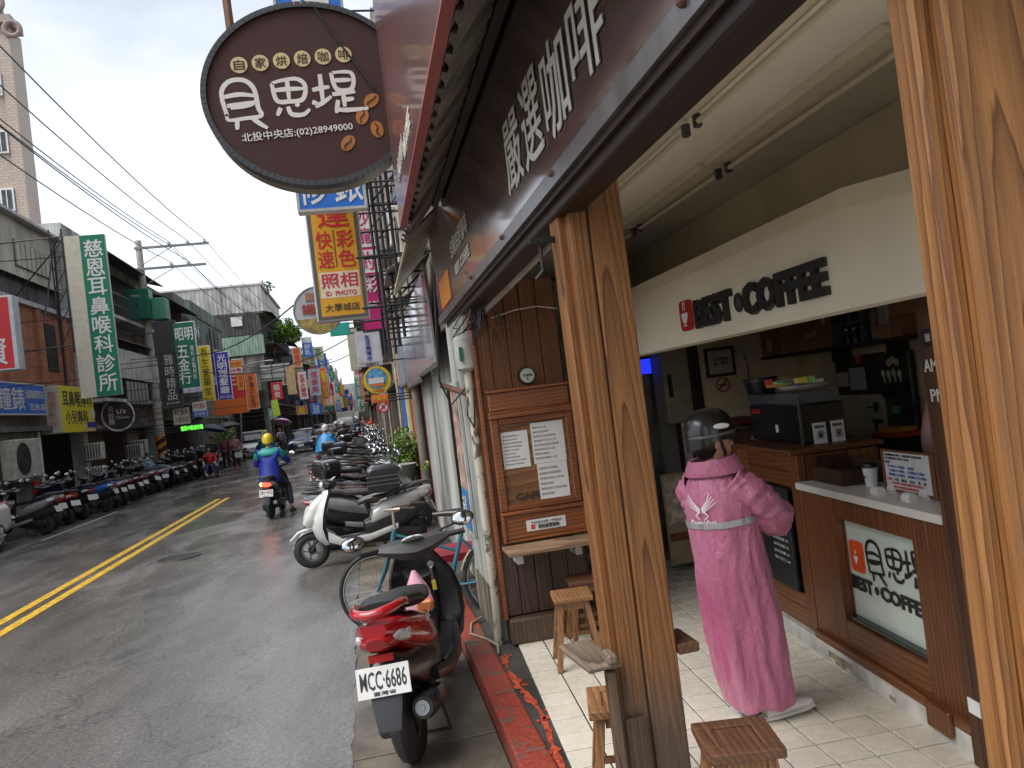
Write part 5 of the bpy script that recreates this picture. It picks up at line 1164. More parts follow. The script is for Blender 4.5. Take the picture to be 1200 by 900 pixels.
# the white one whose nose points out to the road
put(protoA, -.22, 9.95, R(98), 'white', 'white scooter with its nose out on the road behind the teal bicycle', first=True, lean=.05)
right_anchor = [(12, 'close behind the white nose-out scooter'), (14.5, 'in the right row short of the leafy bush'), (18, 'in the right row beside the leafy bush'), (23, 'in the right row beside the blue cape rider'), (30, 'in the right row beyond the blue cape rider'), (45, 'in the far right row near the round road sign'), (200, 'far down the right hand kerb')]
left_anchor = [(22.5, 'at the left kerb before the brick house'), (25.5, 'at the left kerb below the yellow clinic sign'), (29, 'at the left kerb in front of the air conditioner units'), (33, 'at the left kerb just before the striped pole'), (37, 'at the left kerb beside the striped pole'), (42, 'at the left kerb behind the wheelchair'), (48, 'at the left kerb near the umbrella couple'), (200, 'far down the left hand kerb')]
def anchor(tab, y):
    for lim, s_ in tab:
        if y < lim: return s_
random.seed(42)
protos = [(protoB, 'round-nosed'), (protoC, 'slim'), (protoD, 'boxed'), (protoA, 'sporty')]
usedp = {protoA.name}
count = {}
def lab(adj, colname, anc, prt):
    d = {'boxed': 'scooter with black top box', 'slim': 'slim scooter', 'round-nosed': 'round-lamped scooter', 'sporty': 'sporty scooter'}[adj]
    l = '%s %s%s' % (colname, d, anc)
    count.setdefault(l, []).append(None); return l
bylab = {}
def track(o):
    bylab.setdefault(o['label'], []).append(o)
put_first = set()
rows_ = []
ORD = ['first', 'second', 'third', 'fourth', 'fifth', 'sixth', 'seventh', 'eighth', 'ninth', 'tenth', 'eleventh', 'twelfth', 'thirteenth', 'fourteenth', 'fifteenth', 'sixteenth', 'seventeenth', 'eighteenth', 'nineteenth'] + [a + b_ for a in ('twenty', 'thirty', 'forty') for b_ in ('-' + q if q else ' th' for q in ('', 'first', 'second', 'third', 'fourth', 'fifth', 'sixth', 'seventh', 'eighth', 'ninth'))]
ORD = [{'twenty th': 'twentieth', 'thirty th': 'thirtieth', 'forty th': 'fortieth'}.get(o, o) for o in ORD]
y = 11.15
k = 0
while y < 62:
    c_ = random.choice(['black'] * 4 + ['grey'] * 3 + ['silver'] * 5 + ['white'] * 5 + ['red', 'maroon', 'blue', 'green', 'cream'])
    ai = random.choice((0, 0, 1, 1, 2, 3)) if y > 12.5 else (1, 0, 3)[k % 3]
    if k < 3: c_ = ('silver', 'black', 'white')[k]
    rows_.append(('R', y, c_, ai, k)); y += random.uniform(.56, .74) * (1 if y < 35 else 1.15); k += 1
y = 19.3; k = 0
lseq = [('silver', 0), ('white', 3), ('red', 3), ('black', 1), ('blue', 3), ('blue', 1), ('white', 1), ('silver', 3), ('black', 0), ('purple', 3), ('silver', 1), ('white', 0), ('white', 3), ('silver', 0), ('white', 1)]
while y < 66:
    c_ = lseq[k][0] if k < len(lseq) else random.choice(['black'] * 3 + ['grey'] * 2 + ['white'] * 5 + ['silver'] * 4 + ['purple', 'red', 'red', 'blue', 'maroon'])
    ai = lseq[k][1] if k < len(lseq) else random.choice((0, 1, 1, 2, 3))
    if 49.5 < y: break
    rows_.append(('L', y, c_, ai, k)); y += random.choice((.68, .75, .85, 1.0, 1.35)) if y < 36 else random.uniform(.62, .8); k += 1
lowme = low_scooter().mesh('scooter', None, True); lowme.materials.append(BLACK)
LOWOBJ = []
for side_, y, c_, ai, k in rows_:
    pr, adj = protos[ai]; far = y > 40
    if side_ == 'R':
        x = -.1 + random.uniform(-.22, .2); rz = R(random.uniform(-66, -56)) if True else 0    # tails to the road, bars to the shops
        rz = R(-70 + random.uniform(-15, 13)); anc = anchor(right_anchor, y)
    else:
        x = -8.05 + random.uniform(-.12, .12); rz = R(72 + random.uniform(-17, 15)); anc = anchor(left_anchor, y)
    l = lab(adj, c_, (', %s past the white nose-out scooter' if side_ == 'R' else ', %s past the white car at the left kerb') % ORD[min(k, 44)], None)
    if far:
        o = bpy.data.objects.new('parked_scooter', lowme); COL.objects.link(o); o.location = (x, y, .006); o.rotation_euler = (0, 0, rz)
        o.material_slots[0].link = 'OBJECT'; o.material_slots[0].material = SC_COL[c_]
        l = '%s scooter %s' % (c_, anc); o['label'] = l; o['category'] = 'scooter'
    else:
        first = pr.name not in usedp; usedp.add(pr.name)
        o = put(pr, x, y, rz, c_, l, first=first, scale=random.uniform(.92, 1.06), lean=random.uniform(.02, .09) * (1 if side_ == 'L' else 1))
    track(o)
for l, os_ in bylab.items():
    if len(os_) > 1:
        for o in os_: o['group'] = 'alike: ' + l if False else l.replace(' scooter', ' scooters', 1)
# tarp-covered scooter on the left
tp_ = thing('covered_scooter', 'scooter under a crumpled dark blue tarpaulin at the left kerb before the striped pole', 'scooter', (-8.05, 31.0, 0))
rg = []
for i, (yy, w, zt_) in enumerate(((-1.0, .12, .72), (-.85, .28, .85), (-.4, .34, .92), (0, .3, .85), (.25, .42, 1.12), (.45, .38, 1.15), (.7, .2, .75))):
    rg.append([Vector((w * s_ * (1 + .1 * noise.noise(Vector((s_ * 3, yy * 3, q)))), yy + .05 * noise.noise(Vector((s_ * 5, yy, q * 4))), q)) for s_, q in ((-1, .3), (-1.05, .5), (-.9, zt_ * .8), (-.4, zt_), (0, zt_ * 1.02), (.4, zt_), (.9, zt_ * .8), (1.05, .5), (1, .3))])
part('tarpaulin', MB().rings(rg, cap=False).xf(Matrix.Translation((-8.05, 31.0, 0)) @ Matrix.Rotation(R(52), 4, 'Z')), M((.05, .09, .14), .35, var=.5, scale=5, bmp=.6), tp_, w=True, smooth=True)
for yy in (-.62, .62): part('wheel', MB().torus((0, yy, .22), .17, .05, 'X', 20, 8), RUBW, tp_).rotation_euler = (0, 0, R(52))
tbx = thing('top_box', 'black ribbed carrier box strapped on the seat of the white nose-out scooter', 'box', (.12, 9.75, .8))
part('box', MB().loft([(.12, 9.52, 1.0, .17, .13), (.12, 9.56, 1.0, .20, .16), (.12, 9.92, 1.0, .20, .16), (.12, 9.96, 1.0, .17, .13)], 20, 5), PLB, tbx, w=True, smooth=True)
for k in range(3): part('rib', MB().bb(-.085, .325, 9.505, 9.53, .93 + .05 * k, .945 + .05 * k), DGREY, tbx, w=True, bevel=.004)
# grey basket hanging in the right row
bsk = thing('wire_basket', 'grey cloth-lined basket carried on a scooter in the right row near the small bicycle', 'basket', (.55, 12.4, .6))
part('basket', MB().lathe([(.16, .62), (.24, .95), (.25, .97), (.22, .95), (.15, .66)], (.45, 12.2, 0), n=20), M((.28, .28, .27), .6, bmp=.4, scale=10), bsk, w=True, smooth=True)
bicycle('small old bicycle with pale tyres leaning by the red column past the scooters', (.78, 14.3, .1), R(12), GREY, .1, saddle=False)
# ------------------------------------------------------------------ people
def skin(nodes, edges, root=0, sub=1):
    """continuous body: nodes {name: (pos, rx, ry)}"""
    me = bpy.data.meshes.new('b'); keys = list(nodes); idx = {k: i for i, k in enumerate(keys)}
    me.from_pydata([nodes[k][0] for k in keys], [(idx[a], idx[b]) for a, b in edges], [])
    o = bpy.data.objects.new('b', me); TMP.collection.objects.link(o)
    md = o.modifiers.new('s', 'SKIN'); md.use_smooth_shade = True
    for i, k in enumerate(keys):
        v = me.skin_vertices[0].data[i]; v.radius = (nodes[k][1], nodes[k][2] if len(nodes[k]) > 2 else nodes[k][1]); v.use_root = (i == root)
    s2 = o.modifiers.new('u', 'SUBSURF'); s2.levels = sub; s2.render_levels = sub
    TMP.view_layers[0].update(); dg = TMP.view_layers[0].depsgraph; ev = o.evaluated_get(dg); res = bpy.data.meshes.new_from_object(ev, depsgraph=dg)
    bpy.data.objects.remove(o); bpy.data.meshes.remove(me); res.shade_smooth(); return res
def hand_nodes(nd, ed, name, wrist, d, side, s=1.0, curl=0.6):
    """palm and five fingers growing from the wrist along d"""
    d = Vector(d).normalized(); sd = Vector(side).normalized(); dn = d.cross(sd).normalized(); w = Vector(wrist)
    nd[name + 'palm'] = (w + d * .05 * s, .026 * s, .018 * s); ed.append((name, name + 'palm'))
    for k, ln in enumerate((.072, .082, .076, .06)):
        base = w + d * .085 * s + sd * (.027 - .018 * k) * s; a = name + 'f%d' % k
        nd[a + '0'] = (base, .010 * s); nd[a + '1'] = (base + (d * math.cos(curl * .6) + dn * math.sin(curl * .6)) * ln * .5 * s, .0085 * s)
        nd[a + '2'] = (Vector(nd[a + '1'][0]) + (d * math.cos(curl * 1.8) + dn * math.sin(curl * 1.8)) * ln * .5 * s, .007 * s)
        ed += [(name + 'palm', a + '0'), (a + '0', a + '1'), (a + '1', a + '2')]
    nd[name + 't0'] = (w + d * .035 * s + sd * .035 * s, .011 * s); nd[name + 't1'] = (w + d * .07 * s + sd * .055 * s + dn * .02 * s, .009 * s)
    ed += [(name + 'palm', name + 't0'), (name + 't0', name + 't1')]
def figure(name, label, loc, rz, pose, top, bottom, shoes=None, helmet=None, hair=None, group=None, hands=True, cat='person', fine=True):
    """pose: joint positions, x right, y forward"""
    t = thing(name, label, cat, loc, rz, group)
    P = {k: Vector(v) for k, v in pose.items()}
    nd = {'pel': (P['pel'], .13, .10), 'waist': (P['pel'].lerp(P['neck'], .4), .125, .095), 'chest': (P['pel'].lerp(P['neck'], .78), .145, .10), 'neck': (P['neck'], .055, .055), 'nk2': (P['neck'].lerp(P['head'], .45), .05)}
    ed = [('pel', 'waist'), ('waist', 'chest'), ('chest', 'neck'), ('neck', 'nk2')]
    for s_ in 'lr':
        nd['sh' + s_] = (P['sh' + s_], .055); nd['el' + s_] = (P['el' + s_], .04); nd['wr' + s_] = (P['wr' + s_], .026)
        ed += [('chest', 'sh' + s_), ('sh' + s_, 'el' + s_), ('el' + s_, 'wr' + s_)]
        nd['hip' + s_] = (P['hip' + s_], .085); nd['kn' + s_] = (P['kn' + s_], .055); nd['an' + s_] = (P['an' + s_], .036); nd['toe' + s_] = (P['toe' + s_], .035)
        ed += [('pel', 'hip' + s_), ('hip' + s_, 'kn' + s_), ('kn' + s_, 'an' + s_), ('an' + s_, 'toe' + s_)]
        if hands: hand_nodes(nd, ed, 'wr' + s_, P['wr' + s_], P['wr' + s_] - P['el' + s_], (1 if s_ == 'l' else -1, .0, .3))
    part('body', skin(nd, ed, 0, 1), None, t).data.materials.append(SKIN)
    # head with face
    h = P['head']; fwd = Vector(pose.get('look', (0, 1, 0))).normalized(); rot = fwd.to_track_quat('Y', 'Z').to_matrix()
    hm = MB().ell(h, (.075, .095, .115), 16, 12, rot); hd = part('head', hm, SKIN, t, smooth=True)
    fc = MB().ell(h + rot @ Vector((0, .098, -.01)), (.012, .018, .022), 8, 6, rot)
    for s_ in (-1, 1): fc.ell(h + rot @ Vector((s_ * .076, -.005, -.01)), (.010, .02, .03), 8, 6, rot)
    part('nose_and_ears', fc, SKIN, hd, smooth=True)
    for s_ in (-1, 1): part('eye', MB().ell(h + rot @ Vector((s_ * .03, .088, .012)), (.011, .006, .006), 8, 5, rot), INK, hd)
    part('mouth', MB().ell(h + rot @ Vector((0, .088, -.052)), (.022, .006, .006), 8, 5, rot), M((.35, .1, .09), .5), hd)
    if hair: part('hair', MB().ell(h + rot @ Vector((0, -.020, .035)), (.088, .100, .105), 14, 10, rot), hair, hd, smooth=True)
    if helmet: put_helmet(t, h, rot, helmet)
    # clothes follow the body
    jn = {'a': (P['pel'] + (P['neck'] - P['pel']) * .02, .17, .135), 'b': (P['pel'].lerp(P['neck'], .4), .165, .13), 'c': (P['pel'].lerp(P['neck'], .76), .18, .135), 'd': (P['pel'].lerp(P['neck'], .97), .085, .085)}
    je = [('a', 'b'), ('b', 'c'), ('c', 'd')]
    for s_ in 'lr':
        jn['s' + s_] = (P['sh' + s_], .078); jn['e' + s_] = (P['el' + s_], .066); jn['w' + s_] = (P['el' + s_].lerp(P['wr' + s_], .93), .05); je += [('c', 's' + s_), ('s' + s_, 'e' + s_), ('e' + s_, 'w' + s_)]
    j = part('jacket', skin(jn, je, 0, 2 if fine else 1), None, t); j.data.materials.append(top)
    tn = {'a': (P['pel'], .14, .115)}; te = []
    for s_ in 'lr':
        tn['h' + s_] = (P['hip' + s_], .10); tn['k' + s_] = (P['kn' + s_], .075); tn['m' + s_] = (P['kn' + s_].lerp(P['an' + s_], .92), .058); te += [('a', 'h' + s_), ('h' + s_, 'k' + s_), ('k' + s_, 'm' + s_)]
    part('trousers', skin(tn, te, 0, 1), None, t).data.materials.append(bottom)
    for s_ in 'lr':
        d = (P['toe' + s_] - P['an' + s_]); d.z = 0; d = d.normalized() if d.length > 1e-3 else Vector((0, 1, 0)); q = d.to_track_quat('Y', 'Z').to_matrix(); zz = P['toe' + s_].z
        part('shoe', MB().loft([(0, -.07, .04, .035, .045), (0, 0, .04, .042, .045), (0, .10, .03, .048, .032), (0, .18, .025, .04, .025)], 12, 2.6).xf(Matrix.Translation(Vector((P['an' + s_].x, P['an' + s_].y, zz - .035))) @ q.to_4x4()), shoes or BLACK, t, smooth=True)
    return t
def put_helmet(t, h, rot, mat, strap=True, k_=1.0):
    rot = rot @ Matrix.Scale(.94, 3)
    rg = []
    for i in range(9):
        a = PI / 2 * i / 8; z = .135 * math.sin(a) + .03; q = math.cos(a) ** .8 if i < 8 else .02
        rg.append([h + rot @ Vector((.118 * q * math.cos(b), -.012 + .138 * q * math.sin(b), z)) for b in [2 * PI * k / 24 for k in range(24)]])
    low = [[h + rot @ Vector((.118 * math.cos(b), -.012 + .138 * math.sin(b), .03 - dz * (0.35 + .65 * max(0, -math.sin(b))))) for b in [2 * PI * k / 24 for k in range(24)]] for dz in (.085, .04)]
    hl = part('helmet', MB().rings(low + rg), mat, t, smooth=True)
    part('peak', MB().loft([(0, .10, .055, .085, .008, .15), (0, .16, .045, .075, .006, .2), (0, .19, .038, .05, .004, .2)], 12, 2.5).xf(Matrix.Translation(h) @ rot.to_4x4()), BLACK, hl, smooth=True)
    st_ = MB()
    for s_ in (-1, 1): st_.tube([h + rot @ Vector((s_ * .10, .0, .02)), h + rot @ Vector((s_ * .075, .035, -.07)), h + rot @ Vector((0, .04, -.125))], .008, 6)
    part('strap', st_, BLACK, hl); return hl
RIDE = dict(pel=(0, -.30, .86), neck=(0, -.16, 1.36), head=(0, -.11, 1.53), shl=(-.19, -.17, 1.30), shr=(.19, -.17, 1.30), ell=(-.30, -.02, 1.06), elr=(.30, -.02, 1.06), wrl=(-.30, .23, 1.05), wrr=(.30, .23, 1.05),
            hipl=(-.10, -.26, .84), hipr=(.10, -.26, .84), knl=(-.17, .14, .76), knr=(.17, .14, .76), anl=(-.14, .12, .40), anr=(.14, .12, .40), toel=(-.14, .24, .345), toer=(.14, .24, .345))
STAND = dict(pel=(0, 0, .92), neck=(0, .0, 1.42), head=(0, .03, 1.58), shl=(-.18, 0, 1.36), shr=(.18, 0, 1.36), ell=(-.24, .0, 1.08), elr=(.24, .0, 1.08), wrl=(-.24, .1, .86), wrr=(.24, .1, .86),
             hipl=(-.09, 0, .88), hipr=(.09, 0, .88), knl=(-.10, .10, .48), knr=(.10, -.03, .48), anl=(-.10, .08, .09), anr=(.10, -.16, .09), toel=(-.10, .18, .035), toer=(.10, -.06, .035))
def cloth(col, r=.45): return M(col, r, var=.2, scale=5, bmp=.15)

# rider in the road
rs = build_scooter('ridden_scooter', 'dark grey scooter with glowing tail lamp ridden by the rider in blue and teal', M((.06, .06, .065), .25, coat=.6), style=0, plate='281·HGJ', lit=True)
rs.location = (-2.0, 16.5, .002); rs.rotation_euler = (0, R(2), R(-4)); rs['category'] = 'scooter'
pose = dict(RIDE); pose.update(anr=(.33, -.12, .14), toer=(.34, -.0, .06), knr=(.28, .05, .58), elr=(.34, -.03, 1.08))
rd = figure('person', 'scooter rider in a blue and teal jacket and yellow helmet, one foot down', (-2.0, 16.5, .0), R(-4), pose, cloth((.012, .03, .30)), cloth((.03, .035, .06)), BLACK, M((.72, .52, .02), .25, coat=.6), None)
yoke = skin({'a': (Vector((0, -.205, 1.20)), .182, .145), 'b': (Vector((0, -.17, 1.33)), .15, .115), 'c': (Vector((0, -.16, 1.40)), .08, .08), 'l': (Vector((-.2, -.165, 1.29)), .088), 'r': (Vector((.2, -.165, 1.29)), .088), 'l2': (Vector((-.27, -.08, 1.16)), .078), 'r2': (Vector((.29, -.08, 1.17)), .078)}, [('a', 'b'), ('b', 'c'), ('b', 'l'), ('b', 'r'), ('l', 'l2'), ('r', 'r2')], 0, 2)
part('jacket_yoke', yoke, None, rd).data.materials.append(cloth((.01, .26, .22)))
tailm = MB().rings([[Vector((w * math.cos(a), -.30 + d * math.sin(a) + yo, z)) for a in [2 * PI * k / 20 for k in range(20)]] for z, w, d, yo in ((.70, .22, .19, -.03), (.80, .215, .18, -.02), (.95, .20, .16, .02), (1.1, .19, .15, .05))]); part('jacket_skirt', tailm, cloth((.012, .03, .30)), rd, smooth=True)

# rider with blue cape, black rider behind, and others
def cape(t, mat, pts):
    part('cape', MB().rings([[Vector((w * math.cos(a) * (1 + .06 * math.sin(5 * a + z * 4)), yo + d * math.sin(a), z)) for a in [2 * PI * k / 24 for k in range(24)]] for z, w, d, yo in pts]), mat, t, smooth=True)
CAPE = ((.62, .34, .42, -.22), (.8, .36, .42, -.18), (1.0, .34, .36, -.14), (1.2, .27, .25, -.14), (1.32, .19, .17, -.15), (1.40, .09, .09, -.15))
def rider(label, loc, rz, topc, helm, scol, capec=None, slabel='', botc=(.03, .035, .05), w_=True):
    index_children()
    s_ = dup(protoC, (loc[0], loc[1], .003), rz, slabel, None, None, mats_for(scol)); s_['category'] = 'scooter'; s_.name = 'ridden_scooter'; s_.rotation_euler = (0, 0, rz)
    p = figure('person', label, (loc[0], loc[1], 0), rz, RIDE, cloth(topc), cloth(botc), BLACK, M(helm, .25, coat=.6), fine=False)
    if capec: cape(p, M(capec, .4, var=.2, bmp=.3), CAPE)
    return p
rider('rider in a bright sky blue rain cape and white helmet passing the parked row', (-1.25, 25.2), R(-20), (.02, .2, .5), (.6, .6, .58), 'grey', (.03, .25, .55), 'grey scooter under the rider in the bright blue cape')
rider('rider in black with a silver helmet and blue jeans coming up behind the blue cape', (-.95, 31.5), R(175), (.015, .015, .017), (.4, .4, .4), 'silver', None, 'pale scooter under the rider in black coming towards the camera', (.06, .12, .3))
rider('rider in a green and yellow rain cape crossing by the parked white car', (-6.0, 47.5), R(60), (.03, .35, .25), (.6, .5, .05), 'blue', (.03, .32, .22), 'blue scooter under the rider in the green cape')
rider('rider with a white helmet far ahead behind the rider in black', (-1.6, 42), R(180), (.05, .05, .06), (.6, .6, .6), 'white', None, 'white scooter of the far rider heading for the camera')
rider('far rider in a dark blue coat among the traffic', (-.6, 54), R(178), (.03, .05, .12), (.1, .1, .1), 'black', None, 'black scooter of the far rider in the dark blue coat')
rider('far rider in grey beside the cars', (-2.2, 60), R(180), (.2, .2, .2), (.5, .5, .5), 'red', None, 'red scooter of the far rider in grey')
def umbrella(label, loc, col, r=.55, tilt=(0, 0), pan=None):
    t = thing('umbrella', label, 'umbrella', loc); M3 = Matrix.Rotation(tilt[0], 4, 'X') @ Matrix.Rotation(tilt[1], 4, 'Y')
    rg = []
    for i in range(7):
        q = i / 6; a = q * 1.15; rg.append([Vector((r * math.sin(a) / math.sin(1.15) * math.cos(2 * PI * k / 32) * (1 - .07 * abs(math.sin(4 * 2 * PI * k / 32)) * q), r * math.sin(a) / math.sin(1.15) * math.sin(2 * PI * k / 32) * (1 - .07 * abs(math.sin(4 * 2 * PI * k / 32)) * q), .75 + .24 * (math.cos(a) - math.cos(1.15)) / (1 - math.cos(1.15)))) for k in range(32)])
    rg[0] = [Vector((.002 * math.cos(k), .002 * math.sin(k), .995)) for k in range(32)]
    part('canopy', MB().rings(rg, cap=False).xf(M3), M(col, .5, var=.1), t, smooth=True)
    part('shaft', MB().tube([(0, 0, 0), (0, 0, 1.04)], .007, 6).xf(M3), STEEL, t); rb = MB()
    for k in range(8):
        a = 2 * PI * k / 8; rb.tube([(0, 0, .95), (r * .5 * math.cos(a), r * .5 * math.sin(a), .90), (r * .97 * math.cos(a), r * .97 * math.sin(a), .75)], .004, 4)
    part('ribs', rb.xf(M3), STEEL, t); part('handle', MB().tube([(0, 0, 0), (0, 0, -.06), (.03, 0, -.09), (.06, 0, -.06)], .01, 6).xf(M3), BLACK, t); return t
# wheelchair
SIT = dict(pel=(0, -.05, .52), neck=(0, -.10, 1.02), head=(0, -.06, 1.18), shl=(-.18, -.1, .96), shr=(.18, -.1, .96), ell=(-.24, .0, .72), elr=(.2, .05, .80), wrl=(-.2, .2, .66), wrr=(.1, .14, .95),
           hipl=(-.09, 0, .5), hipr=(.09, 0, .5), knl=(-.11, .38, .52), knr=(.11, .38, .52), anl=(-.11, .42, .16), anr=(.11, .42, .16), toel=(-.11, .53, .10), toer=(.11, .53, .10))
wc = thing('wheelchair', 'steel wheelchair with black seat rolling towards the camera along the left scooter row', 'wheelchair', (-6.6, 34.2, 0), R(186))
for s_ in (-1, 1):
    w_ = part('big_wheel', MB().torus((s_ * .28, -.12, .30), .285, .016, 'X', 32, 6), RUBW, wc, smooth=True); part('hand_rim', MB().torus((s_ * .31, -.12, .30), .25, .008, 'X', 28, 6), CHROME, w_)
    sp_ = MB()
    for k in range(12): sp_.tube([(s_ * .28, -.12, .30), (s_ * .28, -.12 + .27 * math.cos(k * PI / 6), .30 + .27 * math.sin(k * PI / 6))], .002, 4)
    part('spokes', sp_, CHROME, w_); part('caster', MB().torus((s_ * .22, .32, .09), .07, .018, 'X', 16, 6), RUBW, wc)
    part('side_frame', MB().tube([(s_ * .24, -.26, .92), (s_ * .24, -.24, .50), (s_ * .24, .28, .48), (s_ * .22, .32, .12)], .012, 6).tube([(s_ * .24, -.24, .70), (s_ * .24, .14, .70), (s_ * .24, .16, .48)], .012, 6).tube([(s_ * .2, .34, .4), (s_ * .16, .48, .12)], .01, 6), CHROME, wc)
    part('footrest', MB().bb(s_ * .04, s_ * .2, .42, .58, .06, .075), BLACK, wc)
part('seat', MB().bb(-.22, .22, -.22, .24, .44, .47), BLACK, wc); part('backrest', MB().bb(-.22, .22, -.27, -.25, .48, .88), BLACK, wc)
figure('person', 'seated person in a red top and purple trousers in the wheelchair', (-6.6, 34.2, 0), R(186), SIT, cloth((.5, .01, .015)), cloth((.05, .02, .12)), M((.3, .05, .06), .5), None, HAIR, fine=False)
pw = dict(STAND); pw.update(wrl=(-.2, .38, 1.0), wrr=(.2, .38, 1.0), ell=(-.24, .1, 1.08), elr=(.24, .1, 1.08))
figure('person', 'person in dark clothes pushing the wheelchair under a navy umbrella', (-6.57, 34.85, 0), R(186), pw, cloth((.02, .02, .025)), cloth((.02, .02, .03)), BLACK, None, HAIR, fine=False)
umbrella('navy blue umbrella tilted over the wheelchair', (-6.55, 34.35, 1.25), (.03, .045, .09), .58, (R(-10), R(12)))
wk = dict(STAND); wk.update(wrr=(.1, .22, 1.25), elr=(.22, .08, 1.1))
figure('person', 'walking person in a pink coat carrying a pale bag under the black umbrella', (-6.15, 38.0, 0), R(190), wk, cloth((.40, .16, .17)), cloth((.02, .02, .025)), BLACK, None, HAIR, fine=False)
figure('person', 'walking person in dark red beside the pink coat under the black umbrella', (-6.65, 38.3, 0), R(188), STAND, cloth((.22, .05, .06)), cloth((.015, .015, .02)), BLACK, None, HAIR, fine=False)
umbrella('black umbrella held over the two walkers on the left', (-6.35, 38.0, 1.3), (.04, .04, .045), .62, (R(-4), R(-4)))
cb_ = thing('shopping_bag', 'pale green shopping bag carried by the walker in pink', 'bag', (-6.0, 37.7, .55)); part('bag', MB().loft([(-5.98, 37.66, .70, .17, .13), (-5.98, 37.8, .70, .17, .13)], 12, 4), M((.5, .58, .52), .5), cb_, w=True); part('handle', MB().tube([(-6.08, 37.73, .83), (-5.98, 37.73, .95), (-5.88, 37.73, .83)], .008, 6), M((.5, .58, .52), .5), cb_, w=True)
figure('person', 'pedestrian holding a pink and white umbrella beside the dark blue car', (-5.3, 50, 0), R(185), wk, cloth((.3, .25, .3)), cloth((.03, .03, .05)), BLACK, None, HAIR, fine=False)
umbrella('pink and white umbrella beside the dark blue hatchback', (-5.25, 49.8, 1.3), (.55, .3, .45), .6, (R(-20), R(10)))
for k, (x_, y_, c_, l_) in enumerate(((-.2, 60, (.3, .08, .05), 'far pedestrian in a rust red top walking in the road'), (.3, 47, (.55, .06, .02), 'person in bright orange standing at the right kerb by the columns'), (-7.3, 62, (.1, .12, .3), 'far pedestrian in dark blue at the left kerb'), (-.9, 72, (.05, .05, .05), 'far pedestrian in black in the traffic'))):
    figure('person', l_, (x_, y_, 0), R(170 + 30 * k), STAND, cloth(c_), cloth((.03, .03, .04)), BLACK, None, HAIR, fine=False)

# barista inside
kp = SMX @ Vector((1.10, 1.38, .12))
bar = dict(STAND); bar = {k: tuple(Vector(v) * .98) for k, v in bar.items()}
figure('person', 'barista in a pale pink top half hidden behind the dark counter post', tuple(kp), R(-60), bar, cloth((.5, .27, .25)), cloth((.02, .02, .02)), BLACK, None, HAIR)

# ------------------------------------------------------------------ the woman in the pink raincoat
def mat_coat():
    m, t, b = _nm('pink_raincoat'); v = coords(t)
    f = noisef(t, v, 2.2, 5); c = ramp(t, f, [(.3, (.40, .105, .20)), (.7, (.55, .185, .31))]).outputs[0]
    # darker pink patch low on the back
    s_ = t.nodes.new('ShaderNodeVectorMath'); s_.operation = 'DISTANCE'; tc_n = t.nodes.new('ShaderNodeTexCoord')
    mp_ = t.nodes.new('ShaderNodeMapping'); mp_.inputs['Scale'].default_value = (1.6, 1, .95); t.links.new(tc_n.outputs['Object'], mp_.inputs[0])
    nv = t.nodes.new('ShaderNodeTexNoise'); nv.inputs['Scale'].default_value = 5; t.links.new(v, nv.inputs['Vector'])
    ad_ = t.nodes.new('ShaderNodeVectorMath'); ad_.operation = 'MULTIPLY_ADD'; ad_.inputs[1].default_value = (.25, .25, .25); t.links.new(nv.outputs['Color'], ad_.inputs[0]); t.links.new(mp_.outputs[0], ad_.inputs[2])
    t.links.new(ad_.outputs[0], s_.inputs[0]); s_.inputs[1].default_value = (-.08, -.08, .55)
    c = mix(t, ramp(t, s_.outputs['Value'], [(.22, (.8,) * 3), (.25, (0, 0, 0))]).outputs[0], c, (.42, .06, .175))
    t.links.new(c, b.inputs['Base Color']); b.inputs['Roughness'].default_value = .3; b.inputs['Sheen Weight'].default_value = .15
    cr_ = noisef(t, coords(t, (1, 1, .45)), 11, 6, .6, .8); cr2 = noisef(t, coords(t, (2, 2, 1)), 30, 3)
    a_ = t.nodes.new('ShaderNodeMath'); a_.operation = 'MULTIPLY_ADD'; a_.inputs[1].default_value = .3; t.links.new(cr2, a_.inputs[0]); t.links.new(cr_, a_.inputs[2]); bump(t, b, a_.outputs[0], .8, .025)
    b.inputs['Subsurface Weight'].default_value = .0
    return m
COAT = mat_coat()
WL_ = Vector((1.725, 3.52, .124)); HD = R(30) - PI / 2   # heading: towards the counter and slightly away
wm = thing('person', 'woman in a long pink raincoat and black helmet ordering at the wooden counter', 'person', tuple(WL_), HD)
# local axes: x right, y forward; seen from behind her right shoulder
P = dict(pel=(0, 0, .80), neck=(0, .02, 1.21), head=(0, .055, 1.345), shl=(-.17, .01, 1.15), shr=(.17, .01, 1.15), ell=(-.17, .18, .94), elr=(.20, .15, .93), wrl=(-.06, .32, .98), wrr=(.06, .32, .98), hipl=(-.08, 0, .76), hipr=(.08, 0, .76),
         knl=(-.08, .03, .42), knr=(.08, .02, .42), anl=(-.07, .0, .08), anr=(.075, .02, .08), toel=(-.08, .12, .03), toer=(.09, .14, .03))
P = {k: Vector(v) for k, v in P.items()}
nd = {'pel': (P['pel'], .12, .09), 'waist': (Vector((0, 0, .96)), .105, .08), 'chest': (Vector((0, .01, 1.10)), .125, .09), 'neck': (P['neck'], .048), 'nk2': (P['neck'].lerp(P['head'], .5), .045)}
ed = [('pel', 'waist'), ('waist', 'chest'), ('chest', 'neck'), ('neck', 'nk2')]
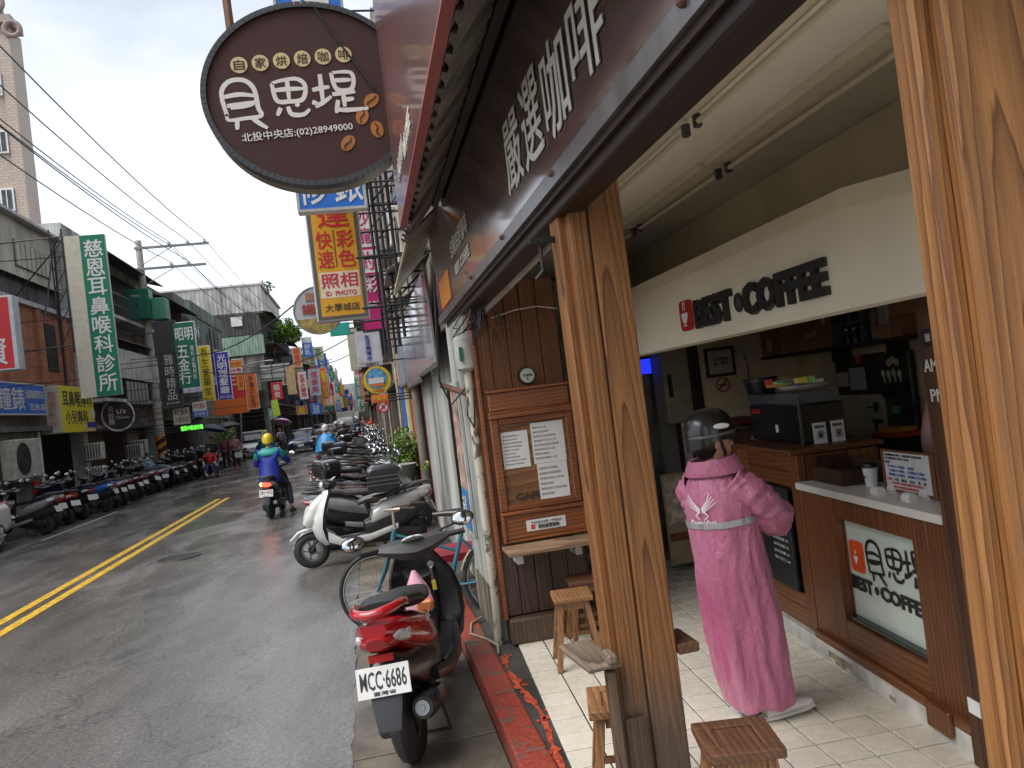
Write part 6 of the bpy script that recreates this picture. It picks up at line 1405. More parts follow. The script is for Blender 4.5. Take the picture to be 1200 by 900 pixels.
for s_ in 'lr':
    nd['sh' + s_] = (P['sh' + s_] * .8 + Vector((0, 0, .2)), .032); nd['el' + s_] = (P['el' + s_], .034); nd['wr' + s_] = (P['wr' + s_], .024); ed += [('chest', 'sh' + s_), ('sh' + s_, 'el' + s_), ('el' + s_, 'wr' + s_)]
    nd['hip' + s_] = (P['hip' + s_], .08); nd['kn' + s_] = (P['kn' + s_], .05); nd['an' + s_] = (P['an' + s_], .034); nd['toe' + s_] = (P['toe' + s_], .03); ed += [('pel', 'hip' + s_), ('hip' + s_, 'kn' + s_), ('kn' + s_, 'an' + s_), ('an' + s_, 'toe' + s_)]
    hand_nodes(nd, ed, 'wr' + s_, P['wr' + s_], P['wr' + s_] - P['el' + s_], (1 if s_ == 'l' else -1, 0, .2), .9)
part('body', skin(nd, ed, 0, 2), None, wm).data.materials.append(SKIN)
h = P['head']; rot = Vector((.56, .83, -.1)).normalized().to_track_quat('Y', 'Z').to_matrix()
hrg = []
for z, wx, fy_, by in ((-.125, .02, .055, -.0), (-.115, .04, .075, .0), (-.085, .058, .086, .03), (-.045, .068, .089, .06), (0, .073, .086, .088), (.04, .074, .084, .096), (.08, .066, .072, .088), (.11, .045, .045, .06), (.122, .01, .01, .02)):
    hrg.append([h + rot @ Vector((wx * math.cos(a), (fy_ if math.sin(a) > 0 else by) * math.sin(a), z)) for a in [2 * PI * k / 24 for k in range(24)]])
hd = part('head', MB().rings(hrg), SKIN, wm, smooth=True)
part('nose', MB().rings([[h + rot @ Vector((wx * math.cos(a), .078 + dy * math.sin(a) * .5 + dy * .5, z)) for a in [2 * PI * k / 10 for k in range(10)]] for z, wx, dy in ((.028, .007, .010), (.0, .009, .018), (-.022, .014, .032), (-.032, .012, .020))]), SKIN, hd, smooth=True)
er = MB(); ey = MB()
for s_ in (-1, 1):
    er.ell(h + rot @ Vector((s_ * .074, -.005, -.012)), (.008, .018, .03), 10, 8, rot); ey.ell(h + rot @ Vector((s_ * .03, .076, .006)), (.013, .009, .006), 10, 6, rot)
part('ear', er, SKIN, hd, smooth=True); part('eye', ey, INK, hd, smooth=True); part('mouth', MB().ell(h + rot @ Vector((0, .082, -.06)), (.022, .010, .008), 10, 6, rot), M((.4, .1, .09), .4), hd, smooth=True)
part('hair', MB().ell(h + rot @ Vector((0, -.03, .01)), (.082, .085, .105), 20, 12, rot), HAIR, hd, smooth=True)
gl_ = MB()
for s_ in (-1, 1): gl_.torus(h + rot @ Vector((s_ * .034, .098, .006)), .02, .0025, 'Y', 18, 5).tube([h + rot @ Vector((s_ * .055, .095, .008)), h + rot @ Vector((s_ * .078, 0, .005))], .0025, 5)
part('glasses', gl_, BLACK, hd)
hl = put_helmet(wm, h + Vector((0, 0, .008)), rot, M((.008, .008, .009), .28, coat=.35, var=.02))
part('white_emblem', MB().ell(h + rot @ Vector((.108, .01, .075)), (.004, .042, .014), 14, 6, rot @ Matrix.Rotation(R(-6), 3, 'Y')), M((.7, .7, .7), .3), hl, smooth=True)
part('band', MB().torus(h + rot @ Vector((0, -.012, .035)), .124, .005, 'Z', 36, 6, ry=.008), M((.1, .1, .1), .3), hl, smooth=True)
# coat body with folds
def ridge(v): return 1 - abs(v) * 2
def cfold(a, z, fold):
    c, q = math.cos(a), math.sin(a)
    f = 1 + fold * (.05 * math.sin(5 * a + 1.2 + 1.1 * math.sin(z * 2.6)) + .032 * math.sin(9 * a + z * 3.1) + .016 * math.sin(16 * a - z * 4))
    f += .045 * ridge(noise.noise(Vector((c * 2.4 + z * 1.4, q * 2.4, z * 3.2)))) - .03
    f += .028 * ridge(noise.noise(Vector((c * 5 - z * 3, q * 5 + 7, z * 6)))) - .014 + .012 * ridge(noise.noise(Vector((c * 11, q * 11 + 3, z * 13))))
    return f
NR = 120; rg = []
prof_c = [(.065, .175, .150, .00), (.075, .18, .155, .0), (.18, .19, .165, 0), (.32, .20, .172, 0), (.48, .205, .172, -.005), (.64, .20, .165, -.008), (.80, .195, .155, -.008), (.94, .19, .145, -.003), (1.04, .185, .14, .0), (1.12, .175, .125, .005), (1.17, .15, .11, .01), (1.205, .115, .092, .015), (1.225, .085, .08, .02)]
fine_p = []
for i in range(len(prof_c) - 1):
    for k in range(7):
        q = k / 7; fine_p.append(tuple(a * (1 - q) + b * q for a, b in zip(prof_c[i], prof_c[i + 1])))
fine_p.append(prof_c[-1])
for z, rx, ry_, yo in fine_p:
    ring = []; fold = max(0, min(1, (1.05 - z) / .8)); rx *= .93
    for k in range(NR):
        a = 2 * PI * k / NR
        f = cfold(a, z, fold)
        ring.append(Vector((rx * f * math.cos(a), yo + ry_ * f * math.sin(a), z + (.012 * math.sin(5 * a) if z < .1 else 0))))
    rg.append(ring)
part('raincoat', MB().rings(rg, cap=False), COAT, wm, smooth=True)
def sleeve(sd):
    s_ = 1 if sd == 'r' else -1
    path = [(s_ * .11, .01, 1.135), (s_ * .15, .02, 1.10), (s_ * (.18 if s_ > 0 else .15), .06, 1.03), (s_ * (.195 if s_ > 0 else .15), .11, .965), (s_ * (.19 if s_ > 0 else .14), .16, .93), (s_ * .15, .22, .93), (s_ * .10, .28, .955), (s_ * .07, .31, .975)]
    rad = [.07, .08, .082, .08, .08, .075, .065, .055]
    P2 = []; R2 = []
    for i in range(len(path) - 1):
        for k in range(7):
            q = k / 7; P2.append(Vector(path[i]).lerp(Vector(path[i + 1]), q)); R2.append((rad[i] * (1 - q) + rad[i + 1] * q) * (1 + .05 * math.sin(i * 4 + k * 1.6)))
    P2.append(Vector(path[-1])); R2.append(rad[-1])
    mb = MB().tube(P2, R2, 36, False)
    mb.v = [v + (v - Vector((s_ * .17, .1, 1))).normalized() * (.022 * ridge(noise.noise(v * 9)) + .012 * ridge(noise.noise(v * 21 + Vector((3, 1, 0)))) - .012) for v in mb.v]
    part('sleeve', mb, COAT, wm, smooth=True)
sleeve('r'); sleeve('l')
col_r = [[Vector((rx * math.cos(a), .018 + ry_ * math.sin(a) + lean * math.sin(a), z)) for a in [2 * PI * k / 32 for k in range(32)]] for z, rx, ry_, lean in ((1.19, .105, .09, 0), (1.225, .09, .088, 0), (1.265, .10, .10, .005), (1.27, .112, .112, .005), (1.235, .135, .130, 0), (1.195, .155, .125, 0))]
part('collar', MB().rings(col_r, cap=False), COAT, wm, smooth=True)
def wrap(z0, z1, a0, a1, mat, nm, out_=.004):
    """strip lying on the coat"""
    def rr(z):
        for i in range(len(prof_c) - 1):
            if prof_c[i][0] <= z <= prof_c[i + 1][0]:
                q = (z - prof_c[i][0]) / (prof_c[i + 1][0] - prof_c[i][0]); return [a * (1 - q) + b * q for a, b in zip(prof_c[i], prof_c[i + 1])]
        return prof_c[-1]
    mb = MB(); n = 40; rings = []
    for z in (z0, z1):
        _, rx, ry_, yo = rr(z); rx *= .93; row = []
        for k in range(n + 1):
            a = a0 + (a1 - a0) * k / n; fold = max(0, min(1, (1.05 - z) / .8))
            f = cfold(a, z, fold)
            row.append(Vector(((rx + out_) * f * math.cos(a), yo + (ry_ + out_) * f * math.sin(a), z)))
        rings.append(row)
    mb.add(rings[0] + rings[1], [(k, k + 1, n + 2 + k, n + 1 + k) for k in range(n)]); part(nm, mb, mat, wm, smooth=True)
wrap(.955, .985, PI, 2 * PI, M((.36, .36, .38), .35, metal=.3), 'reflective_band', .006)
# wing emblem and script printed on the back
def on_back(px, pz):
    """px: metres across the back from its middle (positive = her right), pz height"""
    a = -PI / 2 + px / .165; rx, ry_ = .198, .152
    return Vector((rx * math.cos(a), ry_ * math.sin(a), pz)), a
em = MB()
def bstroke(pts, w_):
    P_ = []
    for i in range(len(pts) - 1):
        for k in range(5): P_.append((pts[i][0] + (pts[i + 1][0] - pts[i][0]) * k / 5, pts[i][1] + (pts[i + 1][1] - pts[i][1]) * k / 5))
    P_.append(pts[-1]); n = len(P_); A = []; B = []
    for i, p in enumerate(P_):
        q0, q1 = P_[max(0, i - 1)], P_[min(n - 1, i + 1)]; dx, dz = q1[0] - q0[0], q1[1] - q0[1]; l = math.hypot(dx, dz) or 1; ww = w_ * (1 - .6 * i / n)
        A.append(on_back(p[0] - dz / l * ww, p[1] + dx / l * ww)[0]); B.append(on_back(p[0] + dz / l * ww, p[1] - dx / l * ww)[0])
    em.add(A + B, [(i, i + 1, n + i + 1, n + i) for i in range(n - 1)])
for s_ in (-1, 1):
    for k in range(4): bstroke([(s_ * .004, 1.035 + .006 * k), (s_ * .035, 1.055 + .012 * k), (s_ * (.075 - .008 * k), 1.085 + .014 * k)], .0035)
    bstroke([(s_ * .012, 1.04), (s_ * .03, 1.02), (s_ * .008, 1.0)], .004)
vs_, fs_ = glyphs('Poncho', .03); xs_ = [p[0] for p in vs_]
em.add([on_back(-.07 + p[0] * .042 + .25 * p[1] * .03, .992 - .012 + p[1] * .03 - .0)[0] for p in vs_], fs_)
part('back_print', em, M((.75, .68, .72), .4), wm)
# shoes
SHW = M((.62, .6, .54), .55, bmp=.2, scale=12)
for s_, a in ((-1, 'anl'), (1, 'anr')):
    q = Matrix.Translation((P[a].x + s_ * .02, P[a].y - .02, .0)) @ Matrix.Rotation(R(-18 * s_ - 12), 4, 'Z')
    sh = part('shoe', MB().loft([(0, -.075, .045, .032, .035), (0, -.04, .05, .038, .04), (0, .04, .05, .042, .036), (0, .11, .042, .045, .026), (0, .165, .035, .034, .018)], 18, 2.4).xf(q), SHW, wm, smooth=True)
    part('sole', MB().loft([(0, -.085, .014, .03, .013), (0, -.04, .014, .042, .013), (0, .05, .014, .046, .013), (0, .13, .014, .044, .013), (0, .175, .014, .028, .011)], 18, 3).xf(q), M((.55, .53, .48), .6), sh, smooth=True)
    part('bow', MB().ell((-.014, .085, .078), (.014, .008, .007), 8, 5).ell((.014, .085, .078), (.014, .008, .007), 8, 5).xf(q), SHW, sh, smooth=True)

wm.rotation_euler = (0, R(0), HD); wm.matrix_basis = Matrix.Translation(WL_) @ Matrix.Rotation(R(-5), 4, 'Y') @ Matrix.Rotation(HD, 4, 'Z')
# ------------------------------------------------------------------ street materials
def mat_brick(name='brick_wall', c1=(.46, .15, .06), c2=(.32, .09, .04), mo=(.20, .15, .11), ax=(0, 0, 0), sc=1.0):
    m, t, b = _nm(name); a = t.nodes.new('ShaderNodeTexCoord'); sx = t.nodes.new('ShaderNodeSeparateXYZ'); cx = t.nodes.new('ShaderNodeCombineXYZ'); t.links.new(a.outputs['Object'], sx.inputs[0]); t.links.new(sx.outputs['Y'], cx.inputs['X']); t.links.new(sx.outputs['Z'], cx.inputs['Y']); br = t.nodes.new('ShaderNodeTexBrick'); t.links.new(cx.outputs[0], br.inputs['Vector'])
    br.inputs['Color1'].default_value = (*c1, 1); br.inputs['Color2'].default_value = (*c2, 1); br.inputs['Mortar'].default_value = (*mo, 1); br.inputs['Scale'].default_value = sc
    br.inputs['Brick Width'].default_value = .22; br.inputs['Row Height'].default_value = .07; br.inputs['Mortar Size'].default_value = .008
    t.links.new(mix(t, .5, br.outputs['Color'], ramp(t, noisef(t, coords(t), 1.2, 5), [(.3, (.45,) * 3), (.7, (1.3,) * 3)]).outputs[0], 'MULTIPLY'), b.inputs['Base Color']); b.inputs['Roughness'].default_value = .85; return m
BRICK = mat_brick(ax=(R(90), 0, R(90)))
def mat_towertile():
    m, t, b = _nm('tower_tile'); a = t.nodes.new('ShaderNodeTexCoord'); sx = t.nodes.new('ShaderNodeSeparateXYZ'); cx = t.nodes.new('ShaderNodeCombineXYZ'); ad = t.nodes.new('ShaderNodeMath'); t.links.new(a.outputs['Object'], sx.inputs[0]); t.links.new(sx.outputs['X'], ad.inputs[0]); t.links.new(sx.outputs['Y'], ad.inputs[1]); t.links.new(ad.outputs[0], cx.inputs['X']); t.links.new(sx.outputs['Z'], cx.inputs['Y']); br = t.nodes.new('ShaderNodeTexBrick'); t.links.new(cx.outputs[0], br.inputs['Vector'])
    br.inputs['Color1'].default_value = (.50, .41, .34, 1); br.inputs['Color2'].default_value = (.44, .36, .30, 1); br.inputs['Mortar'].default_value = (.30, .24, .20, 1); br.inputs['Scale'].default_value = 1
    br.inputs['Brick Width'].default_value = .3; br.inputs['Row Height'].default_value = .15; br.inputs['Mortar Size'].default_value = .012; t.links.new(br.outputs['Color'], b.inputs['Base Color']); b.inputs['Roughness'].default_value = .6; return m
def mat_stained(name, lo, hi, rough=.85, sc=.6):
    m, t, b = _nm(name); f = noisef(t, coords(t, (1, 1, .18)), sc * 2.2, 7, .65, .4); g = noisef(t, coords(t), sc * 1.1, 5)
    c = ramp(t, f, [(.32, tuple(x * .35 for x in lo)), (.5, lo), (.7, hi)]).outputs[0]
    t.links.new(mix(t, .45, c, ramp(t, g, [(.35, (.5,) * 3), (.65, (1.2,) * 3)]).outputs[0], 'MULTIPLY'), b.inputs['Base Color']); b.inputs['Roughness'].default_value = rough; return m
WALLS = [mat_stained('stained_wall_grey', (.22, .21, .19), (.40, .385, .36)), mat_stained('stained_wall_cream', (.24, .21, .16), (.42, .38, .30)), mat_stained('stained_wall_green', (.16, .20, .17), (.30, .36, .31)),
         mat_stained('stained_wall_brown', (.12, .09, .07), (.24, .19, .15)), mat_stained('stained_wall_white', (.44, .45, .43), (.62, .63, .60)), mat_stained('stained_tile_pink', (.26, .19, .16), (.40, .32, .28))]
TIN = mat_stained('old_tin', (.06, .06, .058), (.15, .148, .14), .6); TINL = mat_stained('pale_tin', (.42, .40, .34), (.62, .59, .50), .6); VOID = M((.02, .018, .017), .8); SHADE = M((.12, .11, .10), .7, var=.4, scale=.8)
GLASSW = M((.05, .06, .065), .12, var=.4, scale=3)
def corr(mb, o, r, u, w, h, pitch=.12, d=.02):
    """corrugated sheet"""
    o, r, u = Vector(o), Vector(r), Vector(u); n = r.cross(u); k = int(w / pitch * 2); P = []
    for i in range(k + 1): P.append(o + r * (w * i / k) + n * (d if i % 2 else 0))
    mb.add(P + [p + u * h for p in P], [(i, i + 1, k + 2 + i, k + 1 + i) for i in range(k)]); return mb
def windows(t, s_, x, ys, zs, wy, wz, near=True, frame=STEEL):
    for y in ys:
        for z in zs:
            f = part('window', MB().bb(x, x + s_ * .06, y, y + .06, z, z + wz).bb(x, x + s_ * .06, y + wy - .06, y + wy, z, z + wz).bb(x, x + s_ * .06, y + .061, y + wy - .061, z + wz - .06, z + wz).bb(x, x + s_ * .06, y + .061, y + wy - .061, z, z + .06).bb(x, x + s_ * .05, y + wy / 2 - .03, y + wy / 2 + .03, z + .061, z + wz - .061), frame, t, w=True)
            part('pane', MB().bb(x + s_ * .005, x + s_ * .02, y + .061, y + wy - .061, z + .061, z + wz - .061), GLASSW, f, w=True)
def arcade(name, label, s_, x, y0, y1, h, wm_, depth=9, z1=3.3, storeys=None, balcony=False, roof=None, fine=True, extra=None, par=True):
    """shop house: columns and an open arcade below, upper storeys above; s_ = +1 faces +x (left side of the street)"""
    t = thing(name, label, 'building', (x - s_ * depth / 2, (y0 + y1) / 2, 0)); xb = x - s_ * depth
    part('upper_wall', MB().bb(xb, x, y0 + .01, y1 - .01, z1, h), wm_, t, w=True)
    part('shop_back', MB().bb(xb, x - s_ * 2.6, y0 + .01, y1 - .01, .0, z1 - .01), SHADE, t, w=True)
    for yy in (y0 + .02, y1 - .42): part('column', MB().bb(x - s_ * .45, x - s_ * .02, yy, yy + .4, 0, z1 - .01), wm_, t, w=True)
    part('signboard_beam', MB().bb(x - s_ * .3, x + s_ * .10, y0 + .02, y1 - .02, z1 - .55, z1 + .2), random.choice(WALLS), t, w=True)
    if par: part('parapet', MB().bb(x - s_ * .2, x + s_ * .06, y0 + .02, y1 - .02, h - .01, h + random.uniform(.2, .9)), wm_, t, w=True)
    if roof: part('roof_shed', MB().bb(x - s_ * 6, x - s_ * .8, y0 + .3, y1 - .3, h, h + random.uniform(1.2, 2.4)), roof, t, w=True)
    n = storeys or max(1, int((h - z1) / 2.9)); k = max(1, int((y1 - y0) / 2.6)); st = (y1 - y0) / k
    if balcony:
        for q in range(n):
            z = z1 + .1 + q * (h - z1) / n; b_ = part('balcony', MB().bb(x, x + s_ * .8, y0 + .15, y1 - .15, z, z + .12), wm_, t, w=True)
            rl = MB(); 
            for i in range(int((y1 - y0) / .45)): rl.cyl((x + s_ * .77, y0 + .2 + .45 * i, z + .12), (x + s_ * .77, y0 + .2 + .45 * i, z + .95), .012, n=5)
            rl.bb(x + s_ * .75, x + s_ * .79, y0 + .15, y1 - .15, z + .95, z + .99).bb(x + s_ * .75, x + s_ * .79, y0 + .15, y1 - .15, z + .5, z + .53); part('railing', rl, DGREY, b_, w=True)
            part('recess', MB().bb(x - s_ * .2, x + s_ * .015, y0 + .5, y1 - .5, z + .2, z + 2.2), VOID, t, w=True)
            rp = part('awning', MB().add([(x, y0 + .1, z + 2.6), (x, y1 - .1, z + 2.6), (x + s_ * 1.0, y1 - .1, z + 2.3), (x + s_ * 1.0, y0 + .1, z + 2.3), (x, y0 + .1, z + 2.64), (x, y1 - .1, z + 2.64), (x + s_ * 1.0, y1 - .1, z + 2.34), (x + s_ * 1.0, y0 + .1, z + 2.34)], [(0, 1, 2, 3), (7, 6, 5, 4), (0, 3, 7, 4), (3, 2, 6, 7), (2, 1, 5, 6)]), TIN, t, w=True)
    else:
        windows(t, s_, x, [y0 + st * (i + .5) - .75 for i in range(k)], [z1 + .9 + q * (h - z1) / n for q in range(n)], 1.5, 1.25)
    return t
def clutter(s_, x, y0, y1, z0, z1, n, seed, where):
    """units, pipes and cages on a facade"""
    random.seed(seed)
    for k in range(n):
        y = random.uniform(y0, y1 - 1); z = random.uniform(z0, z1)
        a_ = aircon('%s outdoor fan unit %s' % (('grey', 'cream', 'white')[k % 3], where), (x + s_ * .03, y, z), s_, .8, .58, 'x', 'outdoor fan units ' + where)
        if k % 2 == 0:
            w_ = random.uniform(.1, .2); solo('drain_pipe', MB().tube([(x + s_ * .08, y + 1.1, .3), (x + s_ * .08, y + 1.1, z1 + 1)], .05, 6), random.choice((PEEL_, LGREY, DGREY)), 'thin drain pipe on the facades ' + where, 'pipe', 'drain pipes ' + where)
PEEL_ = M((.42, .40, .34), .7, var=.3)
# air conditioner
def aircon(label, loc, s_=1, w_=.85, hh=.6, face='x', group=None):
    t = thing('air_conditioner', label, 'air conditioner', loc, 0, group); x, y, z = loc; d = .32
    if face == 'x':
        part('case', MB().bb(x, x + s_ * d, y, y + w_, z, z + hh), M((.50, .48, .42), .5, var=.2), t, w=True, bevel=.02)
        for k in range(3): part('fan_ring', MB().torus((x + s_ * (d + .005), y + w_ * .36, z + hh * .5), hh * (.14 + .13 * k), .008, 'X', 20, 5), DGREY, t, w=True)
        part('fan_well', MB().cyl((x + s_ * (d + .001), y + w_ * .36, z + hh * .5), (x + s_ * (d + .004), y + w_ * .36, z + hh * .5), hh * .42, n=24), VOID, t, w=True)
    else:
        part('case', MB().bb(x, x + w_, y, y + d, z, z + hh), M((.50, .48, .42), .5, var=.2), t, w=True, bevel=.02)
        g = MB()
        for a in range(6): g.bb(x + w_ * (.06 + .15 * a), x + w_ * (.14 + .15 * a), y - .012, y - .001, z + .05, z + hh - .05)
        part('grille', g, SHADE, t, w=True)
    part('bracket', MB().bb(x - .02 if s_ > 0 else x, x + s_ * d, y + .05, y + .09, z - .05, z - .005), RUST, t, w=True); return t
# sign maker: o lower left corner of the lettered face
def sign(name, label, o, r, w, h, th, body, face, texts, frame=None, cat='sign', arm=None, inset=.03):
    o, r = Vector(o), Vector(r); u = Z; n = r.cross(u); c = o + r * (w / 2)
    t = thing(name, label, cat, tuple(c)); 
    def bx(u0, u1, v0, v1, d0, d1):
        P = [o + r * a + u * b_ + n * d_ for d_ in (d0, d1) for a, b_ in ((u0, v0), (u1, v0), (u1, v1), (u0, v1))]; mb = MB(); mb.add(P, [(0, 1, 2, 3), (7, 6, 5, 4), (0, 4, 5, 1), (1, 5, 6, 2), (2, 6, 7, 3), (3, 7, 4, 0)]); return mb
    part('cabinet', bx(0, w, 0, h, -th, 0), body, t, w=True, bevel=.008)
    if frame: part('frame', bx(0, w, 0, inset, 0.001, .012).add(bx(0, w, h - inset, h, .001, .012).v, [tuple(f) for f in bx(0, w, 0, 1, 0, 1).f]).add(bx(0, inset, inset + .001, h - inset - .001, .001, .012).v, bx(0, 1, 0, 1, 0, 1).f).add(bx(w - inset, w, inset + .001, h - inset - .001, .001, .012).v, bx(0, 1, 0, 1, 0, 1).f), frame, t, w=True)
    for i, f_ in enumerate(face):
        mt, a0, b0, a1, b1 = f_; part('face', bx(a0 * w, a1 * w, b0 * h, b1 * h, .001, .004 + .0015 * i), mt, t, w=True)
    for tx in texts:
        s_, mt, a0, b0, a1, b1, vert = tx[:7]; L = MB()
        letters(L, s_, o + r * (a0 * w) + u * (b0 * h) + n * .008, r, u, (a1 - a0) * w, (b1 - b0) * h, tx[7] if len(tx) > 7 else .018, vert, depth=.003, lift=.0); part('lettering', L, mt, t, w=True)
    if arm is not None:
        side = w if arm > 0 else 0; mb = MB()
        for q in (.12, .5, .88): 
            a = o + r * side + u * (h * q) - n * th * .5; mb.tube([a, a + r * arm], .012, 5)
        part('bracket', mb, BLACK, t, w=True)
    return t
WH = M((.66, .66, .64), .45, var=.05); CR = M((.55, .52, .42), .5, var=.08); GRN = M((.0, .17, .09), .4, var=.05); NAVY = M((.015, .03, .30), .4, var=.05); BLU = M((.01, .14, .55), .4, var=.05); YEL = M((.72, .62, .02), .4, var=.05)
AMB = M((.66, .33, .02), .4, var=.05); REDS = M((.55, .02, .03), .4, var=.05); PNK = M((.50, .02, .17), .4, var=.05); ORG_ = M((.72, .16, .025), .45, var=.05); MAR = M((.06, .03, .032), .45); DKG = M((.05, .05, .052), .5); CRM = M((.60, .55, .38), .45, var=.05); LIME = M((.45, .65, .06), .5)
# ------------------------------------------------------------------ left side, near
random.seed(77)
LX = -9.5
bh = thing('brick_house', 'old red brick house with dark tin storey above at the left edge', 'building', (-13, 21, 0))
part('brick_wall', MB().bb(-16, LX, 12.0, 28.6, 3.9, 6.3), BRICK, bh, w=True); part('tin_storey', corr(MB(), (LX - .35, 12, 6.35), Y, Z, 16.6, 1.35, .3, .03), TIN, bh, w=True)
part('tin_return', corr(MB(), (-16, 28.55, 6.35), -X, Z, 0, 0) if False else MB().bb(-16, LX - .36, 12, 28.6, 6.31, 7.7), TIN, bh, w=True)
part('gutter', MB().bb(LX - .3, LX + .12, 12, 28.6, 6.28, 6.42), LGREY, bh, w=True)
for yy in (23.3, 25.6, 27.6): part('brick_pier', MB().bb(LX, LX + .1, yy, yy + .35, 3.9, 6.25), BRICK, bh, w=True)
part('iron_frame', MB().tube([(LX + .2, 27.0, 3.9), (LX + .2, 27.3, 8.6)], .04, 5).tube([(LX + .2, 27.3, 8.6), (LX + .2, 25.9, 6.0)], .03, 5), BLACK, bh, w=True)
part('window', MB().bb(LX, LX + .03, 26.3, 27.1, 4.4, 5.9), VOID, bh, w=True)
part('upper_tin', corr(MB(), (LX - .15, 12, 7.2), Y, Z, 16.6, 1.75, .25, .04), TINL, bh, w=True); part('upper_block', MB().bb(-18, LX - .17, 12, 28.6, 7.701, 8.95), TINL, bh, w=True); part('upper_roof', MB().bb(-18, LX + .1, 12, 28.65, 8.96, 9.05), LGREY, bh, w=True)
vw = part('vent_window', MB().bb(LX - .12, LX - .1, 25.0, 27.6, 7.5, 8.3), SHADE, bh, w=True)
for k in range(7): part('louvre', MB().bb(LX - .1, LX - .06, 25.05 + .36 * k, 25.3 + .36 * k, 7.52, 8.28), TINL, vw, w=True)
part('ground_wall', MB().bb(-16, LX, 12, 24.9, 0, 2.5), mat_stained('mossy_concrete', (.17, .165, .13), (.38, .36, .30)), bh, w=True)
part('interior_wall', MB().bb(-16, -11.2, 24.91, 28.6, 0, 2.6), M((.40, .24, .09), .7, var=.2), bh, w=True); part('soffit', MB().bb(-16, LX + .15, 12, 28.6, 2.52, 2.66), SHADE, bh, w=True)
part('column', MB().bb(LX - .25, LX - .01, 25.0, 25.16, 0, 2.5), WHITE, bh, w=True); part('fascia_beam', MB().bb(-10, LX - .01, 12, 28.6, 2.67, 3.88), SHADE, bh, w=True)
part('red_banner', MB().bb(LX + .01, LX + .04, 24.2, 24.75, .1, 1.1), REDS, bh, w=True)
aircon('large cream outdoor air conditioner unit on the mossy wall at the left edge', (LX + .01, 22.4, 1.22), 1, 1.75, 1.08)
sign('shop_sign', 'blue shop sign with white writing and phone number over the left edge shopfront', (-9.3, 17.5, 2.98), Y, 7.75, .90, .25, WH, [(BLU, .005, .04, .995, .96)], [('鐘錶', WH, .60, .15, .81, .85, 0), ('太陽眼鏡專售店', WH, .82, .52, .98, .80, 0, .01), ('TEL:2891-3856', WH, .85, .14, .99, .36, 0, .01)], WH)
ys_ = sign('clinic_sign', 'yellow box sign with black ear nose throat writing and cream side panel', (-9.1, 25.75, 2.40), Y, 2.95, 1.48, .6, CR, [(YEL, .005, .005, .995, .995)], [('耳鼻喉專科', INK, .08, .55, .95, .90, 0), ('小兒專科', INK, .12, .18, .78, .48, 0), ('TEL:2891-0277', WH, .64, .02, .97, .13, 0, .01)])
part('side_face', MB().bb(-9.69, -9.11, 25.73, 25.745, 2.43, 3.85), CR, ys_, w=True); L = MB(); letters(L, '慈恩診所', (-9.40, 25.73, 2.52), X, Z, .22, 1.2, .01, True); part('lettering', L, M((.5, .15, .14), .5), ys_, w=True)
part('number_plate', MB().bb(-9.092, -9.085, 27.9, 28.8, 2.53, 2.72), NAVY, ys_, w=True); part('badge', MB().cyl((-9.09, 28.55, 3.0), (-9.08, 28.55, 3.0), .17, n=24), WH, ys_, w=True)
gs = sign('clinic_tower_sign', 'tall green vertical clinic sign with large white characters and a cream side strip', (-7.24, 22, 3.15), X, 1.0, 4.32, .12, WH, [(CR, .0, .0, .38, 1), (GRN, .385, .002, .998, .998)], [('慈恩耳鼻喉科診所', WH, .47, .025, .92, .975, 1, .022)], None, arm=-1.9)
lt = MB()
for x_ in (-7.62, -7.32):
    lt.tube([(x_, 22.1, 4.4), (x_, 22.1, 7.7)], .022, 5)
for k in range(6): lt.tube([(-7.62, 22.1, 4.6 + .5 * k), (-7.32, 22.1, 5.1 + .5 * k)], .012, 4).tube([(-7.62, 22.1, 4.6 + .5 * k), (-7.32, 22.1, 4.6 + .5 * k)], .012, 4)
lt.tube([(-9.5, 22.1, 7.4), (-7.3, 22.1, 7.5)], .02, 5).tube([(-9.5, 22.1, 5.0), (-7.3, 22.1, 7.4)], .02, 5).tube([(-9.5, 22.1, 4.5), (-7.3, 22.1, 4.6)], .02, 5); part('lattice', lt, BLACK, gs, w=True)
sign('shop_sign', 'red box sign with white characters cut by the left edge of the picture', (-8.3, 17, 3.58), X, 1.63, 1.5, .3, M((.5, .55, .6), .4), [(WH, .01, .01, .96, .99), (REDS, .02, .02, .955, .98)], [('檳榔資', WH, .12, .08, .88, .45, 0), ('大王', WH, .2, .52, .8, .92, 0)], None, arm=-1.2)
# second left house: balconies
L2 = arcade('shop_house', 'dark shop house with open balconies and railings behind the green clinic sign', 1, LX, 28.7, 38.2, 9.7, WALLS[4], storeys=2, balcony=True, par=False)
part('white_siding', MB().bb(LX + .81, LX + .86, 30.3, 37.8, 4.3, 5.4), M((.5, .49, .45), .6, var=.3, streak=True), L2, w=True)
sd_ = part('shutter_row', MB().bb(LX - .3, LX - .2, 28.9, 31.2, .1, 2.6), W_DPOST, L2, w=True)
for k in range(6): part('drape', MB().bb(LX + .82, LX + .86, 31.2 + .5 * k, 31.5 + .5 * k, 3.35, 4.2), M((.3, .29, .26), .8), L2, w=True)
part('wall_panel', MB().bb(LX - .2, LX - .05, 33.6, 35.2, .1, 2.4), mat_stained('tan_wall', (.16, .13, .09), (.30, .25, .18)), L2, w=True)
sign('shop_sign', 'maroon cafe sign board with white lettering right of the yellow clinic sign', (-9.38, 28.8, 2.4), Y, 3.9, 1.15, .1, DKG, [(M((.10, .06, .06), .5), .005, .01, .995, .99)], [("Li's House", WH, .06, .08, .45, .24, 0), ('館', WH, .02, .5, .12, .85, 0)])
rsn = thing('round_sign', 'round dark sign with white rim hanging before the maroon cafe sign board', 'sign', (-8.6, 30.5, 2.3))
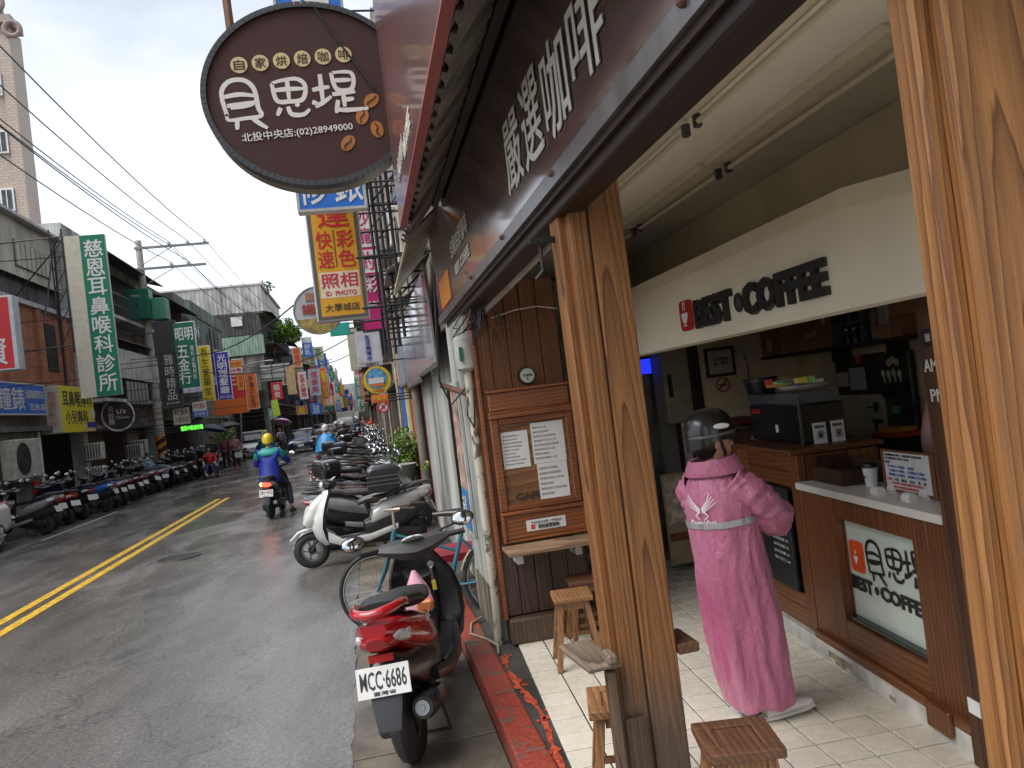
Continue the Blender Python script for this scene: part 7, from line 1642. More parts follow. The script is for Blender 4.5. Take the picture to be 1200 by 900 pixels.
part('rim', MB().cyl((-9.0, 30.7, 2.93), (-8.88, 30.54, 2.93), .60, n=40), WH, rsn, w=True); 
part('face', MB().cyl((-8.879, 30.539, 2.93), (-8.867, 30.523, 2.93), .53, n=40), M((.035, .022, .022), .4), rsn, w=True)
L = MB(); rr_ = Vector((.8, .6, 0)); RC = Vector((-8.866, 30.522, 2.93)); letters(L, '貝台鼎', RC - rr_ * .36 - Z * .36, rr_, Z, .2, .72, .01, True, lift=.004); letters(L, "Li's", RC + Z * .05 - rr_ * .05, rr_, Z, .32, .16, .01, lift=.004); letters(L, 'Chinese', RC - Z * .14 - rr_ * .1, rr_, Z, .46, .11, .01, lift=.004); part('lettering', L, WH, rsn, w=True)
sign('shop_sign', 'dark grey shop sign with pale Latin lettering before the utility pole', (-9.3, 33.2, 2.45), Y, 4.2, 1.0, .2, DKG, [(M((.075, .075, .078), .5), .01, .02, .99, .98)], [('Grand', CR, .28, .48, .62, .85, 0, .0), ('Gaga', CR, .38, .12, .66, .48, 0, .0)])
for k, (y_, z_) in enumerate(((28.3, 1.42), (28.3, .62), (32.9, 1.2), (33.6, 1.35))):
    aircon(('upper of two grilled air conditioners between the yellow sign and the shutters', 'lower of two grilled air conditioners between the yellow sign and the shutters', 'grilled air conditioner under a small ledge left of the striped pole', 'narrow air conditioner right beside the grilled one near the striped pole')[k], (LX + .05, y_, z_), 1, .6, .58, 'y')
ob = thing('bicycle_pile', 'pile of old bicycles with pink and maroon bags by the tan wall', 'bicycles', (-9.2, 33, 0)); 
for k in range(3): part('tyre', MB().torus((-9.1 + .2 * k, 32.6 + .1 * k, .36), .32, .02, 'Y', 24, 6), RUBW, ob, w=True)
part('bag', MB().ell((-8.9, 32.5, .85), (.3, .2, .22), 12, 8), M((.4, .12, .2), .6, var=.4), ob, w=True, smooth=True); part('rack', MB().tube([(-9.2, 32.5, .4), (-8.7, 32.5, 1.2), (-8.3, 32.6, .7)], .02, 6), M((.3, .05, .08), .4), ob, w=True)
# utility pole
def upole(label, x, y, h=10.4, box=False, stripe=True, arms=True):
    t = thing('utility_pole', label, 'utility pole', (x, y, 0)); part('pole', MB().tube([(x, y, 0), (x, y, h)], [.20, .13], 16), mat_concrete('pole_concrete', (.36, .34, .29), (.55, .52, .45), .8, 0) if box else CONC2, t, w=True, smooth=True)
    if stripe:
        part('sleeve', MB().tube([(x, y, .15), (x, y, 2.0)], [.206, .196], 24, False), BLACK, t, w=True, smooth=True); mb = MB()
        for k in range(5):
            z0 = .2 + .37 * k; n = 24; A = []; B = []
            for i in range(n + 1):
                a = PI + PI * 1.1 * i / n; zz = z0 + .30 * i / n * 1.2; rr = .2085
                A.append((x + rr * math.cos(a), y + rr * math.sin(a), min(zz, 2.0))); B.append((x + rr * math.cos(a), y + rr * math.sin(a), min(zz + .17, 2.0)))
            mb.add(A + B, [(i, i + 1, n + 2 + i, n + 1 + i) for i in range(n)])
        part('stripe', mb, M((.62, .22, .02), .5), t, w=True)
    if arms:
        for za, xs_ in ((h - .35, (x + .2, x + 2.75)), (h - 1.25, (x - .1, x + 2.55))):
            part('cross_arm', MB().bb(xs_[0] - .35, xs_[1] + .12, y - .17, y - .09, za - .05, za + .05), GREY, t, w=True); part('brace', MB().tube([(x + .05, y - .13, za - .75), (x + 1.35, y - .13, za - .05)], .02, 5), GREY, t, w=True)
        for za, xi in ((h - .35, (1.25, 2.0, 2.7)), (h - 1.25, (1.25, 1.95))):
            for q in xi: part('insulator', MB().lathe([(.03, za + .05), (.075, za + .09), (.05, za + .12), (.07, za + .16), (.03, za + .2)], (x + q, y - .13, 0), n=10), PAPER, t, w=True)
    return t
up = upole('tall concrete utility pole with cross arms, green box and a striped yellow foot', -8.62, 35.0, 10.4, True)
ub = thing('transformer_box', 'dark green metal control box mounted high on the concrete utility pole', 'control box', (-8.9, 34.6, 6.9))
part('case', MB().bb(-9.15, -8.25, 34.2, 34.85, 6.95, 8.2), GRN, ub, w=True, bevel=.01); part('door', MB().bb(-9.1, -8.3, 34.18, 34.198, 7.0, 8.15), M((.01, .12, .08), .5), ub, w=True); L = MB(); letters(L, 'TPC', (-8.95, 34.18, 7.85), X, Z, .4, .1); part('lettering', L, CR, ub, w=True)
part('rear_case', MB().bb(-8.24, -7.7, 34.4, 35.2, 6.9, 7.8), M((.05, .22, .14), .5), ub, w=True, bevel=.01)
# further left houses
arcade('shop_house', 'pale concrete shop house right behind the striped utility pole', 1, LX, 38.3, 46.0, 8.9, WALLS[3], storeys=2, balcony=True)
arcade('shop_house', 'low grey house with green cladding and air conditioners above the orange banner', 1, LX + .4, 46.1, 56.0, 8.8, WALLS[2], storeys=2, balcony=False, roof=TIN)
wh = arcade('shop_house', 'high house with a white tin roof storey standing out above its neighbours on the left', 1, -7.0, 60.5, 74, 10.4, WALLS[0], storeys=3, balcony=True)
WTIN = mat_stained('white_tin', (.55, .55, .52), (.76, .76, .73), .5)
part('roof_storey', corr(MB(), (-15.5, 60.3, 10.6), X, Z, 8.9, 2.1, .3, .04), WTIN, wh, w=True); part('roof_block', MB().bb(-15.5, -6.7, 60.36, 74, 10.5, 12.6), TINL, wh, w=True); part('roof_sheet', MB().bb(-15.7, -6.5, 60.2, 74, 12.62, 12.75), WHITE, wh, w=True)
part('dark_band', corr(MB(), (-15.5, 60.3, 8.9), X, Z, 8.4, 1.6, .25, .04), TIN, wh, w=True); part('notice', MB().bb(-9.0, -8.2, 60.15, 60.24, 9.6, 10.3), WHITE, wh, w=True); part('green_cladding', corr(MB(), (-13, 60.3, 7.4), X, Z, 6.2, 1.45, .2, .03), M((.25, .36, .29), .6, var=.25, streak=True), wh, w=True)
part('terrace_wall', MB().bb(-12, -7.05, 57.5, 60.2, 4.5, 6.3), WALLS[0], wh, w=True)
aircon('left of two white fan units on the grey terrace below the green cladding', (-10.0, 57.6, 6.35), 1, .8, .6, 'y'); aircon('right of two white fan units on the grey terrace below the green cladding', (-8.9, 57.6, 6.35), 1, .8, .6, 'y')
bb2 = thing('billboard_frame', 'blank white slatted billboard frame behind the orange banner', 'billboard', (-6.4, 58, 4.4)); part('board', MB().bb(-7.6, -5.0, 58, 58.1, 5.15, 6.3), M((.55, .55, .52), .6), bb2, w=True)
for k in range(3): part('cross_bar', MB().bb(-7.7, -4.9, 57.93, 57.98, 5.3 + .42 * k, 5.34 + .42 * k), DGREY, bb2, w=True)
for x_ in (-7.2, -6.3, -5.4): part('upright', MB().bb(x_, x_ + .05, 57.93, 57.97, 3.2, 6.5), DGREY, bb2, w=True)
y = 74.2; k = 0; HL = ['long row house in stained %s with small windows, %s beyond the white tin roof', ]
tone = ['grey', 'cream', 'pale green', 'brown', 'white', 'pink tile']; ordn = ['next', 'first', 'second', 'third', 'fourth', 'fifth', 'sixth', 'seventh', 'eighth', 'ninth', 'tenth', 'eleventh', 'twelfth', 'thirteenth', 'fourteenth', 'fifteenth', 'sixteenth', 'seventeenth', 'eighteenth', 'nineteenth', 'twentieth', 'twenty-first', 'twenty-second', 'twenty-third', 'twenty-fourth', 'twenty-fifth', 'twenty-sixth', 'twenty-seventh']
random.seed(8)
while y < 250:
    wd = random.uniform(8, 13); q = random.randrange(6)
    arcade('shop_house', 'stained %s house, %s house beyond the white tin roof on the left' % (tone[q], ordn[k]), 1, -6.6 + random.uniform(-.5, .4) + (.8 if y > 140 else 0), y, y + wd, random.uniform(8.5, 12.5) + (2 if y > 130 else 0), WALLS[q], roof=random.choice([None, TIN, TINL]), balcony=(y < 110 and k % 2 == 0)); y += wd + .1; k += 1
clutter(1, LX + .42, 46.2, 55.5, 3.9, 7.5, 5, 5, 'above the orange banner'); clutter(1, -6.9, 61, 110, 3.8, 8.5, 16, 6, 'on the far left houses'); clutter(-1, 1.05, 17, 60, 3.8, 7.5, 12, 7, 'on the right houses')
# tower
tw = thing('apartment_tower', 'tall beige tiled apartment tower with small white framed windows at the upper left', 'building', (-20, 46, 0))
TT = mat_towertile(); part('wall', MB().bb(-32, -14.85, 40.8, 42.3, 0, 22.9), TT, tw, w=True); part('corner_strip', MB().bb(-15.3, -14.8, 40.7, 40.79, 0, 22.4), TT, tw, w=True)
part('cornice', MB().bb(-16.3, -14.6, 40.5, 42, 22.9, 23.3), M((.35, .28, .25), .6), tw, w=True); part('parapet', MB().bb(-32, -15.8, 40.9, 42.2, 22.9, 23.6), TT, tw, w=True)
part('scroll', MB().torus((-14.6, 40.6, 22.6), .35, .12, 'Y', 18, 8).torus((-15.3, 40.6, 23.9), .4, .13, 'Y', 18, 8), M((.30, .22, .20), .6), tw, w=True); part('finial', MB().bb(-15.6, -15.1, 40.7, 41.2, 23.6, 25.3).bb(-15.7, -15.4, 40.7, 41, 25.3, 26.2), M((.32, .24, .22), .6), tw, w=True)
for k in range(7):
    z = 19.4 - 2.83 * k; f = part('window', MB().bb(-15.95, -15.35, 40.62, 40.79, z - .03, z + 1.08), WHITE, tw, w=True); part('pane', MB().bb(-15.87, -15.43, 40.6, 40.64, z + .06, z + .99), GLASSW, f, w=True); part('mullion', MB().bb(-15.67, -15.63, 40.58, 40.6, z + .06, z + .99), WHITE, f, w=True)
bz = part('top_balcony', MB().bb(-18, -16.3, 40.5, 40.79, 19.6, 22.7), M((.06, .05, .04), .7), tw, w=True)
for k in range(5): part('baluster', MB().bb(-17.9 + .32 * k, -17.75 + .32 * k, 40.42, 40.5, 19.7, 20.9), CRM, bz, w=True)
# ------------------------------------------------------------------ right side
cbg = thing('cafe_building', 'upper storeys of the cafe building above the brown sign board', 'building', (5, 3, 3.4))
part('upper_wall', MB().bb(.95, 9, -1.2, 9.0, 3.45, 9.5), WALLS[1], cbg, w=True); part('side_wall', MB().bb(4.2, 9, -1.2, 11, .1, 3.44), SHADE, cbg, w=True)
for k in range(3): windows(cbg, -1, .95, [-.6 + 3.2 * k], [5.0, 7.6], 1.8, 1.3)
pw_ = thing('white_wall', 'whitish painted wall pier with stained foot and a narrow poster beside the notice stand', 'wall', (.85, 5.9, .1))
part('render', MB().bb(.745, 1.4, 5.405, 6.45, .1, 2.55), mat_stained('white_render', (.36, .37, .34), (.56, .58, .55), .7, 1.5), pw_, w=True)
part('skirt', MB().bb(.735, .745, 5.41, 6.44, .1, .45), mat_stained('mossy_foot', (.10, .095, .06), (.30, .28, .2), .8, 3), pw_, w=True)
ps = thing('wall_poster', 'narrow grey framed poster with a blue foot on the white wall pier', 'poster', (.74, 6.2, .8))
part('frame', MB().bb(.715, .743, 5.98, 6.4, .75, 1.98), LGREY, ps, w=True, bevel=.004); part('sheet', MB().bb(.708, .714, 6.01, 6.37, 1.12, 1.94), M((.42, .28, .22), .5, var=.6, scale=9), ps, w=True); part('blue_foot', MB().bb(.706, .714, 6.01, 6.37, .79, 1.11), M((.03, .2, .45), .4), ps, w=True)
L = MB(); letters(L, '租售', (.706, 6.33, .84), -Y, Z, .26, .22); part('lettering', L, WH, ps, w=True)
def peel():
    m, t, b = _nm('peeling_paint'); f = noisef(t, coords(t, (1, 1, .7)), 14, 6, .7)
    t.links.new(ramp(t, f, [(.40, (.12, .095, .07)), (.47, (.5, .47, .38))]).outputs[0], b.inputs['Base Color']); b.inputs['Roughness'].default_value = .8; return m
PEEL = peel()
dpn = thing('drain_pipe', 'cream drain pipe with peeling paint running up beside the notice stand', 'pipe', (.70, 5.33, .1))
part('pipe', MB().tube([(.725, 5.36, .1), (.735, 5.34, .45), (.735, 5.34, 2.02)], .03, 12), PEEL, dpn, w=True, smooth=True)
gcp = solo('vent_cylinder', MB().lathe([(.05, 2.02), (.075, 2.04), (.08, 2.24), (.06, 2.27), (.05, 2.275)], (.735, 5.34, 0), n=20), M((.40, .40, .37), .6, var=.2), 'grey cylinder cap with a green mark on top of the peeling pipe', 'pipe cap', smooth=True)
part('green_mark', MB().bb(.68, .70, 5.255, 5.27, 2.09, 2.19), GRN, gcp, w=True)
hs = thing('pipe_stub', 'short rusty pipe stub sticking out toward the street with cut cables', 'pipe', (.62, 5.5, 1.9)); part('stub', MB().tube([(.735, 5.42, 1.86), (.56, 5.55, 1.95)], .022, 8), RUST, hs, w=True)
part('cable', MB().tube([(.735, 5.38, 1.93), (.6, 5.42, 1.80), (.54, 5.44, 1.98), (.56, 5.45, 2.3), (.60, 5.5, 2.75)], .009, 6).tube([(.74, 5.36, 2.0), (.69, 5.3, 1.72), (.73, 5.31, 1.62), (.76, 5.3, 1.9)], .006, 6), BLACK, hs, w=True)
gbn = thing('black_banner', 'black hanging banner with gold characters in the dark doorway past the white wall', 'banner', (.85, 6.9, .9)); part('cloth', MB().bb(.745, .93, 6.95, 6.96, .85, 1.95), VOID, gbn, w=True); L = MB(); letters(L, '大人冒食', (.77, 6.95, .92), X, Z, .12, .98, .01, True); part('lettering', L, M((.6, .4, .03), .4), gbn, w=True)
nr = thing('neighbour_shop', 'run down pale shopfront of tall grey white panels next to the cafe', 'building', (2, 10, 0))
for k, (a, b_, mt, xx) in enumerate(((7.0, 7.35, VOID, .98), (7.36, 8.6, WALLS[4], .86), (8.62, 9.9, WALLS[4], .87), (9.92, 11.4, WALLS[4], .86))): part('panel', MB().bb(xx, xx + .3, a, b_, .1, 2.5), mt, nr, w=True)
part('doorway', MB().bb(.96, 1.3, 6.46, 6.99, .1, 2.5), VOID, nr, w=True); part('upper_wall', MB().bb(1.0, 9, 9.05, 16.0, 3.3, 9.2), WALLS[0], nr, w=True); part('header', MB().bb(.80, 1.3, 6.46, 16, 2.51, 3.29), WALLS[1], nr, w=True)
part('column', MB().bb(.82, 1.15, 12.6, 13.7, .1, 2.5), M((.42, .10, .07), .6, var=.3, streak=True), nr, w=True); part('yellow_pipe', MB().tube([(.80, 14.0, .1), (.80, 14.0, 2.5)], .07, 10), M((.5, .42, .2), .6), nr, w=True); part('blue_column', MB().bb(.76, 1.15, 14.6, 16.0, .1, 2.5), M((.04, .13, .42), .5, var=.3, streak=True), nr, w=True)
windows(nr, -1, 1.0, [10, 13], [4.6, 7.0], 1.6, 1.4)
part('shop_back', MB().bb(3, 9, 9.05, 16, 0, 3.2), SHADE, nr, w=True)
solo('grey_pipe', MB().tube([(.80, 11.8, .1), (.80, 11.8, 2.35)], .07, 14), CONC2, 'thick grey drain pipe standing against the pale panels before the red column', 'pipe', smooth=True)
for k, (a, b_, z0, z1, c_, lab_) in enumerate(((7.3, 9.5, 2.22, 3.15, M((.42, .40, .42), .18, coat=1, var=.4, scale=2, streak=True), 'shiny pale sign sheet hanging right after the brown cafe fascia'), (9.55, 12.2, 2.16, 3.15, M((.36, .35, .46), .2, coat=1, var=.5, scale=2, streak=True), 'shiny lilac streaked sign sheet, second after the cafe fascia'),
        (12.3, 14.6, 2.25, 3.1, M((.25, .30, .38), .3, var=.4, scale=2, streak=True), 'bluish grey sign sheet before the orange strip'), (14.7, 15.3, 2.3, 3.6, M((.55, .27, .12), .5, var=.3), 'narrow orange sign strip on the right facades'))):
    s__ = thing('sign_sheet', lab_, 'sign', (.72, a, z0)); part('sheet', MB().bb(.70, .73, a, b_, z0, z1), c_, s__, w=True, bevel=.004); part('edge', MB().bb(.695, .735, a, b_, z0 - .03, z0 - .001), STEEL, s__, w=True)
pa = thing('plastic_awning', 'cloudy corrugated plastic awning pointing down at the end of the brown eave', 'awning', (.5, 7, 3.1)); part('sheet', MB().add([(.46, 5.75, 3.08), (.74, 5.75, 3.32), (.74, 7.6, 3.3), (.42, 7.6, 2.95), (.46, 5.75, 3.10), (.74, 5.75, 3.34), (.74, 7.6, 3.32), (.42, 7.6, 2.97)], [(0, 1, 2, 3), (7, 6, 5, 4), (0, 3, 7, 4), (3, 2, 6, 7)]), M((.55, .53, .48), .4, var=.3), pa, w=True)
part('rib', MB().tube([(.42, 7.62, 2.95), (.74, 7.62, 3.31)], .015, 5).tube([(.46, 5.76, 3.08), (.42, 7.62, 2.95)], .012, 5), CRM, pa, w=True)
# bracket lattice and AC clutter on the right above the signs
br_ = thing('sign_scaffold', 'black iron scaffold holding the vertical signs over the right pavement', 'scaffold', (.4, 10, 2.8)); mb = MB()
for y_ in (8.4, 9.6, 10.8, 12.4):
    for x_ in (.34, .52): mb.tube([(x_, y_, 2.6), (x_, y_, 5.6)], .018, 4)
    for z_ in (2.95, 3.5, 4.05, 4.6, 5.15): mb.tube([(.1, y_, z_), (1.0, y_, z_ + .02)], .014, 4)
    mb.tube([(.34, y_, 3.0), (1.0, y_, 3.6)], .012, 4).tube([(.34, y_, 4.1), (1.0, y_, 4.8)], .012, 4)
part('bars', mb, BLACK, br_, w=True)['kind'] = 'stuff'
for k, (y_, z_) in enumerate(((9.6, 3.75), (11.6, 4.3), (13.4, 3.7))): aircon(('cream air conditioner nearest the yellow photo sign above the right pavement', 'cream air conditioner higher up behind the iron scaffold', 'cream air conditioner farthest along the right upper wall')[k], (.99, y_, z_), -1, .85, .6)
for k, (y_, z_) in enumerate(((9.3, 3.5), (11.0, 4.05), (12.8, 3.5))):
    t_ = thing('tin_canopy', ('small tin canopy under the nearest right air conditioner', 'small tin canopy in the middle of the iron scaffold', 'small tin canopy farthest along the right upper wall')[k], 'canopy', (.8, y_, z_)); part('sheet', MB().add([(.99, y_, z_ + .25), (.99, y_ + 1.5, z_ + .25), (.45, y_ + 1.5, z_), (.45, y_, z_), (.99, y_, z_ + .27), (.99, y_ + 1.5, z_ + .27), (.45, y_ + 1.5, z_ + .02), (.45, y_, z_ + .02)], [(0, 1, 2, 3), (7, 6, 5, 4), (0, 3, 7, 4), (3, 2, 6, 7), (2, 1, 5, 6)]), M((.33, .31, .27), .5, var=.3), t_, w=True)
sign('projecting_sign', 'blue projecting repair sign with white brush characters partly behind the oval sign', (-.44, 8.2, 3.98), X, .72, 2.45, .14, WH, [(BLU, .03, .012, .97, .99)], [('修', WH, .05, .03, .43, .21, 0), ('錶', WH, .55, .03, .95, .21, 0), ('眼鏡', WH, .1, .3, .9, .6, 0), ('鐘', WH, .2, .65, .8, .95, 0)], M((.4, .4, .4), .4), arm=.6)
sign('projecting_sign', 'orange yellow photo sign with red characters and ID PHOTO in a grey frame', (-.41, 9, 2.92), X, .60, 1.40, .16, M((.45, .45, .46), .4), [(M((.10, .09, .08), .5), .03, .012, .97, .985), (AMB, .10, .04, .90, .975), (M((.70, .62, .50), .4), .13, .19, .87, .40)],
     [('快速', REDS, .15, .43, .44, .75, 1, .02), ('彩色', REDS, .53, .43, .85, .75, 1, .02), ('達', REDS, .22, .77, .80, .97, 0, .02), ('照相', REDS, .16, .27, .84, .39, 0, .02), ('ID  PHOTO', REDS, .22, .205, .80, .245, 0, .02), ('大學城店', INK, .18, .075, .82, .14, 0, .005), ('|', INK, .475, .44, .49, .75, 0)], None, arm=.7)
sign('projecting_sign', 'magenta and white vertical sign panels in stacked squares behind the photo sign', (.10, 10.5, 2.93), X, .36, 1.95, .06, PNK, [(PNK, .01, .0, .99, .22), (WH, .02, .40, .98, .56), (WH, .02, .58, .98, .98)], [('彩', WH, .3, .26, .75, .38, 0), ('動沙龍', PNK, .2, .60, .7, .97, 1), ('約', PNK, .2, .42, .7, .55, 0), ('ART', WH, .3, .16, .8, .2, 0)], BLACK, arm=.5, inset=.012)
sign('projecting_sign', 'white vertical sign with small dark brush writing below the magenta sign', (-.02, 12, 2.54), X, .38, .55, .08, M((.42, .42, .45), .5), [(M((.50, .50, .55), .5), .02, .12, .98, .99)], [('生活美博市', NAVY, .38, .15, .58, .9, 1), ('2891', INK, .3, .02, .8, .1, 0)], None, arm=.4)
sign('projecting_sign', 'beige back of a sign just behind the white vertical sign', (-.16, 14, 2.62), X, .19, .78, .06, CRM, [(M((.4, .38, .3), .5), .05, .02, .95, .98)], [], None, arm=.5)
ry = thing('round_sign', 'round yellow food sign with a blue and white picture below the white vertical sign', 'sign', (.22, 11, 2.08)); part('disc', MB().cyl((.22, 10.98, 2.28), (.22, 11.04, 2.28), .195, n=32), M((.70, .48, .02), .4), ry, w=True); part('inner', MB().cyl((.21, 10.965, 2.30), (.21, 10.978, 2.30), .145, n=28), M((.1, .3, .5), .4, var=.5, scale=20), ry, w=True)
part('bowl', MB().bb(.10, .31, 10.955, 10.964, 2.23, 2.31), WH, ry, w=True); part('orange_bar', MB().bb(.12, .30, 10.957, 10.964, 2.19, 2.225), ORG_, ry, w=True); L = MB(); letters(L, '小吃店', (.14, 10.98, 2.10), X, Z, .16, .04); part('lettering', L, REDS, ry, w=True)
sign('projecting_sign', 'small orange plate sign above the no left turn sign', (.12, 12, 1.97), X, .26, .12, .04, ORG_, [(M((.65, .12, .03), .4), .02, .05, .98, .95)], [('平價小吃', YEL, .1, .3, .9, .8, 0, .01)], None, arm=.4)
ntn = thing('road_sign', 'round red and white no left turn road sign beside the shop columns', 'road sign', (.3, 13, 0)); part('disc', MB().cyl((.30, 12.98, 1.91), (.30, 13.0, 1.91), .09, n=28), WH, ntn, w=True); part('ring', MB().torus((.30, 12.975, 1.91), .085, .012, 'Y', 28, 6), REDS, ntn, w=True); part('slash', MB().box((.30, 12.972, 1.91), (.15, .006, .014), Matrix.Rotation(R(-45), 3, 'Y')), REDS, ntn, w=True)
part('arrow', MB().bb(.31, .325, 12.973, 12.978, 1.87, 1.93).bb(.275, .309, 12.973, 12.978, 1.925, 1.94), INK, ntn, w=True); part('post', MB().tube([(.31, 13.02, .1), (.31, 13.02, 1.95)], .02, 8), STEEL, ntn, w=True)
oi_ = thing('round_sign', 'round grey sign with red brown characters half behind the photo sign', 'sign', (-.45, 10.5, 2.95)); part('disc', MB().prism([(-.45 + .315 * math.cos(a), 3.27 + .32 * math.sin(a)) for a in [2 * PI * i / 40 for i in range(40)]], 10.5, 10.56, 'Y'), M((.42, .43, .46), .5), oi_, w=True)
part('rim', MB().torus((-.45, 10.5, 3.27), .316, .012, 'Y', 40, 6), STEEL, oi_, w=True); part('gold_foot', MB().prism([(-.45 + .30 * math.cos(a), 3.27 + .31 * math.sin(a)) for a in [R(200) + R(140) * i / 20 for i in range(21)]], 10.49, 10.498, 'Y'), M((.30, .22, .06), .4, var=.5, scale=8), oi_, w=True)
L = MB(); letters(L, '鐵削', (-.66, 10.49, 3.22), X, Z, .34, .14, .03); part('lettering', L, M((.30, .03, .02), .4), oi_, w=True); part('badge', MB().bb(-.60, -.49, 10.488, 10.498, 3.40, 3.51), M((.3, .16, .08), .5), oi_, w=True); part('arm', MB().tube([(-.15, 10.53, 3.3), (1.0, 10.53, 3.35)], .015, 6), RUST, oi_, w=True)
sign('projecting_sign', 'small teal sign peeking out under the photo sign', (-.38, 12, 3.06), X, .3, .2, .04, M((.02, .35, .28), .5), [], [], None, arm=.8)
# mid and far left signs, near to far
sign('projecting_sign', 'tall black vertical sign with white brush script hanging in front of the utility pole', (-7.2, 30, 2.95), X, .76, 3.2, .1, M((.015, .015, .017), .5), [], [('雅時精品', M((.4, .4, .38), .6), .3, .08, .72, .62, 1, .0), ('jewel', M((.4, .4, .38), .6), .2, .03, .8, .07, 0, 0)], DKG, arm=-1.6)
sign('projecting_sign', 'dark green hardware shop sign with white characters', (-6.56, 30, 3.42), X, .78, 2.63, .12, WH, [(M((.0, .12, .07), .4), .03, .07, .96, .99)], [('五金行', WH, .10, .12, .60, .68, 1), ('昭明', WH, .1, .74, .88, .92, 0), ('電料水電材料', WH, .70, .18, .86, .66, 1, .0), ('TEL 2891-0281', NAVY, .05, .01, .95, .06, 0, 0)], None, arm=-2.4)
sign('projecting_sign', 'yellow vertical pharmacy sign with black characters right of the green hardware sign', (-6.16, 32, 3.12), X, .47, 2.2, .1, WH, [(M((.66, .50, .02), .4), .03, .01, .93, .99)], [('長生堂藥房', INK, .2, .08, .75, .96, 1, .0), ('28912345', INK, .1, .02, .85, .06, 0, 0)], None, arm=-2.8)
sign('projecting_sign', 'royal blue barber sign with large white characters', (-5.94, 34, 3.17), X, .60, 2.03, .1, WH, [(M((.02, .015, .32), .4), .04, .01, .95, .99)], [('光明理髮廳', WH, .2, .13, .80, .96, 1, .03), ('2891-2716', WH, .1, .03, .9, .1, 0, 0)], None, arm=-3.0)
sign('projecting_sign', 'small red and yellow sign right behind the royal blue barber sign', (-5.88, 37, 3.33), X, .62, 1.71, .1, REDS, [(AMB, .02, .82, .98, .99), (WH, .02, .66, .98, .81), (AMB, .5, .2, .96, .62)], [('中杭', REDS, .1, .84, .9, .97, 0), ('排骨', REDS, .1, .68, .9, .79, 0), ('三', WH, .05, .35, .45, .6, 0), ('便當', REDS, .6, .25, .9, .6, 1)], None, arm=-2.5)
sign('projecting_sign', 'tall orange sign with thin dark brush characters', (-5.66, 40, 2.8), X, .58, 1.8, .12, M((.66, .16, .03), .45), [], [('幸福の生活', INK, .3, .05, .7, .95, 1, -.005)], WH, arm=-2.5, inset=.02)
sign('shop_sign', 'long plain orange shop banner under the royal blue sign', (-7.3, 40.3, 2.68), X, 1.66, .82, .1, ORG_, [], [], None, arm=-1.5)
sign('shop_sign', 'cream notice sign with rows of dark writing under the black vertical sign', (-6.95, 30.3, 2.3), X, .58, .62, .1, CRM, [], [('木工裝潢', INK, .1, .55, .9, .9, 0, 0), ('水電修理', INK, .1, .12, .9, .45, 0, 0)], M((.3, .28, .2), .5), arm=-1.8)
sign('shop_sign', 'pale sign with a blue foot right of the cream notice sign', (-6.30, 30.6, 2.5), X, .5, .58, .1, WH, [(BLU, .02, .02, .98, .4)], [('早午餐店', REDS, .1, .55, .9, .9, 0, 0), ('外帶區', WH, .1, .08, .9, .34, 0, 0)], None, arm=-2.2)
m_g, t_g, b_g = _nm('green_led'); b_g.inputs['Base Color'].default_value = (.0, .2, .02, 1); b_g.inputs['Emission Color'].default_value = (.15, 1, .08, 1); b_g.inputs['Emission Strength'].default_value = .8
sign('led_sign', 'bright green glowing LED sign low in front of the grey houses', (-6.8, 30.5, 2.02), X, .85, .24, .06, BLACK, [], [('營業中歡迎光臨', m_g, .04, .15, .96, .85, 0, .03)], None, arm=-2.0, cat='led sign')
data = [  # x0, x1, y, z0, z1, body, text, text colour, label
 (-5.12, -4.5, 46, 3.34, 4.32, REDS, '美食', WH, 'red square sign with a star and white writing left of the lime flag'),
 (-4.56, -4.04, 50, 3.7, 5.51, M((.6, .36, .12), .5), '卡拉永和', CRM, 'tan orange vertical sign behind the blank billboard frame'),
 (-4.53, -3.94, 56, 5.79, 7.17, M((.6, .22, .06), .5), '眼鏡行', REDS, 'rusty orange vertical sign left of the blue and white one'),
 (-4.21, -3.44, 62, 6.93, 8.46, BLU, '鮮乳', WH, 'blue sign with white top showing a dairy emblem, high over the street'),
 (-3.54, -2.74, 64, 6.8, 7.82, M((.55, .56, .38), .5), '茶', GRN, 'pale green sign with a leaf mark, rightmost of the high left signs'),
 (-4.04, -3.5, 52, 3.35, 5.18, WH, '宏恩大藥局', REDS, 'white vertical sign with red characters left of the pale blue sign'),
 (-3.49, -2.76, 54, 3.6, 5.4, M((.3, .42, .58), .5), '健康美', REDS, 'pale blue vertical sign with reddish characters'),
 (-2.77, -2.26, 54.5, 3.24, 5.45, ORG_, '麵包', YEL, 'narrow orange vertical sign right of the pale blue sign'),
 (-2.64, -2.38, 60, 3.76, 5.5, NAVY, '通訊行', WH, 'very narrow navy sign behind the orange vertical sign'),
 (-2.9, -2.42, 75, 5.65, 6.38, M((.0, .4, .12), .5), '牙', WH, 'small bright green square sign far up the street'),
 (-5.6, -5.0, 47, 2.2, 2.9, M((.1, .25, .15), .5), '參茸', WH, 'small dark green sign low behind the lime flag'),
 (-4.6, -3.9, 55, 2.4, 3.0, M((.5, .08, .06), .5), '鍋貼', YEL, 'small red box sign low under the white vertical sign'),
 (-3.8, -3.0, 57, 2.3, 3.1, BLU, '洗衣', WH, 'small blue box sign low under the pale blue sign'),
 (-3.1, -2.2, 62, 2.9, 3.7, M((.6, .25, .08), .5), '火鍋', WH, 'squarish orange sign low beside the far traffic')]
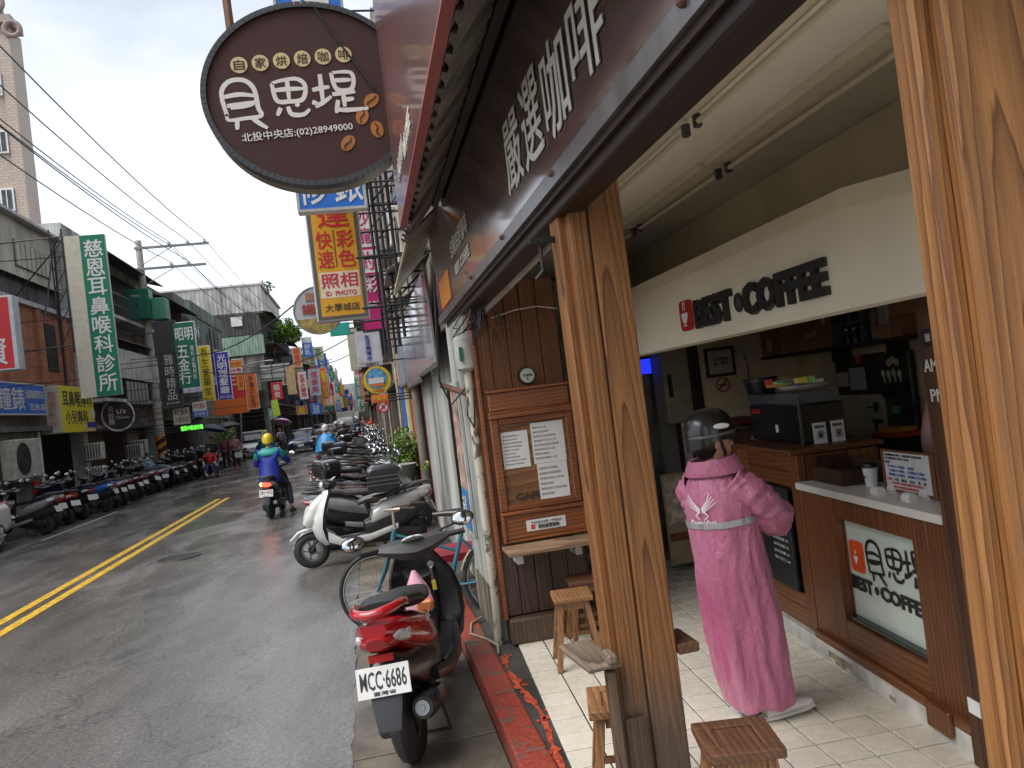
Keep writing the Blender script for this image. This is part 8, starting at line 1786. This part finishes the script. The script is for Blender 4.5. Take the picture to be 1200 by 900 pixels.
for (x0, x1, y_, z0, z1, bd, tx, tm, lab_) in data:
    sign('projecting_sign', lab_, (x0, y_, z0), X, x1 - x0, z1 - z0, .12, bd, [(WH, .02, .72, .98, .98)] if 'dairy' in lab_ else [], [(tx, tm, .2, .08, .8, .68 if 'dairy' in lab_ else .92, 1 if (z1 - z0) > (x1 - x0) * 1.2 else 0, .02)], CR if 'vertical' in lab_ else None, arm=-2.4, inset=.03)
lf = solo('advertising_flag', MB().prism([(-4.95, 2.35), (-4.55, 2.4), (-4.62, 3.3), (-4.98, 3.25)], 44, 44.02, 'Y'), LIME, 'lime yellow feather flag standing at the left kerb', 'flag')
part('pole', MB().tube([(-4.98, 44.01, 0), (-4.98, 44.01, 3.3)], .015, 5), STEEL, lf, w=True)
# far small signs on both sides, alike ones share a label
random.seed(99); grp = {}; rank = {}
fc_ = [('red', REDS), ('orange', ORG_), ('yellow', AMB), ('blue', BLU), ('green', GRN), ('white', WH), ('pink', PNK), ('teal', M((.02, .3, .28), .5)), ('cream', CRM), ('navy', NAVY)]
words = ['美髮', '藥局', '小吃', '水果', '茶', '眼鏡', '服飾', '牙科', '銀樓', '麵', '書', '書局', '米', '當鋪']
for k in range(130):
    side = random.random() < .62; cn, cm_ = random.choice(fc_); y_ = random.uniform(60, 215)
    if side: x1_ = random.uniform(-5.6, -2.6) ; x0_ = x1_ - random.uniform(.5, 1.2)
    else: x0_ = random.uniform(-.9, .4); x1_ = x0_ + random.uniform(.4, .9)
    tall = random.random() < .6; z0_ = random.uniform(2.7, 6.3); hh_ = random.uniform(1.4, 2.8) if tall else random.uniform(.5, 1.0)
    l_ = 'distant %s %s shop sign %s down the %s side' % (cn, 'vertical' if tall else 'squarish', 'some way' if y_ < 90 else 'far' if y_ < 140 else 'very far', 'left' if side else 'right')
    tm = WH if cn not in ('white', 'cream', 'yellow') else REDS
    if y_ < 120: s__ = sign('far_sign', l_, (x0_, y_, z0_), X, x1_ - x0_, hh_, .15, cm_, [], [(random.choice(words), tm, .2, .1, .8, .9, 1 if tall else 0, .02)])
    else: s__ = solo('far_sign', MB().bb(x0_, x1_, y_, y_ + .15, z0_, z0_ + hh_), cm_, l_, 'sign')
    grp.setdefault(l_, []).append(s__)
for l_, os_ in grp.items():
    if len(os_) > 1:
        for o in os_: o['group'] = l_.replace('sign', 'signs')
# right far houses
y = 16.1; k = 0; random.seed(12)
while y < 250:
    wd = random.uniform(7, 12); q = random.randrange(6)
    arcade('shop_house', 'stained %s house, %s house on the right after the blue column' % (tone[q], ordn[k]), -1, 1.15 - (.25 if y > 40 else 0) - (.8 if y > 110 else 0), y, y + wd, random.uniform(8, 11.5), WALLS[q], roof=random.choice([None, TIN, TINL]), balcony=(k % 2 == 1 and y < 100)); y += wd + .1; k += 1
arcade('shop_house', 'pale block closing the far end of the street', 1, 6, 262, 280, 13, WALLS[4], depth=20)
# street lamp
sl_ = thing('street_lamp', 'slim grey street lamp with a curved arm behind the wheelchair', 'street lamp', (-7.8, 50, 0)); part('pole', MB().tube([(-7.75, 50, 0), (-7.35, 50, 5.0), (-7.2, 50, 5.5), (-6.7, 50, 5.85), (-5.7, 50, 5.95)], .055, 8), GREY, sl_, w=True, smooth=True); part('lamp_head', MB().ell((-5.5, 50, 5.94), (.28, .12, .06), 12, 6), LGREY, sl_, w=True, smooth=True)
upole('second concrete utility pole farther up the left side', -7.2, 66, 10.0, False, True); upole('third utility pole small and far up the left side', -6.3, 104, 10.0, False, False)
upole('utility pole far up the right side', .7, 92, 9.5, False, False)
# cables
def cable(label, a, b_, sag, r=.012, mat=BLACK, grp_=None):
    pts = []; a, b_ = Vector(a), Vector(b_)
    for i in range(25):
        q = i / 24; p = a.lerp(b_, q); p.z -= sag * 4 * q * (1 - q); pts.append(p)
    o = solo('overhead_cable', MB().tube(pts, r, 5), mat, label, 'cable'); 
    if grp_: o['group'] = grp_
    return o
ends = [(-5.92, 10.25, 'rightmost overhead cable on the upper cross arm'), (-6.62, 10.25, 'second cable from the right on the upper arm'), (-7.37, 10.25, 'third overhead cable on the upper cross arm'), (-7.42, 10.15, 'overhead cable just under the third one'), (-6.67, 9.35, 'right overhead cable on the lower cross arm'), (-7.37, 9.35, 'left overhead cable on the lower cross arm')]
for x_, z_, l_ in ends:
    cable(l_ + ', striped pole to camera', (x_, 34.87, z_), (x_ + .1, -2, z_), .75, .016)
    cable(l_ + ', going away behind the striped pole', (x_, 34.87, z_), (x_ + 1.3, 66, z_ - .4), .6, .014)
for k in range(6): cable('thin telephone cable %s along the left facades' % ('highest', 'second highest', 'third', 'fourth', 'fifth', 'lowest')[k], (-8.75, 34.9, 6.3 - .42 * k), (-8.9, 4, 6.1 - .36 * k), .35 + .05 * (k % 3), .008)
cable('thick black cable sagging across the street to the photo sign', (-8.5, 35, 6.2), (-.1, 12.5, 4.3), 1.1, .016)
cable('lower black cable sagging across the street', (-8.5, 35, 5.5), (.5, 24, 4.6), 1.2, .018)
cable('black cable from the second pole across to the right houses', (-7.2, 66, 7.0), (.8, 50, 6.4), .9, .03)
# foliage
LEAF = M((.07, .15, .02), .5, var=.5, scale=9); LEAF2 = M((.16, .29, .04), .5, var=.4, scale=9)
def leaves(c, rad, n, sz, seed=0):
    random.seed(seed); mb = MB()
    for _ in range(n):
        while True:
            p = Vector((random.uniform(-1, 1), random.uniform(-1, 1), random.uniform(-1, 1)))
            if p.length < 1 and noise.noise(p * 2.2 + Vector((seed, 0, 0))) > -.18: break
        q = Vector(c) + Vector((p.x * rad[0], p.y * rad[1], p.z * rad[2])); m3 = Matrix.Rotation(random.uniform(0, 6.3), 3, 'Z') @ Matrix.Rotation(random.uniform(-1.1, 1.1), 3, 'X') @ Matrix.Rotation(random.uniform(-.8, .8), 3, 'Y'); s_ = sz * random.uniform(.6, 1.3)
        mb.add([q + m3 @ Vector(v) * s_ for v in ((0, -.5, 0), (.28, 0, .06), (0, .55, 0), (-.28, 0, .06))], [(0, 1, 2, 3)])
    return mb
bs_ = thing('potted_bush', 'bright green leafy bush in a pot among the scooters by the blue column', 'plant', (.62, 13.6, .1))
part('pot', MB().lathe([(.14, .1), (.2, .38), (.21, .40), (.18, .38)], (.62, 13.6, 0), n=16), RUST, bs_, w=True); part('stem', MB().tube([(.62, 13.6, .35), (.6, 13.6, .9), (.55, 13.6, 1.3)], .02, 6).tube([(.61, 13.6, .7), (.75, 13.5, 1.1)], .012, 5), RUST, bs_, w=True)
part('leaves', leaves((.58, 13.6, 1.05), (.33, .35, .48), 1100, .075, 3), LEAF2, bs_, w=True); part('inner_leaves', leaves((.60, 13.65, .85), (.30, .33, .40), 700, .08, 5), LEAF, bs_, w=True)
rt = thing('rooftop_tree', 'green tree leaning out over the roofs right of the white tin roof', 'tree', (-5.9, 62, 8)); part('trunk', MB().tube([(-6.4, 62, 7.5), (-6.0, 62, 8.8), (-5.3, 62, 9.6)], [.12, .08, .04], 6), RUST, rt, w=True)
for k, (c_, r_) in enumerate((((-5.2, 62, 9.3), (1.0, .9, .8)), ((-5.9, 62, 8.8), (.9, .8, .6)), ((-4.7, 62, 8.7), (.6, .6, .6)))): part('crown', leaves(c_, r_, 900, .22, 20 + k), (LEAF2, LEAF, LEAF2)[k], rt, w=True)
rt2 = thing('rooftop_tree', 'thin tree on the ridge at the top right of the white tin roof', 'tree', (-7.6, 64, 12.7)); part('trunk', MB().tube([(-7.0, 64, 12.6), (-6.8, 64, 13.6)], .05, 5), RUST, rt2, w=True); part('crown', leaves((-6.6, 64, 13.0), (.8, .6, .5), 260, .2, 31), LEAF, rt2, w=True)
st2 = thing('street_plant', 'small green shrub behind the wheelchair umbrella at the left shopfronts', 'plant', (-7.9, 46, 0)); part('leaves', leaves((-7.9, 46, 1.4), (.6, .6, 1.1), 800, .16, 41), LEAF2, st2, w=True); part('stem', MB().tube([(-7.9, 46, 0), (-7.9, 46, 1.6)], .04, 5), RUST, st2, w=True)
gl2 = solo('leaf_sprig', leaves((.72, 10.6, 1.0), (.04, .05, .10), 10, .10, 51), LEAF2, 'small bright leaf sprig growing from the red column', 'plant')
# cut wires under the beam end
wn_ = thing('wire_tangle', 'tangle of black wires hanging under the far end of the dark beam', 'wires', (.9, 5.0, 2.3)); mb = MB(); random.seed(61)
for k in range(9):
    a = Vector((.78 + random.uniform(-.08, .1), 5.05 + random.uniform(-.1, .1), 2.42)); mb.tube([a, a + Vector((random.uniform(-.12, .12), 0, -.12)), a + Vector((random.uniform(-.12, .15), 0, random.uniform(-.25, -.1))), a + Vector((random.uniform(-.05, .1), .02, random.uniform(-.05, 0)))], .006, 5)
part('wires', mb, BLACK, wn_, w=True)
cdt = thing('conduit', 'pale conduit and loose wire along the inside of the dark beam', 'conduit', (1.1, 4.5, 2.55)); part('pipe', MB().tube([(.87, 5.2, 2.40), (.87, 3.2, 2.44)], .018, 8).tube([(.90, 5.2, 2.42), (.90, 3.2, 2.46)], .012, 8), M((.35, .33, .28), .6), cdt, w=True); part('wire', MB().tube([(.92, 5.2, 2.36), (1.1, 5.2, 2.40), (1.25, 5.2, 2.41), (1.40, 5.2, 2.38)], .004, 5), WHITE, cdt, w=True)
lhk = thing('lamp_bracket', 'black iron bracket with a hook on the street side of the middle post', 'bracket', (.7, 2.7, 2.4)); part('plate', MB().bb(.66, .76, 2.72, 2.745, 2.35, 2.37), BLACK, lhk, w=True); part('hook', MB().tube([(.70, 2.74, 2.34), (.70, 2.74, 2.25), (.67, 2.74, 2.22)], .008, 6), BLACK, lhk, w=True)
hose = thing('hose_loop', 'thin beige hose lying curled on the pavement by the white wall foot', 'hose', (.62, 5.9, .12)); part('hose', MB().tube([(.70, 6.0, .13), (.60, 5.85, .135), (.56, 5.6, .135), (.66, 5.4, .13), (.70, 5.25, .128), (.68, 5.1, .126)], .009, 6), M((.3, .26, .18), .6), hose, w=True)

bpy.data.scenes.remove(TMP)
